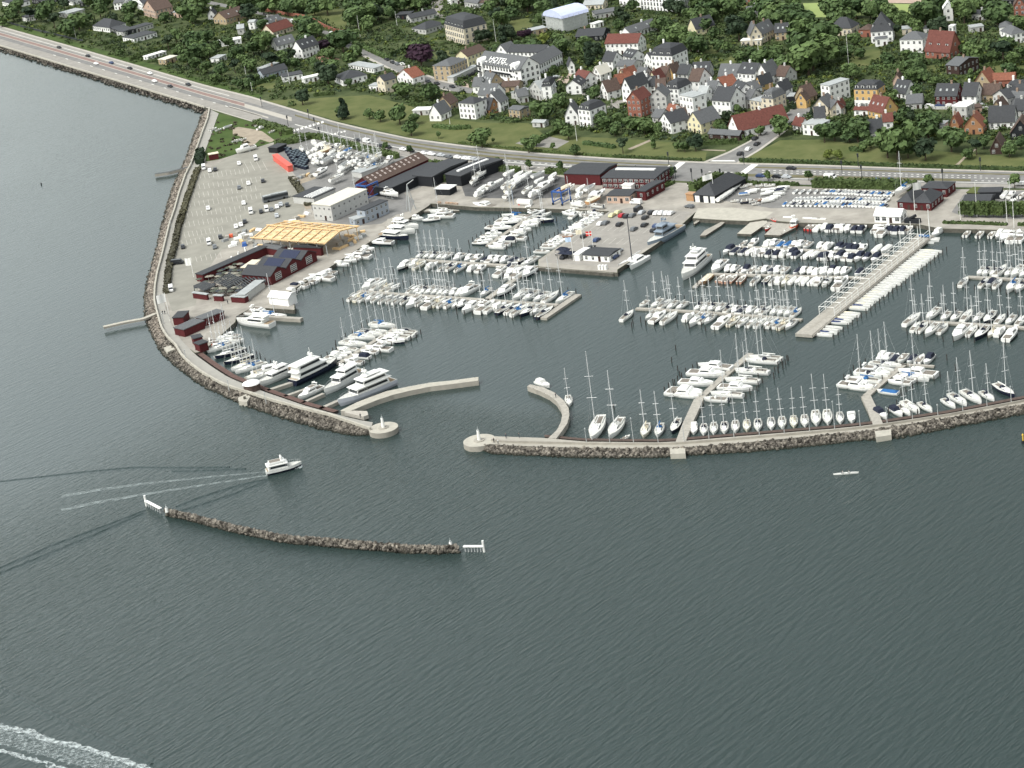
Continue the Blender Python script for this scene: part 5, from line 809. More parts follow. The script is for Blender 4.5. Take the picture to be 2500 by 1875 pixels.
for x, y, k, l in ((550, 770, 'S', 'long white yacht alongside the top quay'), (500, 800, 'm', 'small boat rafted outside the long white yacht'), (820, 785, 'S2', 'dark hooded yacht alongside the top quay'), (720, 830, 'm2', 'open motor boat rafted below the dark hooded yacht'), (610, 675, 'm1', 'cream open boat standing on the top quay'), (870, 690, 'm2', 'white inflatable boat standing on the top quay')):
    place(k, G('N', x, y, .05 if y > 720 else LAND+.8), ang('N', x, y, -60, -7), l, None, g4)
# left marina corner
row('Q', 900, 905, 1500, 1335, 1, 'R1030 S1110 s1170 S1230 s1290 S1350 s1400 S1460 S1520 s1580 S1650', 'along the left mole', 'boats moored bow on to the left mole', gap=1.5, flip=True, dz=1.); row('Q', 960, 760, 1300, 520, -1, 'm1030 m1100 m1160 S1220 m1240', 'below the long red huts', g4, gap=.3, piles=0, dz=1.)
place('M', G('Q', 1040, 790, .05), ang('Q', 1040, 790, 60, -10), 'white motor boat with small blue roof at the marina corner', None, g4, .8); place('M1', G('Q', 1045, 830, .05), ang('Q', 1045, 830, 60, -10), 'dark striped motor boat at the marina corner', None, g4, .75)
place('M2', G('Q', 1745, 1150, .05), ang('Q', 1745, 1150, 60, -16), 'white motor cruiser outermost along the left mole', None, g4, 1.0)
row('R', 1240, 705, 2020, 215, 1, 'm1190 m1250 m1310 s1370 S1440 S1570 S1660 s1760 S1840', 'upper left of the slanting pontoon', g1, gap=.6); row('R', 1260, 712, 2035, 222, -1, 'm1450 D1560 m1660 m1720 M1790 m1880 M1960 S2030 S2080 S2140', 'lower right of the slanting pontoon', g1, gap=.6)
# right basin
row('V', 400, 732, 2212, 850, 1, 'm510 s690 s800 s910 s1040 | s1270 s1370 s1450 s1560 s1670 m1770 D1850 m1960 s2070 s2150', 'beyond the pier tip pontoon', g2)
place('S2', G('V', 285, 855, .05), ang('V', 285, 855, 60, -48), 'yacht with dark cockpit cover alone at the pontoon end', None, g2, .9)
row('V', 400, 745, 2212, 865, -1, 's610 M1:720 S870 | m1130 S1240 s1340 s1410 M1590 s1740 s1860 s1980 s2090 s2190', 'before the pier tip pontoon', g2)
row('0', 1873, 772, 1958, 778, 1, 's1893 s1910 s1927 s1945', 'by the framed pier tip, far side', g2, piles=0); row('0', 1873, 775, 1958, 781, -1, 's1885 s1900 s1916 s1931', 'by the framed pier tip, near side', g2)
row('O', 380, 1478, 2212, 1525, 1, 'M530 m660 m740 m850 D900 m990 m1080 m1170 D1260 m1340 m1430 | D1600 m1690 m1780 m1870 m1950 D2050 m2140', 'beyond the right basin middle pontoon', g2)
row('P', 30, 1208, 440, 1220, 1, 'm70 m140 m210 m280 D430', 'beyond the middle pontoon near the framed pier', g2)
row('O', 380, 1492, 2212, 1540, -1, 'W360 w560 w650 w720 w850 s4:1040 k1190 s4:1280 m1360 s1450 c1530 c1620 c1700 c1810 m1880 s1990 m2160', 'before the right basin middle pontoon', g2); row('P', 30, 1222, 440, 1234, -1, 's90 M240', 'before the middle pontoon near the framed pier', g2)
row('O', 660, 1103, 2212, 1190, 1, 'd870 m1010 m1220 m1290 b1380 b1470 m1570 m1640 m1730 | m1910 m2000 D2150', 'beyond the right basin upper pontoon', g2); row('P', 0, 935, 700, 968, 1, 'd40 m100 D260 D350 D410 m480 c630 c720', 'beyond the upper pontoon near the framed pier', g2)
row('O', 660, 1112, 2212, 1200, -1, 'D660 D760 D870 c960 m1060 m1150 D1250 D1350 m1430 D1520 D1600 c1740 c1820 D1950 m2060 D2150', 'before the right basin upper pontoon', g2); row('P', 0, 945, 700, 980, -1, 'D80 m150 D220 m300 D370 D430 D510 D610', 'before the upper pontoon near the framed pier', g2)
row('O', 1610, 795, 2212, 812, -1, 'r1740 r1800 c1870 m1960 D2040 m2120 m2180', 'along the quay left of the party tent', g4, gap=.3, dz=1.); row('P', 130, 650, 1060, 664, -1, 'm190 c260 m320 D400 D470 m620 M700 D780 D850 D910 m970', 'along the quay below the party tent', g4, gap=.3, dz=1.)
row('P', 1350, 700, 2212, 722, -1, 'm1600 m1745 m1870 m1950 M2020 M2110 M2190', 'along the quay at the right edge', g4, gap=.4, dz=1.); place('m1', G('P', 1272, 762, .05), ang('P', 1272, 762, -60, 38), 'white boat in the quay corner right of the framed pier', None, g4)
row('0', 1992, 797, 2268, 588, -1, ' '.join((f'K2:{2006+i*7.1:.1f}' if i in (1, 5, 6, 12) else f'K{2006+i*7.1:.1f}') for i in range(38) if i not in (4, 10)), 'right of the framed pier', g5, gap=.6, dz=.8, flip=False)
row('P', 1600, 1213, 2212, 1243, 1, 's1750 s1810 s1890 S1960 s2050 S2140 s2210', 'beyond the upper pontoon at the right edge', g2); row('P', 1600, 1225, 2212, 1255, -1, 's1560 s1780 D1850 s1930 S2090 S2180', 'before the upper pontoon at the right edge', g2)
row('Y', 1110, 368, 2212, 438, 1, 'S1230 s1370 s1480 S1600 s1720 S1850 s1960 s2070 s2180', 'beyond the lower pontoon at the right edge', g2); row('Y', 1110, 382, 2212, 452, -1, 's1040 s1120 S1220 s1340 | M1540 s1660 S1760 s1880 m1960 M2070', 'before the lower pontoon at the right edge', g2)
place('S', G('Y', 1005, 375, .05), ang('Y', 1005, 375, 60, -42), 'white yacht outermost left of the lower right-edge pontoon', None, g2)
# inside the outer mole
row('X', 470, 685, 1020, 195, 1, 'M2:300 M330 m360 M430 M2:540 M640', 'left of the left finger pontoon', g3, gap=.8); row('X', 490, 700, 1040, 205, -1, 'S770 M2:860 S930 s990 S1040 S1160 S1200', 'right of the left finger pontoon', g3, gap=.8)
place('m2', G('X', 660, 705, .05), ang('X', 660, 705, -60, -3), 'white open motor boat below the left finger pontoon', None, g3, 1.15)
BT = [('W', 1585, 890, 'T', 'large white two masted racing yacht, biggest inside the outer mole', 1., -55, 130), ('W', 1790, 885, 'S', 'large white yacht right of the two masted racing yacht', 1.3, -75, 120), ('W', 2108, 905, 's2', 'yacht with cream hood moored bow to the outer mole', 1.15, -30, 90), ('X', 45, 1035, 's3', 'yacht with bright blue cockpit tent, bow to the outer mole', 1.15, -30, 90), ('X', 222, 990, 'S3', 'navy hulled yacht left of the left access walkway', .95, -55, 110), ('X', 420, 1022, 'm1', 'boxy cream motor boat right of the left access walkway', .95, -10, 90)]
for t, x, y, k, l, s, dx, dy in BT: place(k, G(t, x, y, .05), ang(t, x, y, dx, dy), l, None, g3, s)
for xx, k in ((520, 's1'), (630, 's'), (745, 's1'), (865, 's'), (990, 's2'), (1110, 's1'), (1255, 's4'), (1375, 's'), (1500, 's2'), (1620, 's'), (1745, 'S'), (1870, 'S'), (2005, 's4'), (2130, 'm')):
    p = px('X', xx, 0)[0]; yb = np.interp(p, [1600, 1650, 1758, 1894, 2029, 2100], [1078, 1076, 1067, 1056, 1045, 1038])-2; B = G('0', p, yb, .5); L = PROTO[k][0]; C = B+np.array([.15, 1, 0])*(L/2+2.2); dr = C-B
    place(k, (C[0], C[1], .05), math.atan2(-dr[1], -dr[0]), None, 'between the access walkways', g3, random.uniform(.95, 1.05), random.gauss(0, .01))
for xx, k in ((770, 'D'), (940, 'D'), (1025, 's'), (1130, 'S'), (1262, 's1'), (1515, 's1'), (1640, 'S2'), (1790, 'S2'), (1935, 's1'), (2150, 'S3')):
    p = px('Y', xx, 0)[0]; yb = np.interp(p, [2029, 2158, 2316, 2500], [1045, 1031, 1008, 973])-2; B = G('0', p, yb, .5); L = PROTO[k][0]; C = B+np.array([-.28, 1, 0])*(L/2+2.2); dr = C-B
    place(k, (C[0], C[1], .05), math.atan2(-dr[1], -dr[0]), None, 'right of the right access walkway', g3, random.uniform(.95, 1.05), random.gauss(0, .01))
row('Y', 510, 1182, 925, 835, 1, 'M400 m460 m480 S480 M570 S560 S640 S700', 'left of the right finger pontoon', g3, gap=.6); row('Y', 535, 1190, 945, 845, -1, 'b740 m870 m910 S1000 M1060', 'right of the right finger pontoon', g3, gap=.6); row('Y', 720, 822, 1245, 850, 1, 'm670 m740 D820 m900 D1000 m1090 D1180', 'above the right finger crossbar', g3, gap=.3, piles=0)
place('m1', G('W', 1000, 402, .05), ang('W', 1000, 402, 60, 22), 'motor boat with black canopy at the tip of the crescent jetty', None, g3); place('s', G('W', 1278, 583, .05), ang('W', 1278, 583, 8, 60), 'small white sailing boat right of the crescent jetty', None, g3); place('d', G('W', 1895, 975, .05), ang('W', 1895, 975, 60, -30), 'tiny white inflatable tender by the outer mole boardwalk', None, g3, .7)
# bespoke vessels
def yacht(t, x, y, dx, dy, L, B, hm, levels, label, mast=0, band=GLS, up=GEL, cat='motor yacht'):
    p = G(t, x, y, .05); T = ob(cat.replace(' ', '_'), None, None, p, ang(t, x, y, dx, dy)); tag(T, label, cat); fb = .075*L+.5
    hull, dk = hullmesh(L, B, fb, 'motor', hm); ob('hull', hull, T); ob('deck', dk.mesh('deck', DKW), T); z = fb*1.05
    for k, (a, b, w_, h) in enumerate(levels):
        mb = MB(); mb.box(a*L, b*L, -B*w_/2, B*w_/2, z, z+h, 0, (.02*L, .12)); mb.box(a*L-.05*L, b*L+.02*L, -B*w_/2-.15, B*w_/2+.15, z+h, z+h+.28, 0, (.03*L, .2)); D = ob('deckhouse', mb.mesh('deckhouse', up), T)
        mb = MB(); mb.box(a*L+.03*L, b*L-.005*L, -B*w_/2-.02, B*w_/2+.02, z+h*.35, z+h*.78, 0, (.02*L, .06)); mb.add([(b*L-.0*L+.06, -B*w_*.4, z+h*.3), (b*L+.06, B*w_*.4, z+h*.3), (b*L-.018*L, B*w_*.38, z+h*.85), (b*L-.018*L, -B*w_*.38, z+h*.85)], [(0, 1, 2, 3)]); ob('window_band', mb.mesh('window_band', band), D); z += h+.28
    mb = MB(); mb.bar((0, -B*.2, z-.2), (-.02*L, -B*.12, z+1.3), .12); mb.bar((0, B*.2, z-.2), (-.02*L, B*.12, z+1.3), .12); mb.box(-.05*L, .01*L, -B*.2, B*.2, z+1.2, z+1.35); mb.bar((-.02*L, 0, z+1.3), (-.03*L, 0, z+1.3+mast), .09); ob('radar_arch', mb.mesh('radar_arch', up), T)
    for s in (-1, 1): mb = MB(); mb.ell((-.02*L, s*B*.15, z+1.7), (.4, .4, .42)); ob('radar_dome', mb.mesh('radar_dome', up, True), T)
    mb = MB(); mb.box(-.47*L, levels[0][0]*L-.03*L, -B*.38, B*.38, fb-.2, fb+.12); ob('aft_deck', mb.mesh('aft_deck', TEAK), T)
    mb = MB(); q = MB()
    for s in (-1, 1):
        for i in range(8): a, b = .05+.055*i, .05+.055*(i+1); f = lambda u: (np.interp(u+.5, [0, .4, .6, .78, .9, .97, 1], [.9, 1, .96, .76, .42, .16, .03]))*B/2*.95; mb.bar((a*L, s*f(a), fb*1.25+.75), (b*L, s*f(b), fb*1.27+.75), .03, 0, .03, 3); mb.bar((a*L, s*f(a), fb*1.1), (a*L, s*f(a), fb*1.25+.75), .025, 0, .025, 3)
    ob('bow_rail', mb.mesh('bow_rail', STL), T); return T
yacht('R', 430, 915, -80, 36, 17.5, 4.5, (GEL,), [(-.25, .2, .8, 1.4), (-.22, .02, .6, .9)], 'long sleek white motor yacht moored beside the finger jetty'); yacht('R', 935, 860, 80, -38, 21.5, 5.4, (NAVY,), [(-.42, .22, .88, 2.2), (-.40, .08, .85, 2.0)], 'classic motor yacht with dark hull and tall white superstructure', 2.5)
yacht('R', 1330, 985, -80, 46, 20, 5., (GEL, GEL), [(-.3, .2, .84, 1.9), (-.3, .04, .78, 1.2)], 'white motor yacht with cream flybridge between the two big yachts', 1); yacht('R', 1640, 1130, -80, 34, 23.5, 6., (mat('silver_hull_paint', (.54, .56, .61), .3, .5), MAT['silver_hull_paint']), [(-.36, .24, .9, 2.0), (-.34, .10, .84, 1.7), (-.22, .0, .5, .5)], 'largest motor yacht, silver grey hull with white upper decks', 1.5)
place('M', G('R', 880, 1120, .05), ang('R', 880, 1120, -80, 40), 'white motor boat between the two finger jetties', None, g4, .95); yacht('Q', 1570, 520, -80, -9, 18, 4.8, (GEL,), [(-.32, .12, .8, 1.4), (-.34, -.04, .72, .8)], 'big white motor yacht in the left marina corner', 0)
place('S1', G('Q', 1800, 420, .05), ang('Q', 1800, 420, 60, 3), 'blue trimmed sailing yacht along the narrow jetty below the tent', None, g4, 1.1); place('M', G('Q', 1620, 385, .05), ang('Q', 1620, 385, 60, 3), 'white motor cruiser behind the big white motor yacht', None, g4, 1.05)
yacht('O', 205, 1430, -50, 45, 24, 6., (GEL,), [(-.3, .2, .86, 1.9), (-.28, .1, .8, 1.5), (-.2, -.02, .5, .6)], 'large white three deck motor yacht, bow toward the camera', 1.8); yacht('S', 1150, 420, 80, 6, 15, 4.3, (GEL,), [(-.32, .1, .78, 1.3), (-.3, -.05, .6, .7)], 'upper of three big motor boats at the yard quay corner')
yacht('S', 1090, 490, 80, 2, 14.5, 4.2, (GEL,), [(-.32, .12, .78, 1.3)], 'middle of three big motor boats at the yard quay corner'); yacht('S', 1010, 565, 80, 8, 16, 4.4, (NAVY, NAVY), [(-.3, .16, .8, 1.3)], 'dark hulled motor boat, lowest of three at the yard quay corner')
place('M2', G('S', 800, 660, .05), ang('S', 800, 660, -60, -4), 'white motor boat just left of the dark hulled motor boat', None, g4, .95) if 0 else None
yacht('N', 1790, 1125, -80, 48, 24, 5.6, (GRH,), [(-.25, .18, .7, 2.0), (-.05, .14, .55, 1.8)], 'grey naval patrol vessel alongside the pier car park', 4, GLS, GRH, 'patrol vessel')
T = yacht('0', 693, 1148, 85, -20, 11.5, 3.9, (GEL, NAVY), [(-.42, .12, .84, 1.5)], 'white motor cruiser under way on the open sea', 1.2); mb = MB(); mb.box(-4.5, .8, -1.5, 1.5, 3.35, 3.95, 0, (.1, .1)); mb.box(-4.2, -.6, -1.2, 1.2, 3.9, 3.98, 1); ob('flybridge', mb.mesh('flybridge', [GEL, SOL]), T)
mb = MB(); mb.ell((4.6, 0, .0), (1.6, 1.7, .28), 0, 10, 4, True); ob('bow_wave', mb.mesh('bow_wave', FM1), T)
yacht('O', 1545, 850, -45, 62, 9, 3.2, (ORP,), [(-.2, .15, .7, 1.3)], 'orange red workboat beside the floating deck', 1, GLS, GEL, 'workboat'); place('r', G('O', 1195, 880, .05), ang('O', 1195, 880, -50, 45), 'bright red rib between the floating decks', None, g4, .9); place('r', G('O', 1270, 768, 1.3), ang('O', 1270, 768, 50, 25), 'red buoy boat lying on the planked floating deck', None, g4, .6); place('k', G('O', 1415, 935, .05), ang('O', 1415, 935, 50, -45), 'dark rib at the corner of the floating deck', None, g4, .8)
def catamaran():
    t, x, y = 'N', 1375, 1460; T = ob('catamaran', None, None, G(t, x, y, .05), ang(t, x, y, -60, 36)); tag(T, 'white sailing catamaran with black mast off the pier corner', 'catamaran'); L = 13.5
    for s in (-1, 1): h, dk = hullmesh(L, 1.7, 1.5, 'cat', (GEL,)); ob('hull', h, T, (0, s*2.7, 0)); ob('deck', dk.mesh('deck', GEL), T, (0, s*2.7, 0))
    mb = MB(); mb.box(-5.6, 1.8, -2.6, 2.6, 1.0, 1.6); mb.box(-4.8, 1.6, -2.2, 2.2, 1.6, 2.5, 0, (.6, .3)); ob('cabin', mb.mesh('cabin', GEL), T); mb = MB(); mb.box(-3.8, 1.35, -2.24, 2.24, 1.85, 2.25, 0, (.15, .15)); ob('window_band', mb.mesh('window_band', GLS), T)
    mb = MB(); mb.bar((1.2, 0, 2.2), (1., 0, 20), .17, 0, .11, 6); ob('mast', mb.mesh('mast', CLD), T); mb = MB(); mb.bar((1.1, 0, 3.6), (-5, 0, 3.6), .25, 0, .2, 6); ob('boom', mb.mesh('boom', CVW), T); mb = MB(); mb.add([(2, -2.4, 1.3), (5, -2.2, 1.4), (5, 2.2, 1.4), (2, 2.4, 1.3)], [(0, 1, 2, 3)]); ob('trampoline', mb.mesh('trampoline', CVG), T)
catamaran()
def trimaran():
    T = ob('trimaran', None, None, G('P', 1180, 835, .05), ang('P', 1180, 835, 60, 4)); tag(T, 'white trimaran with blue sail cover beside the framed pier', 'trimaran')
    h, dk = hullmesh(8.5, 1.6, .9, 'slim', (GEL,)); ob('hull', h, T); ob('deck', dk.mesh('deck', GEL), T)
    for s in (-1, 1): h, dk = hullmesh(6.8, .7, .7, 'slim', (GEL,)); ob('float', h, T, (0, s*2.6, 0)); mb = MB(); mb.bar((.9, 0, .9), (.9, s*2.6, .7), .14); mb.bar((-1.4, 0, .9), (-1.4, s*2.6, .7), .14); ob('crossbeam', mb.mesh('crossbeam', GEL), T)
    mb = MB(); mb.bar((.8, 0, .8), (.7, 0, 12.5), .2, 0, .12, 6); ob('mast', mb.mesh('mast', GEL), T); mb = MB(); mb.bar((.7, 0, 2), (-3.6, 0, 2), .42, 0, .34, 6); ob('boom', mb.mesh('boom', CVB), T)
trimaran()
# dry boats
def cradle(key={}):
    if 'c' not in key: mb = MB(); [mb.bar((x, y, -1.8), (x*.8, y*.6, -.1), .09) for x in (-2.2, 2.2) for y in (-1.1, 1.1)]; mb.box(-2.6, 2.6, -.12, .12, -1.75, -1.6); key['c'] = mb.mesh('cradle', STL)
    return key['c']
def dry(t, toks, dx, dy, zone, z=2.0, sc=1.):
    for tk in toks.split():
        k, x, y = tk.split(','); x, y = float(x), float(y); kk = var(k); T = place(kk, G(t, x, y, LAND+z), ang(t, x, y, dx, dy)+random.gauss(0, .12), None, zone, 'boats laid up ashore', sc*random.uniform(.85, 1.0), random.gauss(0, .01), ndesc=PROTO[kk][2].replace('moored', '')); ob('cradle', cradle(), T)
dry('J', 's,1865,640 s,1950,690 m,2035,570 c,2045,650 c,2130,590 c,2045,730 m,2130,740 m1,2055,810 s,2180,610', 30, 60, 'in the yard beside the dark bins')
dry('K', 'c,600,260 c,600,335 c,690,190 m,680,345 m,760,215 s,800,240 W,745,280 s,860,245 m,900,215 c,835,300 g,870,340 b,1050,270 s,960,250 s,1060,330 c,960,320 g,820,360 m,940,380 s,1170,330 s,1240,340 g,770,400', 60, -30, 'in the upper left boatyard')
dry('K', 'M,690,560 S,900,640 m,620,410 c,970,530 m,1050,480 c,1090,430 m,1160,440 s,1330,380 s,1390,400 s,1440,370 s,1290,490 s,1350,500 s,1420,480 s,1490,470 m,1610,390 s,1450,330 m,1220,480 g,1000,460', 60, -34, 'in yard left of the red boat hall')
dry('K', 'M,1620,860 s,1150,900 m,1030,840', 60, 8, 'in front of the boat halls')
dry('M', 'S,1060,270 s,990,340 c,1320,360 c,1460,240 c,1590,265 c,1700,265 c,1560,325 c,1610,330 g,1850,265 c,1560,370 S,1440,400 s2,1470,460 m,1440,540 s,1710,470 c,1870,340 c,1900,400 M,1910,440 c,2050,285 m,1060,520 c,1100,450 m,1210,420 c,1990,370 m,1800,525', 60, -34, 'in the central boatyard')
dry('N', 'W,440,450 m,520,440 c,660,450 g,780,440 m1,640,540 M,870,560 c,815,530 c,930,500 W,830,610 m,600,600', 60, -40, 'beside the red boatyard halls')
dry('O', 'c,560,470 c,600,445 c,650,410 c,690,375 c,730,340 c,770,310', 60, -40, 'in a line beside the black club house', 1.0)
dry('O', 'd,860,315 d,920,290 m2,1100,300 m2,1210,300 b,870,415 c,960,385 c,1010,360 c,1180,360 c,1240,350 c,1170,410 c,1230,385 c,1400,325 D1,1370,350 D1,1350,375 m2,900,500 k,900,520 m2,1000,510 w,1070,495 m1,1190,505 c,1240,475 c,1340,415 d,1020,545 d,740,505 c,1290,450', 60, -6, 'in the open boat park', .5, .72)
place('S1', G('P', 905, 285, LAND+2.0), ang('P', 905, 285, -60, 34), 'white keel yacht with blue hood standing ashore by the club house', None, None); 
bt = 0
for (xa, ya, xb, yb, n) in ((1560, 380, 2212, 380, 8), (1560, 480, 2212, 480, 14), (1420, 545, 2212, 560, 14)):
    for i in range(n): x = xa+(xb-xa)*i/(n-1); y = ya+(yb-ya)*i/(n-1); place(var('j'), G('O', x, y, LAND+.35), ang('O', x, y, 50, -42)+random.gauss(0, .06), None, f'in {["back", "middle", "front"][bt]} row of dinghy park, left half', 'dinghies in the dinghy park', random.uniform(.9, 1.1))
    bt += 1
bt = 0
for (xa, ya, xb, yb, n) in ((60, 300, 790, 330, 22), (20, 380, 740, 395, 21), (30, 430, 720, 455, 19)):
    for i in range(n): x = xa+(xb-xa)*i/(n-1); y = ya+(yb-ya)*i/(n-1); place(var('j'), G('P', x, y, LAND+.35), ang('P', x, y, 50, -42)+random.gauss(0, .06), None, f'in {["back", "middle", "front"][bt]} row of dinghy park, right half', 'dinghies in the dinghy park', random.uniform(.9, 1.1))
    bt += 1
dry('J', 'd,740,375 g,865,335 d,1265,315 m,1310,355 d,1460,400 d,960,525 d,1020,515 d,1080,505 m2,670,370', 60, -20, 'on the rough grass by the car park', .3, .75)
dry('P', 'm,2080,345 m,2190,350 m1,2095,430 s,2060,480 c,2000,340', 60, -40, 'in the yard at the right edge', .8)
# ================================================================ MOORING POSTS
PILES.sort(key=lambda p: p[1])
key = MB().bar((0, 0, -1.5), (0, 0, 2.1), .17, 0, .13, 6).mesh('mooring_post', WPL)
extra = [(1546, 791), (1543, 800), (1650, 855), (1640, 885), (1655, 905), (1660, 918), (1665, 930), (1648, 940), (1925, 880), (1918, 890), (1912, 900), (1900, 910), (1890, 925), (2155, 930), (2289, 1000), (2312, 880), (2333, 905), (2190, 990), (2200, 1002), (2170, 1010), (2235, 995), (2240, 1012), (1692, 745), (1000, 610), (1040, 640), (1500, 1000)]
for x, y in extra: q = G('0', x, y, 0); PILES.append((q[0], q[1], 'in open harbour water'))
for i, (x, y, z) in enumerate(PILES[:270]+PILES[-26:]):
    o = ob('mooring_post', key, None, (x, y, random.uniform(-.3, .2)), random.random()*3); o.rotation_euler = (random.gauss(0, .03), random.gauss(0, .03), 0)
    tag(o, None, 'mooring post', f'mooring posts {z}'); later(o, 'dark wooden post', z if 'open' in z else 'of posts '+z)
mb = MB()
for x, y, z in PILES[270:-26]: mb.bar((x, y, -1.5), (x+random.gauss(0, .05), y+random.gauss(0, .05), 2.1), .17, 0, .13, 5)
if mb.V: tag(ob('mooring_posts', mb.mesh('mooring_posts', WPL)), 'rows of dark wooden mooring posts farther back in the harbour', 'mooring posts', None, 'stuff')
# ================================================================ FRAMED PIER
def framed_pier():
    A, B = G('0', 1962, 816, 1.3), G('0', 2258, 574, 1.3); v = B-A; L = float(np.linalg.norm(v)); rz = math.atan2(v[1], v[0]); T = ob('framed_pier', None, None, (A[0], A[1], 0), rz); tag(T, 'long wide pier lined with white rack frames, in the right basin', 'pier')
    mb = MB(); mb.box(0, L, -3.2, 3.2, .2, 1.3, 0); ob('deck', mb.mesh('deck', PLK), T); mb = MB(); mb.box(.3, L, -3.7, -3.2, .5, 1.1, 0); ob('fender_beam', mb.mesh('fender_beam', CNC), T)
    mb = MB(); mb.box(6, L, -.5, .8, 1.3, 1.34, 0); ob('middle_strip', mb.mesh('middle_strip', CNC), T)
    n = int((L-20)/5)
    q = MB()
    for s in (-2.9, 2.9): q.bar((0, s, 1.3), (0, s, 4.3), .11, 0, .11); q.bar((0, s, 4.3), (4.6, s, 4.3), .09); q.bar((0, s, 3.2), (4.6, s, 3.2), .07); q.bar((0, s, 2.2), (4.6, s, 2.2), .07)
    q.bar((0, -2.9, 4.3), (0, 2.9, 4.3), .08); me = q.mesh('rack_frame', GEL)
    for k in range(n): ob('rack_frame', me, T, (19+5*k, 0, 0))
    q = MB(); q.bar((0, 0, 1.3), (0, 0, 9), .12, 0, .08); me = q.mesh('crane_mast', GEL)
    for x, y in ((L-7, 2.5), (L-12, -2.5), (L-4, 0), (L-17, 2.5)): ob('crane_mast', me, T, (x, y, 0))
framed_pier()
# ================================================================ VEHICLES
def carset(name, col, kind='car'):
    key = (name, kind)
    if key in CHM: return CHM[key]
    if kind == 'car': L, W, prof, gl = 4.4, 1.8, [(-2.2, .35), (2.2, .35), (2.2, .75), (1.2, .95), (.55, 1.42), (-1.3, 1.45), (-2.1, .95)], (-1.5, .75, .95, 1.38)
    else: L, W, prof, gl = 5.4, 2., [(-2.7, .4), (2.7, .4), (2.7, 1.1), (2.0, 1.35), (1.5, 2.15), (-2.6, 2.2), (-2.7, 1.9)], (.4, 1.75, 1.3, 2.0)
    mb = MB(); n = len(prof); mb.add([(x, -W/2*(1 if z < 1 else .86), z) for x, z in prof]+[(x, W/2*(1 if z < 1 else .86), z) for x, z in prof], [tuple(range(n)), tuple(range(n, 2*n))[::-1]]+[(i, n+i, n+(i+1) % n, (i+1) % n) for i in range(n)]); b = mb.mesh('body', col); bpy_bm2(b)
    mb = MB(); mb.box(gl[0], gl[1], -W/2*.93, W/2*.93, gl[2], gl[3], 0, (.25, .12)); mb.box(gl[0]-.28, gl[1]+.38, -W/2*.8, W/2*.8, gl[2], gl[3]-.06, 0, (.38, .03)); g = mb.mesh('windows', GLS)
    mb = MB(); mb.bar((0, -.1, 0), (0, .1, 0), .33, 0, .33, 10); wh = mb.mesh('wheel', RUB)
    CHM[key] = (b, g, wh, L, W); return CHM[key]
CC = {'w': ('white', mat('white_car_paint', (.75, .75, .74), .3, .5)), 'k': ('black', mat('black_car_paint', (.02, .022, .026), .3, .5)), 's': ('silver', mat('silver_car_paint', (.42, .44, .46), .35, .5)), 'b': ('dark blue', mat('blue_car_paint', (.035, .06, .14), .3, .5)), 'r': ('red', mat('red_car_paint', (.38, .02, .03), .3, .5)), 'g': ('grey', mat('grey_car_paint', (.12, .13, .14), .35, .5)), 'y': ('pale yellow', mat('yellow_car_paint', (.62, .60, .35), .4, .4))}
def cars(t, toks, dx, dy, zone, group, z=LAND+.03):
    for tk in toks.split():
        c, x, y = tk.split(','); x, y = float(x), float(y); kind = 'van' if c[0] == 'V' else 'car'; c = c[-1]; b, g, wh, L, W = carset(CC[c][0], CC[c][1], kind)
        T = ob('parked_van' if kind == 'van' else 'car', None, None, G(t, x, y, z), ang(t, x, y, dx, dy)); tag(T, None, kind, group); ob('body', b, T); ob('windows', g, T)
        for sx in (-.32, .31):
            for sy in (-.43, .43): ob('wheel', wh, T, (sx*L, sy*W, .33))
        later(T, f'{CC[c][0]} {kind}', zone)
cars('J', 'Vw,540,900 w,622,935 k,695,920', 4, 60, 'at the top left of the car park', 'cars in the car park'); cars('J', 'w,1017,838 Vw,1245,778 w,1145,1108 g,1020,1165 k,1340,1075', 10, 60, 'in upper half of the car park', 'cars in the car park')
cars('J', 'w,1080,1375 w,600,1445 Vw,1178,1495 k,1315,1488 Vw,1390,1465 g,1460,1465 w,1530,1425 s,1582,1393 s,1527,1545 k,1668,1400', 10, 60, 'in middle of the car park', 'cars in the car park'); cars('L', 'w,977,308 w,1043,284 k,1095,243', 10, 60, 'in a trio left of the timber frame hall', 'cars in the car park')
cars('L', 'Vw,612,530 k,260,582 g,690,585 k,765,450', 10, 60, 'in lower half of the car park', 'cars in the car park'); cars('L', 'Vk,190,800', 60, -6, 'big one by the white flag', 'cars by the promenade'); cars('L', 'Vw,100,1160', 4, 60, 'beside the hedge near the huts', 'cars by the promenade')
cars('N', 'y,1080,820 y,1155,782 r,1210,822 k,1272,830 g,1350,822 Vk,1430,745 s,1478,782 k,1605,782 w,1678,790 w,1745,788 w,1812,790 w,1872,792', 60, -42, 'in top row of pier car park', 'cars in the pier car park')
cars('N', 'k,1525,850 w,920,932 g,990,922 k,1178,942 k,1515,952 g,1370,1006', 60, -42, 'in middle rows of pier car park', 'cars in the pier car park'); cars('N', 'k,1640,1022 b,1672,962 s,1715,962', 60, -42, 'by the naval vessel', 'cars in the pier car park')
cars('N', 'k,700,1100 b,868,1152 k,800,1255 s,1170,1300 b,1118,1382 k,425,1385', 60, -42, 'around the ferry kiosk', 'cars in the pier car park'); cars('N', 'Vw,1400,650', -60, -4, 'by the pinkish brick building', 'vans on the quay'); cars('O', 'g,130,590', -60, -8, 'near the black club house', 'cars on the quay')
cars('A', 'k,640,520 k,952,612 b,1205,687 k,1405,746 w,1622,802 k,1840,942 k,2035,922 w,1672,886 w,1040,697', 60, 17, 'on the coast road at top left', 'cars driving on the coast road')
cars('K', 'k,1180,135 Vw,1310,158 k,1490,212 k,1590,228 w,1795,262 k,1895,278 g,2078,308 w,2165,322', 60, 12, 'on the coast road behind the boatyard', 'cars along the coast road')
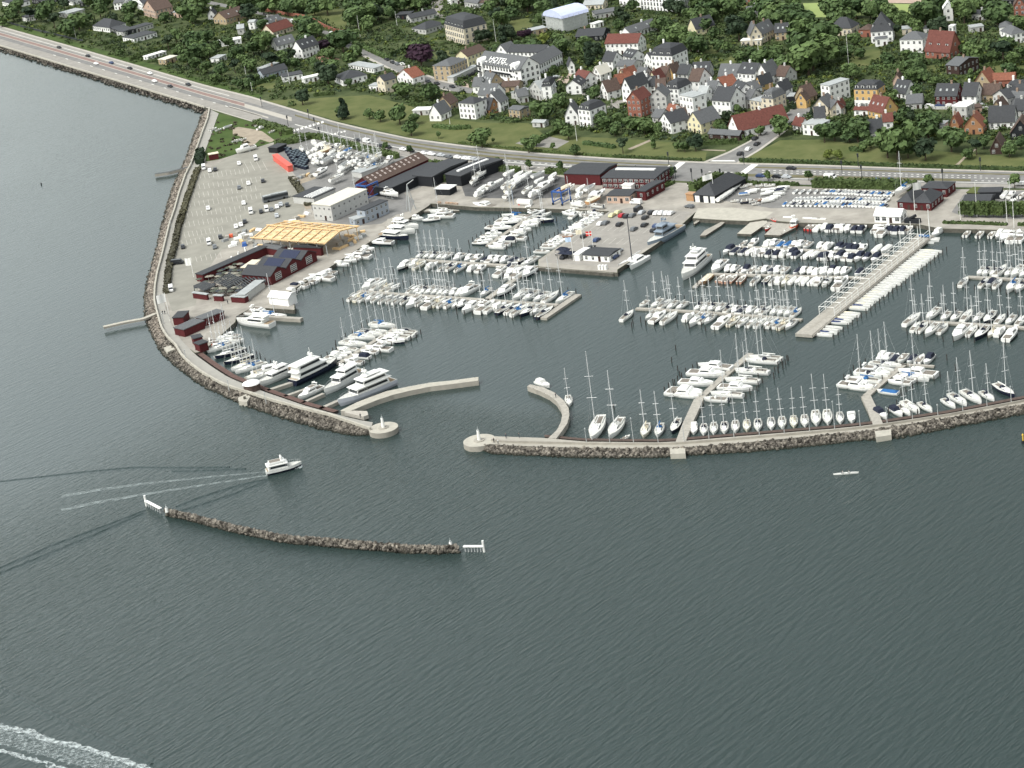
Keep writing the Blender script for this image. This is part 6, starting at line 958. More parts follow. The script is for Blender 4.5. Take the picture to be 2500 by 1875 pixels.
cars('F', 'w,155,958 w,240,968 s,342,980 g,430,998 w,520,1003 w,605,1015 w,650,1018 s,702,1026 g,882,1050 k,988,1062', 60, 8, 'on the roadside above the black halls', 'cars along the coast road')
cars('G', 'b,1580,1205 k,1757,1212 s,1858,1215 k,1910,1122', 60, 3, 'on the road right of the junction', 'cars along the coast road'); cars('H', 'Vw,120,1222 b,628,1250 b,775,1250 w,2170,1290 w,2230,1290', 60, 3, 'on the coast road at far right', 'cars along the coast road')
cars('G', 'r,1720,668 s,1822,678 w,1612,736 k,1520,798 k,1542,858 w,1450,912 k,1360,962', 60, -42, 'in the side street', 'cars in the side street'); cars('C', 'k,110,872 k,200,890 k,295,912 k,462,946', 60, 20, 'parked along the village street below the beech', 'cars in the village street')
cars('C', 'k,600,852 k,655,822 k,705,800 k,735,778', 60, -22, 'in the hotel forecourt', 'cars at the hotel'); cars('C', 's,1590,842 k,1570,858', 60, -12, 'right of the hotel', 'cars at the hotel'); cars('B', 'w,1182,346 w,1370,366 w,1385,440 Vw,950,245 s,820,225', 50, 22, 'at the street bend', 'cars in the village street')
cars('B', 'k,1970,652 k,2030,682 g,2080,700 w,2135,704', 60, 24, 'parked by the purple beech', 'cars in the village street'); cars('H', 'w,1190,446 b,1300,450 w,1415,442 w,1530,440 s,1650,440 s,1760,440', 60, -4, 'on the terrace before the red house', 'cars on the terrace'); cars('P', 'g,2010,335', 60, -42, 'near the road at the right edge', 'cars along the coast road')
# coach
def coach():
    T = ob('coach', None, None, G('J', 1510, 1320, LAND+.03), ang('J', 1510, 1320, 60, -14)); tag(T, 'long dark coach with grey roof standing across the car park', 'coach'); mb = MB(); mb.box(-6, 6, -1.25, 1.25, .4, 3.1, 0, (.1, .08)); ob('body', mb.mesh('body', CC['g'][1]), T); mb = MB(); mb.box(-5.8, 6.03, -1.27, 1.27, 1.5, 2.6, 0, (.03, .03)); ob('windows', mb.mesh('windows', GLS), T)
    mb = MB(); mb.box(-5.8, 5.8, -1.1, 1.1, 3.1, 3.2); mb.box(-2, 2, -.8, .8, 3.2, 3.4); ob('roof', mb.mesh('roof', LGF), T); mb = MB(); mb.bar((0, -.15, 0), (0, .15, 0), .5, 0, .5, 10); wm = mb.mesh('wheel', RUB)
    for x in (-3.6, 3.9):
        for y in (-1.15, 1.15): ob('wheel', wm, T, (x, y, .5))
coach()
def campervan_boat():
    T = place('m', G('J', 1110, 640, LAND+1.), ang('J', 1110, 640, -60, 16), 'long white cabin boat on a trailer at the top of the car park', None, None, 1.35); mb = MB(); mb.bar((-3, -1, -.9), (3, -1, -.8), .1); mb.bar((-3, 1, -.9), (3, 1, -.8), .1); mb.bar((-1, -1.2, -.6), (-1, 1.2, -.6), .3); ob('trailer', mb.mesh('trailer', STL), T)
campervan_boat()
# dark bins by the container
key = MB().box(-1.1, 1.1, -.8, .8, 0, 1.4, 0, (-.15, -.1)); key.box(-1., 1., -.75, .75, 1.4, 1.5, 1); key = key.mesh('bin', [CVN, mat('bin_contents', (.10, .13, .15), .9, .2, .4, 2)])
for j in range(7):
    for i in range(7):
        x, y = 215+i*42+j*24, 235+i*10+j*38
        if x > 500 or random.random() < .12: continue
        o = ob('waste_container', key, None, G('K', x, y+20), ang('K', x, y, 60, -30)); tag(o, None, 'container', 'dark containers in the boatyard corner'); later(o, 'dark steel container', 'of those beside the coral shipping container')
# blue boat lift, tripod crane
def gantry(t, x, y, dx, dy, w_, l, h, m, label):
    T = ob('boat_lift', None, None, G(t, x, y), ang(t, x, y, dx, dy)); tag(T, label, 'boat lift')
    for sx in (-1, 1):
        for sy in (-1, 1): mb = MB(); mb.bar((sx*l/2, sy*w_/2, .3), (sx*l/2, sy*w_/2, h), .28); ob('leg', mb.mesh('leg', m), T); mb = MB(); mb.bar((sx*l/2, sy*w_/2-.2, .5), (sx*l/2, sy*w_/2+.2, .5), .5, 0, .5, 8); ob('wheel', mb.mesh('wheel', RUB), T)
    for sy in (-1, 1): mb = MB(); mb.box(-l/2, l/2, sy*w_/2-.3, sy*w_/2+.3, h-.6, h); mb.bar((-l/2, sy*w_/2, 1.2), (l/2, sy*w_/2, 1.2), .22); mb.bar((-l/2, sy*w_/2, 1.2), (l/2, sy*w_/2, h-.6), .1); ob('side_beam', mb.mesh('side_beam', m), T)
    mb = MB(); mb.box(-l/2, -l/2+.6, -w_/2, w_/2, h-.5, h+.1); ob('cross_beam', mb.mesh('cross_beam', m), T)
gantry('K', 1330, 900, 60, -26, 6, 8, 7, BLP, 'blue boat lift in front of the red boat hall'); gantry('N', 400, 640, 60, -30, 5, 6, 6, BLP, 'blue travelling hoist at the edge of the yard quay')
def tripod():
    c = G('S', 1235, 190); T = ob('mast_crane', None, None, c); tag(T, 'grey tripod mast crane on the boatyard quay', 'crane')
    for a in (.6, 2.4, 4.6): mb = MB(); mb.bar((2.6*math.cos(a), 2.6*math.sin(a), 0), (0, 0, 12), .2, 0, .12, 6); ob('leg', mb.mesh('leg', STL), T)
    mb = MB(); mb.bar((0, 0, 12), (3.2, -3, 14.5), .16); ob('jib', mb.mesh('jib', STL), T)
tripod()
mb = MB(); mb.bar((-3.4, 0, 1.3), (3.4, 0, 1.3), 1.1, 0, 1.1, 12); T = ob('fuel_tank', None, None, G('M', 1670, 665), ang('M', 1670, 665, 60, 4)); tag(T, 'white fuel tank on the boatyard quay', 'tank'); ob('tank', mb.mesh('tank', GEL), T); mb = MB(); mb.box(-3, -2.2, -1, 1, 0, .5); mb.box(2.2, 3, -1, 1, 0, .5); ob('saddle', mb.mesh('saddle', RDP), T)
mb = MB(); mb.bar((0, 0, 0), (0, 0, 8), .16); mb.bar((0, 0, 8), (1.8, 0, 8.6), .1); T = ob('jib_crane', mb.mesh('jib_crane', BGR), None, G('M', 1515, 660)); tag(T, 'slim pale blue jib crane left of the white fuel tank', 'crane')
# small quay furniture
for i, (t, x, y, dx, dy) in enumerate([('M', 510, 645, 60, 5), ('M', 620, 650, 60, 5), ('M', 680, 655, 60, 5), ('M', 740, 660, 60, 5)]):
    mb = MB(); mb.box(-1, 1, -.35, .35, .7, .78); mb.box(-1, 1, -.8, -.55, .4, .46); mb.box(-1, 1, .55, .8, .4, .46); mb.bar((-.8, 0, 0), (-.8, 0, .7), .1); mb.bar((.8, 0, 0), (.8, 0, .7), .1); o = ob('picnic_table', mb.mesh('picnic_table', MAH), None, G(t, x, y, LAND), ang(t, x, y, dx, dy)); tag(o, None, 'picnic table', 'picnic tables on the yard quay'); later(o, 'brown picnic table', 'on the yard quay')
for i in range(3): c = G('N', 910+42*i, 1540, 1.5); o = ob('locker', MB().box(-.5, .5, -.6, .6, 0, 1.9).mesh('locker', GEL), None, c, ang('N', 910, 1540, 60, 5)); tag(o, None, 'locker', 'white lockers on the pier quay'); later(o, 'white quay locker', 'on the front quay of the pier')
for x, y in ((400, 1330), (450, 1345), (430, 1380), (505, 1385)):
    T = ob('market_tent', None, None, G('N', x, y), ang('N', x, y, 60, -42)); mb = MB(); mb.add([(-2, -2, 2.2), (2, -2, 2.2), (2, 2, 2.2), (-2, 2, 2.2), (0, 0, 3.2)], [(0, 1, 4), (1, 2, 4), (2, 3, 4), (3, 0, 4), (3, 2, 1, 0)]); ob('roof', mb.mesh('roof', CVN), T)
    for a in (-1.9, 1.9):
        for b in (-1.9, 1.9): mb = MB(); mb.bar((a, b, 0), (a, b, 2.2), .06); ob('leg', mb.mesh('leg', DKS), T)
    tag(T, None, 'tent', 'dark tents on the pier'); later(T, 'dark pop-up tent', 'left of the ferry kiosk')
# restaurant yard: parasols and tables
key1 = MB(); key1.add([(1.5*math.cos(k*math.pi/4), 1.5*math.sin(k*math.pi/4), 2.25) for k in range(8)]+[(0, 0, 2.75)], [(k, (k+1) % 8, 8) for k in range(8)]+[tuple(range(8))[::-1]]); PG = [key1.mesh('canopy', m) for m in (mat('olive_grey_canvas', (.085, .095, .075), .9, .2, .1, 1), mat('stone_canvas', (.24, .23, .19), .9, .2, .1, 1), mat('slate_canvas', (.05, .056, .065), .9, .2, .1, 1))]
PT = MB(); PT.bar((0, 0, 0), (0, 0, 2.5), .05); PT = PT.mesh('pole', STL); TB = MB(); TB.box(-.8, .8, -.4, .4, .72, .77); TB.box(-.8, .8, -.8, -.5, .42, .47); TB.box(-.8, .8, .5, .8, .42, .47); TB.bar((0, 0, 0), (0, 0, .72), .1); TB = TB.mesh('table', DPL)
poly = [(640, 1010), (1010, 800), (1180, 960), (1100, 1250), (630, 1230), (450, 1200), (460, 1080)]
def inp(x, y, P):
    c = False; j = len(P)-1
    for i in range(len(P)):
        if (P[i][1] > y) != (P[j][1] > y) and x < (P[j][0]-P[i][0])*(y-P[i][1])/(P[j][1]-P[i][1])+P[i][0]: c = not c
        j = i
    return c
k = 0
for j in range(11):
    for i in range(19):
        x, y = 440+i*39+(j % 2)*20+random.uniform(-9, 9), 830+j*40+random.uniform(-8, 8)
        if inp(x, y, poly) and random.random() < .9:
            if random.random() < .55:
                T = ob('parasol', None, None, G('L', x, y), random.random()); c = random.choice((0, 0, 1, 1, 2)); ob('canopy', PG[c], T); ob('pole', PT, T); tag(T, None, 'parasol', 'parasols in the restaurant yard'); later(T, f"{['olive grey', 'stone coloured', 'slate grey'][c]} parasol", 'in the restaurant yard')
            else: T = ob('table', TB, None, G('L', x, y), random.random()*3); tag(T, None, 'table', 'tables in the restaurant yard'); later(T, 'dark table with benches', 'in the restaurant yard')
def pergola(t, P, h, n, m, label):
    A, B, C_ = [G(t, *p) for p in P]; T = ob('pergola', None, None, A); tag(T, label, 'pergola'); u = B-A; v = C_-A
    for k in range(n+1): a = u*k/n; mb = MB(); mb.bar((a[0], a[1], h), ((a+v)[0], (a+v)[1], h), .22); ob('beam', mb.mesh('beam', m), T)
    for k in range(4): b = v*k/3; mb = MB(); mb.bar((b[0], b[1], h-.2), ((b+u)[0], (b+u)[1], h-.2), .3); ob('cross_beam', mb.mesh('cross_beam', m), T)
    for q in (u*0, u, v, u+v): mb = MB(); mb.bar((q[0], q[1], 0), (q[0], q[1], h), .12); ob('post', mb.mesh('post', m), T)
pergola('L', ((960, 1150), (1240, 1000), (1110, 1260)), 2.8, 9, mat('charcoal_timber', (.07, .075, .08), .9, .2, .1, 1), 'charcoal slatted pergola beside the nearest red quay hall'); pergola('L', ((420, 1180), (560, 1120), (560, 1240)), 2.8, 7, MAT['charcoal_timber'], 'charcoal slatted pergola at the left end of the restaurant yard'); pergola('L', ((700, 1120), (900, 1010), (880, 1200)), 2.8, 8, MAT['charcoal_timber'], 'charcoal slatted pergola in the middle of the restaurant yard')
T = ob('awning', None, None, G('L', 1050, 900), ang('L', 1050, 900, 60, 0)); tag(T, 'flat cream awning over the restaurant yard', 'awning'); Pq = [G('L', a, b, LAND+3)-np.array(T.location) for a, b in ((1030, 850), (1175, 850), (1310, 742), (1190, 742))]; r_ = Matrix.Rotation(-T.rotation_euler[2], 3, 'Z'); Pq = [r_ @ Vector(p) for p in Pq]; mb = MB(); mb.prism([(p.x, p.y) for p in Pq], 2.9, 3.1); ob('canopy', mb.mesh('canopy', CVC), T)
for p in Pq: mb = MB(); mb.bar((p.x, p.y, 0), (p.x, p.y, 2.9), .08); ob('post', mb.mesh('post', STL), T)
for i, (x, y) in enumerate([(1620, 1560), (1640, 1480)]): pass
# building site clutter
PIL = [(MB().box(-2, 2, -.6, .6, 0, .8).mesh('timber_stack', TIM), 'timber_stack', 'yellow timber stack'), (MB().box(-1.2, 1.2, -.9, .9, 0, 1.3).mesh('pallet_stack', PLK), 'pallet_stack', 'grey pallet stack'), (MB().box(-1.5, 1.5, -1, 1, 0, 1.1, 0, (.2, .2)).mesh('sheeted_pile', CVG), 'sheeted_pile', 'grey sheeted pile'), (MB().box(-1.6, 1.6, -1.1, 1.1, 0, 1.4, 0, (.3, .3)).mesh('sheeted_pile', BLP), 'sheeted_pile', 'blue sheeted pile'), (MB().box(-.9, .9, -.8, .8, 0, 1.3).mesh('site_box', ORP), 'site_box', 'orange site box'), (MB().box(-1.8, 1.8, -.8, .8, 0, .9, 0, (.1, .3)).mesh('sheeted_pile', WRF), 'sheeted_pile', 'white sheeted pile')]
for (t, zn, L) in (('L', 'left of the timber frame hall', '4,910,435 1,1000,400 5,1060,410 2,1090,370 5,1150,420 1,1120,450 5,1000,460 5,960,520 0,1050,500 3,1090,550 2,1180,470 1,860,450 2,830,490 0,1200,350 5,1290,345 1,1170,520 5,930,560 2,1240,560 0,1310,560'), ('K', 'right of the timber frame hall', '0,1130,1430 1,1170,1390 0,1220,1370 2,1260,1420 0,1080,1480 1,1010,1500 0,1140,1500 5,1190,1450 0,1000,1570 1,940,1540 0,900,1600 2,1090,1540 0,1050,1420'), ('K', 'on the rubble strip left of the yard shed', '2,400,640 1,450,620 0,500,600 1,560,620 2,360,700 1,340,660 5,500,1120 0,420,1160 1,360,1190 5,300,1220 0,350,1230')):
    for tk in L.split(): i, x, y = tk.split(','); me, nm, ds = PIL[int(i)]; o = ob(nm, me, None, G(t, float(x), float(y)), random.random()*3); tag(o, None, nm.replace('_', ' '), 'materials around the building site'); later(o, ds, zn)
sheet('rubble_strip', 'K', '300 650 400 590 570 580 620 640 420 710 450 800 560 1040 480 1060 400 900', SAND, .012)
# boat bundles under the timber hall
for i in range(9):
    x = -130+i*92; T = place(random.choice(('c', 'j1', 'c')), G('K', x, 1590+i*6, LAND+.9), ang('K', x, 1600, 60, 5), None, 'under the timber frame hall', 'boats stored under the timber frame hall', .85)
# ================================================================ FLAGS, LAMPS, SIGNALS, PEOPLE
FG = {'w': GEL, 'b': mat('pale_blue_flag', (.45, .58, .75), .8), 'y': CVC}
def flag(t, x, y, h, fc, label, fw=2.6, fh=1.9, base=LAND, a=2.6):
    T = ob('flagpole', None, None, G(t, x, y, base)); tag(T, label, 'flagpole'); mb = MB(); mb.bar((0, 0, 0), (0, 0, h), .11, 0, .06, 6); ob('pole', mb.mesh('pole', GEL), T)
    if fc is None: return T
    mb = MB(); n = 9; V = []; mi = []
    for i in range(n):
        u = i/(n-1); V += [(u*fw*math.cos(a), u*fw*math.sin(a)+.18*math.sin(u*7), h-.2-fh-.25*u), (u*fw*math.cos(a), u*fw*math.sin(a)+.18*math.sin(u*7), h-.2-fh*.58-.25*u), (u*fw*math.cos(a), u*fw*math.sin(a)+.18*math.sin(u*7), h-.2-fh*.42-.25*u), (u*fw*math.cos(a), u*fw*math.sin(a)+.18*math.sin(u*7), h-.2-.25*u)]
    for i in range(n-1):
        for k in range(3): mb.F.append((4*i+k, 4*i+4+k, 4*i+5+k, 4*i+k+1)); mb.I.append(1 if fc == 'D' and (k == 1 or i == 3) else 0)
    mb.V = [tuple(v) for v in V]; ob('flag', mb.mesh('flag', [RDP, GEL] if fc == 'D' else [FG[fc], GEL]), T); return T
flag('L', 405, 975, 8.5, 'w', 'white banner flag on a pole at the entrance of the market hall', 3, 3.2); flag('Q', 420, 470, 12, 'w', 'white triangular sail shaped flag by the promenade huts', 3.5, 3.5, a=3.4); flag('N', 558, 1420, 10, 'b', 'pale blue and white flag on the pier'); flag('N', 705, 1350, 11, 'y', 'yellowish flag on the pier, middle of three'); flag('N', 825, 1270, 8, 'D', 'red flag with white cross on the pier')
flag('O', 465, 465, 11, 'w', 'large white flag in front of the black club house', 4.2, 2.4, a=3.3); flag('P', 1033, 510, 11.5, 'w', 'large white flag in front of the red club house', 4, 3, a=.5)
for i, (t, x, y, h) in enumerate((('B', 1682, 410, 14), ('B', 2078, 275, 9), ('A', 820, 410, 8), ('B', 920, 905, 8), ('B', 515, 1000, 6), ('B', 445, 805, 5), ('C', 937, 465, 14), ('F', 437, 630, 6), ('F', 1808, 815, 14), ('E', 318, 690, 16), ('D', 1560, 605, 10), ('D', 910, 575, 10), ('P', 1705, 575, 14), ('P', 2105, 690, 13), ('P', 2030, 640, 12), ('P', 1525, 610, 8), ('O', 1950, 620, 0))):
    if h: later(flag(t, x, y, h, None, None), 'bare white flagpole', 'of the bare garden and yard poles')
def lamp(t, x, y, h=4.5, base=1.78, label=None, m=STL):
    T = ob('lamp_post', None, None, G(t, x, y, base)); tag(T, label, 'lamp post', 'lamp posts'); mb = MB(); mb.bar((0, 0, 0), (0, 0, h), .11, 0, .08, 6); ob('pole', mb.mesh('pole', m), T); mb = MB(); mb.box(-.2, .2, -.2, .2, h, h+.35, 0, (.05, .05)); ob('lamp_head', mb.mesh('lamp_head', m), T); return T
for t, x, y, h in (('0', 1432, 1080, 4.5), ('0', 1489, 1080, 2), ('0', 1547, 1080, 8), ('0', 1607, 1080, 4), ('0', 1671, 1078, 5), ('0', 1731, 1071, 3.6), ('0', 1792, 1067, 3.6), ('0', 1854, 1062, 3.6), ('0', 1915, 1058, 3.8), ('0', 1977, 1053, 3.6), ('0', 2038, 1048, 9), ('0', 2100, 1041, 5), ('0', 2166, 1033, 5), ('0', 2228, 1024, 3.5), ('0', 2290, 1015, 3.5), ('0', 2351, 1005, 3.5), ('0', 2410, 994, 3.5), ('0', 2469, 982, 5)):
    later(lamp(t, x, y, h), 'slim grey lamp post', 'along the outer mole')
for x, y in ((560, 955), (650, 985), (455, 880), (400, 790), (420, 560), (470, 410)): later(lamp('0', x, y, 4), 'slim grey lamp post', 'along the left mole promenade')
for x, f in ((640, .3), (704, .75), (755, .25), (770, .55), (782, .92), (832, .97), (1690, .98), (1716, 1.0), (1633, .2), (1817, .1), (1760, .95), (2056, .4), (2104, .6), (2302, .75), (2394, .05), (2096, .02), (1650, .9)):
    T = ob('traffic_signal', None, None, G('0', x, RD(x, f), LAND+.02)); mb = MB(); mb.bar((0, 0, 0), (0, 0, 5.5), .12); ob('pole', mb.mesh('pole', DKS), T); mb = MB(); mb.box(-.35, .35, -.25, .25, 4.1, 5.7); ob('signal_head', mb.mesh('signal_head', DKS), T); tag(T, None, 'traffic signal', 'signals and poles on the coast road'); later(T, 'dark signal post', 'on the coast road')
def person_mesh(top, legs, seated=False):
    key = ('person', top.name, seated)
    if key in CHM: return CHM[key]
    J = [(0, 0, .95), (0, 0, 1.15), (0, 0, 1.4), (0, .02, 1.52), (0, .02, 1.66), (0, .02, 1.74), (.1, 0, .9), (.11, .02, .5), (.12, 0, .06), (.12, .14, .03), (-.1, 0, .9), (-.11, .06, .5), (-.12, -.02, .06), (-.12, .12, .03), (.2, 0, 1.38), (.27, .02, 1.1), (.28, .1, .86), (-.2, 0, 1.38), (-.27, .02, 1.1), (-.28, .1, .86)]
    rr = [.15, .13, .15, .06, .1, .07, .1, .075, .05, .04, .1, .075, .05, .04, .06, .05, .035, .06, .05, .035]
    if seated: J = [(x, y if i not in (7, 8, 9, 11, 12, 13) else {7: .4, 11: .4, 8: .8, 12: .8, 9: .95, 13: .95}[i], z-.8 if i not in (7, 8, 9, 11, 12, 13) else {7: .25, 11: .25, 8: .08, 12: .08, 9: .12, 13: .12}[i]) for i, (x, y, z) in enumerate(J)]; J[15] = (.3, .25, .35); J[16] = (.3, .5, .38); J[18] = (-.3, .25, .35); J[19] = (-.3, .5, .38)
    E = [(0, 1), (1, 2), (2, 3), (3, 4), (4, 5), (0, 6), (6, 7), (7, 8), (8, 9), (0, 10), (10, 11), (11, 12), (12, 13), (2, 14), (14, 15), (15, 16), (2, 17), (17, 18), (18, 19)]
    me = bpy.data.meshes.new('tmp'); me.from_pydata(J, E, []); o = bpy.data.objects.new('tmp', me); COL.objects.link(o); md = o.modifiers.new('s', 'SKIN')
    for i, v in enumerate(me.skin_vertices[0].data): v.radius = (rr[i], rr[i]); v.use_root = i == 0
    o.modifiers.new('u', 'SUBSURF').levels = 1; out = bpy.data.meshes.new_from_object(o.evaluated_get(bpy.context.evaluated_depsgraph_get())); bpy.data.objects.remove(o)
    for m in (top, legs, SKN, HAR): out.materials.append(m)
    dz = -.8 if seated else 0
    for p in out.polygons:
        z = p.center.z-dz; p.material_index = 3 if z > 1.68 else 2 if z > 1.5 else 0 if z > .98 else 1
    out.name = 'person'; CHM[key] = out; return out
PP = [('Q', 318, 372, 1.78, CLD, 'left person of a pair in dark clothes walking on the promenade'), ('Q', 350, 372, 1.78, CLD, 'right person of a pair in dark clothes walking on the promenade'), ('W', 470, 1020, 1.78, CLD, 'person in dark clothes standing by the round head of the outer mole'), ('W', 515, 1035, 1.78, CLW, 'person in pale clothes beside the round head of the outer mole'), ('W', 602, 975, 1.78, CLD, 'person in dark clothes on the inner edge of the outer mole'), ('W', 742, 970, 1.78, CLD, 'person alone halfway along the bare part of the outer mole'),
      ('W', 1138, 535, 1.78, CLD, 'person standing on the crescent jetty'), ('M', 1890, 600, LAND, CLD, 'person in dark clothes on the yard quay'), ('L', 865, 1335, LAND, CLD, 'person in dark clothes in front of the restaurant fence'), ('L', 1080, 1310, LAND, CLW, 'person in pale clothes near the restaurant fence') , ('N', 320, 1360, LAND, CLW, 'person in pale clothes on the pier by the dark tents'), ('R', 1552, 1440, 1.78, CLD, 'person on the left mole near its round head')]
for t, x, y, z, m, l in PP: tag(ob('person', person_mesh(m, CLD), None, G(t, x, y, z), random.random()*6), l, 'person')
def kayak():
    T = ob('double_kayak', None, None, G('0', 2065, 1157, .05), ang('0', 2065, 1157, 60, -4)); tag(T, 'slim white double kayak on the open sea at right', 'kayak'); hull, dk = hullmesh(7.2, .75, .38, 'slim', (GEL,)); ob('hull', hull, T); ob('deck', dk.mesh('deck', GEL), T)
    for x in (-.9, .95): mb = MB(); mb.ell((x, 0, .36), (.5, .26, .08), 0, 10, 3, True); ob('cockpit', mb.mesh('cockpit', CLD), T)
    a = ang('0', 2065, 1157, 60, -4); c = G('0', 2065, 1157, .05)
    for x, m, w_ in ((-.95, CLW, 'rear'), (.9, CLW, 'front')):
        tag(ob('person', person_mesh(m, CLD, True), None, (c[0]+x*math.cos(a), c[1]+x*math.sin(a), .22), a-math.pi/2), f'{w_} paddler in pale top sitting in the white double kayak', 'person')
        px_ = (c[0]+(x+.55)*math.cos(a), c[1]+(x+.55)*math.sin(a), .85); mb = MB(); mb.bar((-.35, -1.1, -.35), (.35, 1.1, .35), .025); mb.box(-.45, -.3, -1.3, -1.0, -.45, -.3); mb.box(.3, .45, 1.0, 1.3, .3, .45); tag(ob('paddle', mb.mesh('paddle', CLD), None, px_, a), f'dark paddle held by the {w_} kayak paddler', 'paddle')
kayak()
mb = MB(); mb.bar((0, 0, -1), (0, 0, .9), .45, 0, .4, 8); mb.bar((0, 0, .9), (0, 0, 2.6), .2, 1, .14, 6); mb.bar((0, 0, 2.6), (0, 0, 3.2), .3, 1, .02, 4); tag(ob('buoy', mb.mesh('buoy', [BLK, YLP]), None, G('0', 2498, 1082, 0)), 'yellow and black buoy at the right edge of the photo', 'buoy')
mb = MB(); mb.bar((0, 0, -1), (0, 0, 1.), .4, 0, .2, 6); tag(ob('buoy', mb.mesh('buoy', BLK), None, G('0', 101, 451, 0)), 'tiny dark buoy on the pale water at left', 'buoy')
mb = MB(); mb.prism(disc((0, 0), 3.0, 12), 0, 2.6); T = ob('round_hut', None, None, G('Q', 1530, 1395, 1.6)); tag(T, 'round white hut beside the left mole marina', 'hut'); ob('wall', mb.mesh('wall', DPL), T); mb = MB(); mb.ell((0, 0, 2.6), (3.3, 3.3, .9), 0, 14, 4, True); ob('roof', mb.mesh('roof', WRF), T)
mb = MB(); mb.box(-.4, .4, -.4, .4, 0, .9); T = tag(ob('lookout_seat', mb.mesh('lookout_seat', SRF), None, G('Q', 1425, 1515, 1.7)), 'dark block seat on the lookout platform', 'seat')
P = gp('R', '1330 1365 1590 1425 1655 1400 1640 1350 1450 1345', 1.8); mb = MB(); mb.prism([(p[0], p[1]) for p in P], .6, 1.9); tag(ob('timber_steps', mb.mesh('timber_steps', PAV)), 'pale timber steps beside the left mole near the curved jetty', 'steps')
mb = MB(); P = gp('P', '600 870', 0)
mb = MB(); mb.box(-3, 3, -1.2, 1.2, 0, 1.6); mb.bar((-1, 0, 1.6), (1.5, 0, 3.), .5, 0, .5, 8); tag(ob('hot_tub_trailer', mb.mesh('hot_tub_trailer', BLK), None, G('P', 1010, 635), ang('P', 1010, 635, 60, 3)), 'black open trailer beside the white party tent', 'trailer')
for x, y in ((680, 735), (760, 740), (830, 745), (1460, 725)): T = ob('slab', MB().box(-1.9, 1.9, -.45, .45, 0, .4).mesh('slab', GEL), None, G('O', *((1455, 725), (1720, 738), (1835, 745), (1910, 748))[(680, 760, 830, 1460).index(x)]), ang('O', 1455, 725, 60, 2)); tag(T, None, 'slab', 'white slabs on the quay'); later(T, 'long low white slab', 'on the quay above the floating decks')
# pontoon rafts
for x, y, l in ((900, 340, 'dark rafts stacked at the left of the yard quay'),): P = gp('S', '880 405 970 405 1005 300 920 300', 1.9); mb = MB(); mb.prism([(p[0], p[1]) for p in P], LAND+.02, 1.95); tag(ob('raft_stack', mb.mesh('raft_stack', PLK)), l, 'rafts')
# garden walls and fences
for (t, s, h, m, l) in (('B', '640 120 900 170 1060 190 1180 235 1300 300 1420 350 1575 360', 2.2, RBR, 'long red brick garden wall along the curving village street'), ('H', '1140 470 1860 468', 1.2, GRY, 'pale retaining wall under the terrace before the red house'), ('A', '0 225 300 310 640 390 900 450', 1.2, DKS, 'dark garden fence above the coast road at top left')):
    along_wall('garden_wall', rs(gp(t, s), 30), .35, h, m, l, 'wall')
# ================================================================ TREES, HEDGES, SHRUBS
LM = [(60, 25, 'the top left dark bungalow'), (265, 75, 'the grey hipped bungalow'), (370, 25, 'the half timbered house at top left'), (500, 85, 'the long flat white house'), (200, 130, 'the coast road at top left'), (480, 190, 'the coast road verge at left'), (690, 75, 'the red tiled house at left'), (640, 30, 'the brick wall along the street'), (800, 45, 'the round lawn'), (750, 140, 'the white house with slate gable'), (620, 190, 'the blue grey house at left'), (840, 240, 'the lawn beside the coast road'), (950, 215, 'the cream house by the road'), (950, 110, 'the flat white street house'), (1030, 130, 'the purple beech'), (1120, 70, 'the cream mansion'), (1250, 60, 'the villa lawn'), (1380, 70, 'the scaffolded house'), (1240, 170, 'the hotel'), (1430, 170, 'the hotel drive'), (1160, 270, 'the cottages below the hotel'), (1320, 290, 'the paired white houses'), (1180, 340, 'the lawn by the coast road'), (1400, 360, 'the grey gravel field'), (1610, 30, 'the white mansions'), (1620, 130, 'the big white mansard house'), (1710, 80, 'the slate roofed villa'), (1790, 150, 'the hill lawn'), (1860, 90, 'the cream veranda villa'), (1940, 30, 'the left sports pitch'), (1980, 170, 'the big tree above the village'), (1560, 310, 'the red brick gable house'), (1650, 360, 'the lawn before the side street'), (1860, 290, 'the side street'), (1760, 250, 'the village centre'), (1960, 350, 'the lawn past the side street'), (2080, 40, 'the right sports pitch'), (2150, 90, 'the steep black roofed villa'), (2240, 110, 'the white hipped villa'), (2310, 130, 'the large red brick house'), (2370, 180, 'the dark brown timber house'), (2430, 60, 'the top right corner'), (2460, 150, 'the right edge villa'), (2120, 190, 'the yellow and white apartment house'), (2110, 340, 'the dark dormered cottage'), (2220, 280, 'the red tiled yellow house'), (2320, 260, 'the red timber house'), (2330, 350, 'the orange gabled house'), (2440, 350, 'the thatched gate house'), (1700, 435, 'the junction'), (2300, 470, 'the red club house'), (1150, 440, 'the boatyard')]
def leafcloud(blobs, n, leaf, seed):
    g = np.random.default_rng(seed); b = np.array(blobs, float); vol = b[:, 3]*b[:, 4]*b[:, 5]; pr = vol**.67; pr /= pr.sum(); k = g.choice(len(b), n, p=pr); d = g.normal(size=(n, 3)); d /= np.linalg.norm(d, axis=1)[:, None]
    r = g.uniform(.55, 1.08, n)[:, None]; c = b[k, :3]+d*r*b[k, 3:6]; nn = d+g.normal(size=(n, 3))*.4+np.array([0, 0, .3]); nn /= np.linalg.norm(nn, axis=1)[:, None]
    t = np.cross(nn, g.normal(size=(n, 3))); t /= np.linalg.norm(t, axis=1)[:, None]; s = np.cross(nn, t); L = (leaf*g.uniform(.6, 1.35, n))[:, None]; W = L*g.uniform(.6, 1., n)[:, None]
    V = np.stack([c-t*L-s*W*.7, c+t*L*.7-s*W, c+t*L+s*W*.8, c-t*L*.8+s*W], 1).reshape(-1, 3); return V
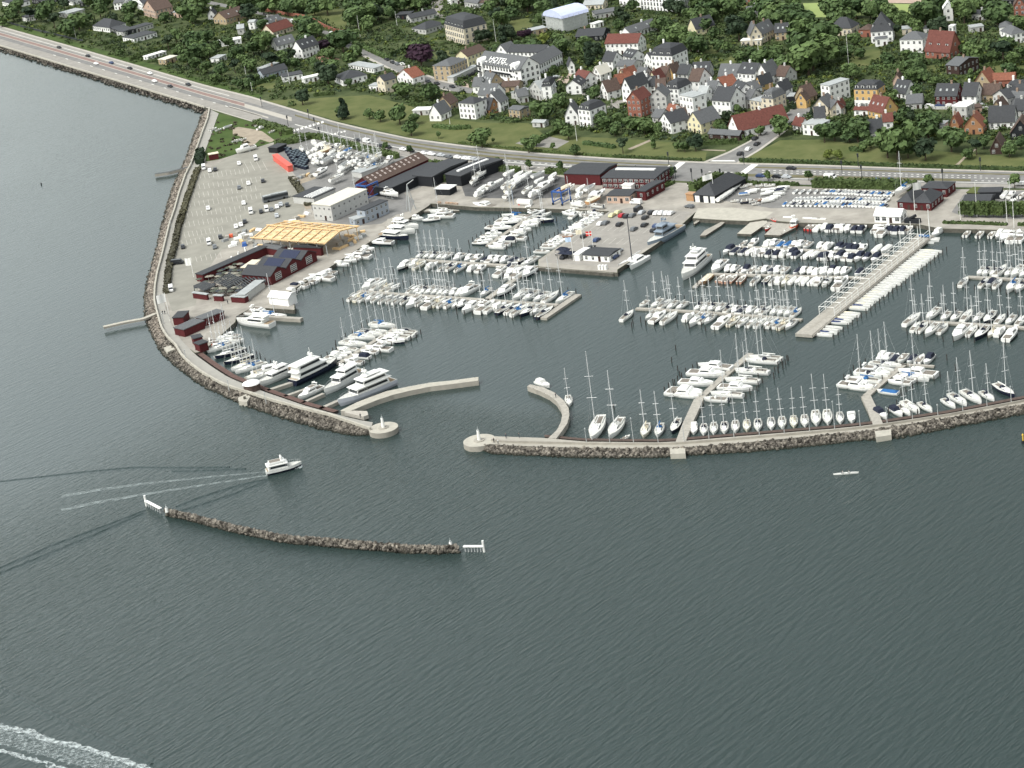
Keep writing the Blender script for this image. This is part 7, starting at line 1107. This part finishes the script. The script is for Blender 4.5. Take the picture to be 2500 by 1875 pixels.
def cloudmesh(name, V, m, cores=()):
    n = len(V)//4; mb = MB(); mb.V = [tuple(v) for v in V.tolist()]; mb.F = [(4*i, 4*i+1, 4*i+2, 4*i+3) for i in range(n)]; mb.I = [0]*n
    for c in cores: mb.ell(c[:3], c[3:], 0, 7, 4)
    return mb.mesh(name, m)
TREE = {}
def mktree(key, m, H, R, n, style, seed, leaf=.55, trunk=.28):
    g = np.random.default_rng(seed); B = []
    if style == 'round':
        for i in range(9): a = g.uniform(0, 6.28); q = g.uniform(.2, .62)*R; z = H*g.uniform(.38, .8); s = R*g.uniform(.36, .56)*(1.15-abs(z/H-.58)); B.append((q*math.cos(a), q*math.sin(a), z, s, s, s*.8))
        B.append((0, 0, H*.62, R*.55, R*.55, H*.3))
    elif style == 'cone':
        for i in range(7): z = H*(.2+.11*i); s = R*(1.05-.13*i); a = g.uniform(0, 6.28); B.append((.12*R*math.cos(a), .12*R*math.sin(a), z, s*.8, s*.8, H*.09))
    elif style == 'pine':
        for i in range(7): a = g.uniform(0, 6.28); q = g.uniform(.1, .65)*R; z = H*g.uniform(.55, .9); s = R*g.uniform(.35, .5); B.append((q*math.cos(a), q*math.sin(a), z, s, s, s*.5))
    elif style == 'col':
        for i in range(6): z = H*(.25+.13*i); a = g.uniform(0, 6.28); s = R*g.uniform(.6, .9)*(1-.06*i); B.append((.2*R*math.cos(a), .2*R*math.sin(a), z, s, s, H*.12))
    V = leafcloud(B, n, leaf, seed+50); cores = [(b[0], b[1], b[2], b[3]*.62, b[4]*.62, b[5]*.62) for b in B]
    mb = MB(); top = H*(.6 if style != 'cone' else .9); mb.bar((0, 0, -.3), (0, 0, top), trunk, 0, trunk*.35, 6)
    for b in B[:5]: mb.bar((0, 0, H*.28), (b[0]*.8, b[1]*.8, b[2]), trunk*.4, 0, trunk*.12, 4)
    TREE[key] = (cloudmesh('crown', V, m, cores), mb.mesh('trunk', BARK), H, R)
for i in range(5): mktree(f'B{i}', LF1, 10, 4.6+.3*(i-2), 900, 'round', 10+i, .78)
mktree('N0', LF2, 11, 3.2, 800, 'cone', 30, .65); mktree('N1', LF2, 12, 4.6, 750, 'pine', 31, .75); mktree('N2', LF2, 11, 4.2, 850, 'round', 32, .75); mktree('P0', LF3, 10, 5.2, 1000, 'round', 40, .75); mktree('Y0', LF4, 9, 4.0, 850, 'round', 41, .75); mktree('K0', LF1, 11, 2.3, 900, 'col', 42); mktree('K1', LF2, 11, 2.2, 900, 'col', 43)
mktree('S0', LF1, 5.2, 1.6, 420, 'round', 44, .42, .12); mktree('S1', LF2, 5, 1.6, 420, 'round', 45, .42, .12)
DN = {'B': ('broad green', 'tree'), 'N0': ('dark conical conifer', 'conifer'), 'N1': ('dark spreading pine', 'pine tree'), 'N2': ('dark evergreen', 'tree'), 'P': ('purple leaved beech', 'tree'), 'Y': ('yellowish green', 'tree'), 'K0': ('narrow upright green', 'tree'), 'K1': ('narrow dark upright', 'tree'), 'S': ('small street tree', 'street tree')}
TP = []
def tree(k, t, x, y, h, zone=None, base=LAND, r=1.12):
    key = {'B': f'B{random.randrange(5)}', 'N': 'N2', 'P': 'P0', 'Y': 'Y0', 'S': 'S0'}.get(k, k); cr, tk, H, Rr = TREE[key]; s = h/H; p = G(t, x, y, base)
    X, Y = px(t, x, y); nm = {'N0': 'conifer', 'N1': 'pine_tree', 'S': 'street_tree'}.get(key if key[0] == 'N' else key[0], 'tree'); T = ob(nm, None, None, p, random.random()*6.28); T.scale = (s*r*random.uniform(.9, 1.12), s*r*random.uniform(.9, 1.12), s); ob('crown', cr, T); ob('trunk', tk, T)
    d, c = DN.get(key) or DN[key[0]]; tag(T, None, c, 'garden and street trees'); sz = 'tall ' if h > 12.5 else 'small ' if h < 6.5 and key[0] != 'S' else ''
    z = zone or 'nearest '+min(LM, key=lambda l: (l[0]-X)**2+((l[1]-Y)*1.6)**2)[2]; later(T, (sz+d+('' if d.split()[-1] in ('conifer', 'pine', 'beech', 'tree') else ' tree')), z); TP.append((X, Y, h)); return T
TS = '''A N1 600 330 14;A N1 340 250 13;A B 1090 200 12;A B 1430 185 11;A B 1400 262 8;A B 1780 250 8;A N1 1825 545 11;A B 2080 265 15;A B 2030 710 12;A B 2150 650 11;A B 950 260 8;A B 1300 610 5;A B 100 205 9;A B 30 290 8;A B 200 140 10;A B 1000 100 12;A B 850 30 10;A N 700 100 9;A B 2190 480 9;A B 1940 620 8;A B 2120 760 8;A N 1250 250 7;A B 1980 180 9
B N1 330 790 9;B B 190 830 9;B N1 740 770 13;B B 620 570 13;B B 690 520 9;B B 870 735 7;B B 970 750 7;B N0 480 430 9;B N1 540 225 10;B B 640 340 8;B N 930 655 8;B B 480 970 7;B N 1060 1135 9;B N 1340 930 13;B B 1390 810 9;B N0 1510 1285 12;B B 1560 935 4.5;B P 1290 560 8;B B 1380 525 5;B B 1605 445 8;B B 1660 310 14;B B 1790 270 14;B N 1880 230 12;B B 1330 165 13;B B 1190 165 11;B B 900 175 12;B B 1020 150 11;B B 760 135 14;B B 640 160 9;B B 2020 150 13;B B 2160 130 12;B Y 1570 650 6;B B 1780 1285 6;B B 1900 1315 6.5;B B 2110 1340 11;B B 60 640 10;B B 30 790 8;B B 130 560 8;B B 250 520 7;B B 360 960 6;B B 120 900 6;B B 1080 470 6;B B 560 900 6;B B 1200 760 8;B N 1280 820 9;B B 1460 1240 5;B B 1640 170 11;B B 1930 90 13;B B 420 120 11;B B 640 60 12;B B 520 80 11;B B 30 470 9
C P 130 715 14;C N 780 478 9;C N 850 452 8;C K1 1020 495 12;C B 1000 290 10;C P 1210 415 5;C P 1270 402 5;C Y 1460 495 8;C B 1290 535 8;C B 1170 545 6;C B 1600 485 7;C N0 1590 165 11;C K1 1950 735 14;C B 1900 560 9;C B 1975 835 6;C B 930 935 6;C B 2000 1085 8;C B 1560 790 5;C B 950 590 6;C B 700 550 5;C B 1100 210 8;C B 70 120 9;C B 180 80 10;C B 640 200 8;C B 960 60 10;C N 1050 100 12;C B 1180 130 12;C B 1300 90 12;C N 1400 60 12;C B 1480 50 10;C B 1750 50 11;C B 1880 60 10;C B 500 130 6;C N 1520 120 9;C B 870 160 9;C B 450 20 9;C B 1700 30 12
F B 1430 612 11;F B 1640 470 8;F B 1600 420 6;F B 785 885 9.5;F S 315 790 4;F S 905 838 2.8;F B 1290 945 7.5;F S 1552 915 4;F B 1792 975 6;F B 20 760 9;F B 1620 740 8;F B 1720 800 8;F B 2050 640 7;F B 2120 700 7;F B 1370 870 6;F B 60 640 6
D N 600 150 9;D N 700 175 10;D B 950 290 13;D B 1020 210 12;D B 1250 190 12;D N2 1350 445 15;D B 1720 290 15;D B 1850 310 14;D B 1950 260 12;D B 600 430 11;D B 700 490 12;D B 830 575 12;D B 900 600 11;D B 560 490 9;D B 1080 430 8;D B 1220 570 7;D B 1360 670 6;D K0 790 710 7;D Y 910 710 5;D B 2100 815 17;D B 2150 770 16;D B 2050 620 15;D B 1650 730 5;D B 1850 710 6;D B 2180 510 13;D B 1560 140 10;D B 1150 100 11;D B 880 100 10;D B 1330 110 9;D B 1450 260 9;D B 1640 200 12;D B 2000 420 12;D B 1120 560 7;D B 1480 620 6;D B 1760 600 6;D B 1950 720 9;D N 120 260 8;D N 60 200 8;D B 200 130 8;D B 340 320 7;D B 470 340 9;D B 50 340 8;D B 980 360 9;D B 830 250 9
G N1 95 950 8;G K0 430 905 6;G N 880 925 8;G B 760 935 5;G B 200 725 8;G B 330 745 8;G B 60 650 7;G N 1215 605 6;G B 1640 655 6;G B 1580 755 5;G B 1845 545 5;G B 1750 590 4;G N0 1935 470 4;G N0 2135 560 5;G B 1500 700 6;G B 1330 520 5;G B 690 930 5;G B 480 740 6;G B 1130 700 6;G B 1180 740 5;G B 10 760 7;G B 1290 1275 3;G B 1370 1280 3.2
H B 170 815 10;H B 420 830 11;H B 850 1015 16;H B 740 1000 11;H B 960 1000 10;H N2 990 640 8;H B 1180 790 12;H N2 1150 1025 11;H B 1430 935 11;H N1 1700 970 8;H B 1600 1015 5;H Y 100 1010 4.5;H Y 200 1015 4.5;H B 560 895 6;H B 780 425 7;H B 1040 340 6;H B 780 605 5;H B 920 640 9;H B 330 820 8;H B 60 830 9;H B 2060 990 7;H B 1780 900 6;H B 2180 900 6;H B 1780 700 5;H B 300 500 5;H B 1250 680 7;H B 480 930 5
E B 60 710 16;E B 50 520 15;E B 400 210 14;E B 560 235 13;E B 650 205 12;E B 200 215 14;E B 100 235 12;E B 300 150 14;E B 1150 300 15;E N2 1290 420 12;E B 1570 250 14;E B 1930 300 14;E B 900 300 10;E N1 830 410 8;E B 1020 360 8;E B 1800 570 7;E B 1650 530 6;E N1 1990 690 13;E B 2100 715 7;E B 1080 750 7;E B 950 765 6;E B 1000 905 8;E B 380 490 7;E B 740 230 10;E N 1080 240 10;E B 1450 150 10;E B 1700 150 10;E B 1350 80 10;E B 1800 80 9;E B 2150 330 8;E B 1560 600 6;E B 1700 640 6;E B 260 620 6;E B 440 640 6;E B 1120 900 7;E B 1240 930 5;E K0 1640 900 7;E B 940 640 5;E B 1900 660 6;E B 2050 560 8'''
for e in TS.replace('\n', ';').split(';'):
    a = e.split(); tree(a[1], a[0], float(a[2]), float(a[3]), float(a[4]))
for t, x, y, h in (('K', 1560, 262, 4.5), ('K', 1890, 305, 4.5), ('F', 950, 1085, 4.5), ('F', 1295, 1122, 5), ('F', 1637, 1148, 5.4), ('F', 2020, 1150, 4.5), ('G', 222, 1172, 4), ('G', 640, 1215, 5.5), ('G', 1662, 1248, 5), ('G', 2100, 1240, 4.6), ('P', 1187, 250, 5.5), ('P', 2112, 262, 6.5), ('H', 1190, 1300, 5.3)): tree('S', t, x, y, h, 'of those lining the coast road')
NT = len(TP)
town = [(0, 45), (230, 110), (500, 190), (650, 225), (900, 225), (1150, 290), (1500, 330), (1720, 350), (1950, 330), (2500, 350), (2500, -25), (0, -25)]
AV = [[float(v) for v in s.split()] for n_, s, m in LAWNS if s != 'J' and n_ != 'verge_grass']+[[float(v) for v in STREET.split()], [float(v) for v in '1726 396 1782 372 1834 345 1884 305 1923 277 1940 262 1990 262 2000 268 1941 297 1907 324 1852 364 1798 397'.split()], [1940, 0, 2260, -10, 2260, 30, 2200, 48, 1950, 48]]
AV = [[(a[i], a[i+1]) for i in range(0, len(a), 2)] for a in AV]
def infoot(p, mg):
    for A, v, w_, d, *_ in HB:
        q = p[:2]-A; u = q@v; n = q@np.array([-v[1], v[0]])
        if -mg < u < w_+mg and -mg < n < d+mg: return True
    return False
tries = 0; made = 0
while made < 125 and tries < 6000:
    tries += 1; x = random.uniform(0, 2500); y = random.uniform(-20, 340)
    if random.random() < y/520 or not inp(x, y, town) or any(inp(x, y, a) for a in AV): continue
    h = random.uniform(6, 11.5) if y > 130 else random.uniform(9, 15); p = G('0', x, y)
    if infoot(p, h*.32): continue
    s = np.linalg.norm(G('0', x+1, y)-p); r, hh = h*.42/s, h/s
    if any(b[4] < x+r*.8 and b[5] > x-r*.8 and b[7] > y-hh*.85 and b[7]-(b[7]-b[6])*.25 < y+2 and b[7] < y+3 and y-b[7] < hh for b in HB): continue
    if any((x-a)**2+((y-b)*2.5)**2 < (r*1.1)**2 for a, b, c in TP): continue
    tree(random.choice('BBBBBBN') if y < 200 else random.choice('BBBN'), '0', x, y, h); made += 1
# hedges and scrub
def leafbox(P, wd, h, n, leaf, g):
    P = rs(P, 40); k = g.integers(0, 39, n); f = g.random(n)[:, None]; c = P[k]*(1-f)+P[k+1]*f; d = P[k+1]-P[k]; d = d/np.maximum(1e-6, np.linalg.norm(d, axis=1))[:, None]; nn = np.stack([-d[:, 1], d[:, 0], 0*d[:, 0]], 1)
    side = g.integers(0, 3, n); off = np.where(side == 0, -1, np.where(side == 1, 1, g.uniform(-1, 1, n)))*wd/2*g.uniform(.8, 1.1, n); z = np.where(side == 2, h*g.uniform(.85, 1.1, n), h*g.uniform(.0, 1, n)); c = c+nn*off[:, None]; c[:, 2] += z
    nv = nn*(np.where(side == 0, -1, np.where(side == 1, 1, 0)))[:, None]+np.array([0, 0, 1])*(side == 2)[:, None]+g.normal(size=(n, 3))*.5; nv /= np.linalg.norm(nv, axis=1)[:, None]; t = np.cross(nv, g.normal(size=(n, 3))); t /= np.linalg.norm(t, axis=1)[:, None]; s = np.cross(nv, t); L = (leaf*g.uniform(.6, 1.3, n))[:, None]
    return np.stack([c-t*L-s*L*.7, c+t*L*.7-s*L, c+t*L+s*L*.8, c-t*L*.8+s*L], 1).reshape(-1, 3)
def hedge(t, s, wd, h, m=LF5, label=None, zone=None, desc='clipped green hedge', z=LAND):
    P = gp(t, s, z); L = sum(np.linalg.norm(P[i+1]-P[i]) for i in range(len(P)-1)); n = int(min(4500, L*(wd+2*h)*1.9+60)); V = leafbox(P, wd, h, n, .42, RNG); mb = MB(); Q = rs(P, 30)
    o = cloudmesh('hedge', V, m); bm = MB(); bm.V = [tuple(v) for v in V.tolist()]; bm.F = [(4*i, 4*i+1, 4*i+2, 4*i+3) for i in range(n)]; bm.I = [0]*n
    lft, rgt = [], []
    for i in range(30):
        d = Q[min(29, i+1)]-Q[max(0, i-1)]; d /= np.linalg.norm(d); nn = np.array([-d[1], d[0], 0])*wd*.42; lft.append(Q[i]+nn); rgt.append(Q[i]-nn)
    VV = []
    for l, r in zip(lft, rgt): VV += [(l[0], l[1], z), (l[0], l[1], z+h*.9), (r[0], r[1], z+h*.9), (r[0], r[1], z)]
    bm.add(VV, [(4*i+k, 4*i+k+1, 4*i+k+5, 4*i+k+4) for i in range(29) for k in range(3)]+[(0, 3, 2, 1), (116, 117, 118, 119)]); bpy.data.meshes.remove(o); me = bm.mesh('hedge', m)
    c = np.mean(P, axis=0); me.transform(Matrix.Translation(Vector(-c))); O = tag(ob('hedge', me, None, c), label, 'hedge'); X, Y = PJ(c)
    if not label: later(O, desc, zone or 'nearest '+min(LM, key=lambda l: (l[0]-X)**2+((l[1]-Y)*1.6)**2)[2])
    return O
hedge('J', '470 900 420 1010 380 1130 320 1300 260 1500 215 1659', 2.6, 1.3, LF6, 'long low scrubby hedge between promenade and car park, upper stretch'); hedge('L', '240 150 190 350 150 550 90 750 60 950 40 1200', 2.6, 1.3, LF6, 'long low scrubby hedge between promenade and car park, lower stretch')
hedge('J', '1510 595 1640 562 1800 540 2000 480', 4, 2.6, LF5, 'dense dark hedge above the coral container'); hedge('K', '330 110 480 90 700 110 1000 190 1300 275 1500 318 1720 370', 3, 2.6, LF5, 'long hedge between the boatyard and the coast road'); hedge('J', '1250 290 1420 340 1560 380 1700 430', 4.5, 2.6, LF5, 'dark bushy hedge at the corner of the rough grass')
hedge('K', '290 640 430 850 520 1010', 3, 1.2, LF6, 'scrubby planted strip right of the car park'); hedge('J', '500 690 480 790 490 840', 4, 3.0, LF2, 'dark clipped hedge block at the end of the promenade access'); hedge('O', '160 375 300 325 420 265 560 215', 4.5, 3.6, LF5, 'rounded green hedge behind the black club house'); hedge('O', '720 225 880 240', 4, 3, LF5, 'short green hedge right of the black club house')
hedge('O', '880 272 1100 285 1350 285 1600 295', 1.6, 1.4, LF5, 'low dark hedge behind the boat park'); hedge('P', '-60 245 250 255 480 258 800 268 1040 285', 4.5, 3.6, LF5, 'tall loose hedge behind the dinghy park'); hedge('M', '560 330 700 340', 6, 3, LF5, 'green bush between the two black halls'); hedge('M', '1180 190 1380 205 1600 220', 3, 2.4, LF5, 'hedge behind the central boatyard, left part')
hedge('M', '1960 235 2212 250 2400 262', 3, 2.4, LF5, 'hedge behind the central boatyard, right part'); hedge('M', '330 110 400 120 620 130 800 160', 2.5, 2, LF5, 'hedge behind the black halls'); hedge('N', '1700 450 1800 420 1900 370', 2.4, 1.2, LF5, 'low hedge at the end of the red hall by the access road'); hedge('P', '1340 640 1600 645 1850 655 2030 662', 2, .7, LF5, 'narrow strip of green planting on the right quay'); hedge('P', '2150 662 2300 668', 2, .8, LF5, 'short strip of green planting at the far right of the quay')
hedge('P', '1330 300 1430 290', 4, 2.4, LF5, 'green bush beside the red club house back building'); hedge('0', '1500 383.5 1600 388 1712 393', 1.2, 1., LF5, 'low dark hedge along the inland pavement, left of the side street'); hedge('0', '1806 393.5 2000 399.5 2226 408 2500 416', 1.6, 1.3, LF5, 'low dark hedge along the inland pavement, right of the side street'); hedge('0', '1120 349 1240 362 1339 372 1500 383', 1.2, .8, LF5, 'low dark hedge along the inland pavement by the gravel field')
for a in ('A;1100 480 1400 420 1700 352', 'A;1450 620 1700 560 1960 492', 'A;1130 530 1450 452', 'A;640 340 950 280', 'A;1400 660 1640 610', 'A;820 400 1000 370', 'E;540 750 800 742 1010 752', 'E;1800 725 2000 690 2212 612', 'E;560 690 800 700', 'D;1180 215 1400 180', 'F;260 665 480 690 660 680', 'F;1880 852 2050 870 2212 895', 'F;920 582 1180 602', 'F;1330 850 1640 700', 'C;560 880 440 830 160 760', 'C;1290 920 1380 870 1620 770', 'D;300 135 560 165', 'D;850 190 1150 150', 'E;820 600 940 605', 'E;1240 850 1600 850', 'E;1060 290 1200 290', 'C;1300 245 1400 245', 'B;1600 470 1990 650', 'B;560 920 760 850', 'B;1050 960 1300 920', 'B;1180 1040 1400 1020', 'B;2000 610 2212 530', 'H;1140 360 1250 380', 'H;340 920 480 930', 'E;1450 300 1800 300', 'F;0 430 250 440', 'F;60 290 300 270', 'F;0 360 330 350', 'D;960 640 1180 610', 'E;210 850 330 855', 'G;940 860 1330 840', 'E;1980 760 2212 800'):
    t, s = a.split(';'); hedge(t, s, random.uniform(1.4, 2.4), random.uniform(1.4, 2.4), random.choice((LF5, LF5, LF1)))
for k, x in enumerate((1610, 1762, 1925, 2085, 2240)):     # pleached blocks on stems
    c = G('P', x, 575); T = ob('pleached_tree', None, None, c, ang('P', x, 575, 60, 4)); V = leafbox([np.array([-3, 0, 0.]), np.array([3, 0, 0.])], 3, 4.2, 620, .42, RNG); V[:, 2] += 1.4; bm = MB(); bm.V = [tuple(v) for v in V.tolist()]; bm.F = [(4*i, 4*i+1, 4*i+2, 4*i+3) for i in range(620)]; bm.I = [0]*620; bm.box(-2.8, 2.8, -1.3, 1.3, 1.6, 5.2); ob('crown', bm.mesh('crown', LF5), T)
    for q in (-1.5, 1.5): mb = MB(); mb.bar((q, 0, 0), (q, 0, 1.8), .13); ob('trunk', mb.mesh('trunk', BARK), T)
    tag(T, None, 'tree', 'clipped block trees'); later(T, 'clipped rectangular green tree', 'of the hedge blocks on the right quay')
def shrubs(name, N, m, y0, y1, hr, label, test, leaf=.5, per=22):
    Vs = []; n = 0; tr = 0
    while n < N and tr < N*8:
        tr += 1; x = random.uniform(-20, 2520); y = y0+(y1-y0)*random.random(); 
        if not test(x, y): continue
        p = G('0', x, y)
        if infoot(p, 1.2): continue
        h = random.uniform(*hr); r = h*random.uniform(.7, 1.5); V = leafcloud([(p[0], p[1], p[2]+h*.35, r, r*random.uniform(.6, 1.2), h*.6)], per, leaf, n+int(y0)*7+N); Vs.append(V); n += 1
    tag(ob(name, cloudmesh(name, np.concatenate(Vs), m)), label, 'shrubs', None, 'stuff')
def T1(x, y): return inp(x, y, town) and not any(inp(x, y, a) for a in AV)
shrubs('garden_shrubs', 5200, LF5, -25, 345, (.8, 3.0), 'dense green shrubs filling the gardens between the houses', T1); shrubs('garden_shrubs', 1500, LF4, -25, 345, (.6, 1.6), 'scattered yellowish shrubs in the gardens', T1); shrubs('garden_shrubs', 1400, LF2, -25, 345, (1., 3.2), 'scattered dark evergreen shrubs in the gardens', T1)
shrubs('roadside_scrub', 900, LF5, 30, 262, (.8, 2.6), 'belt of green scrub along the coast road at top left', lambda x, y: x < 720 and RD(x, 0)-26 < y < RD(x, 0)-5); shrubs('yard_scrub', 160, LF6, 300, 400, (.4, 1.1), 'rough low scrub on the grass beside the car park', lambda x, y: inp(x, y, [(534, 277), (716, 326), (678, 344), (501, 395), (525, 300)]) and not inp(x, y, [(568, 313), (640, 320), (671, 343), (600, 345)]))
finish_labels()
bpy.context.view_layer.update()
for o in [o for o in COL.objects if o.parent is None and o.get('label') is None and o.get('kind') is None and o.type in ('MESH', 'EMPTY')]: print('NOLABEL', o.name)
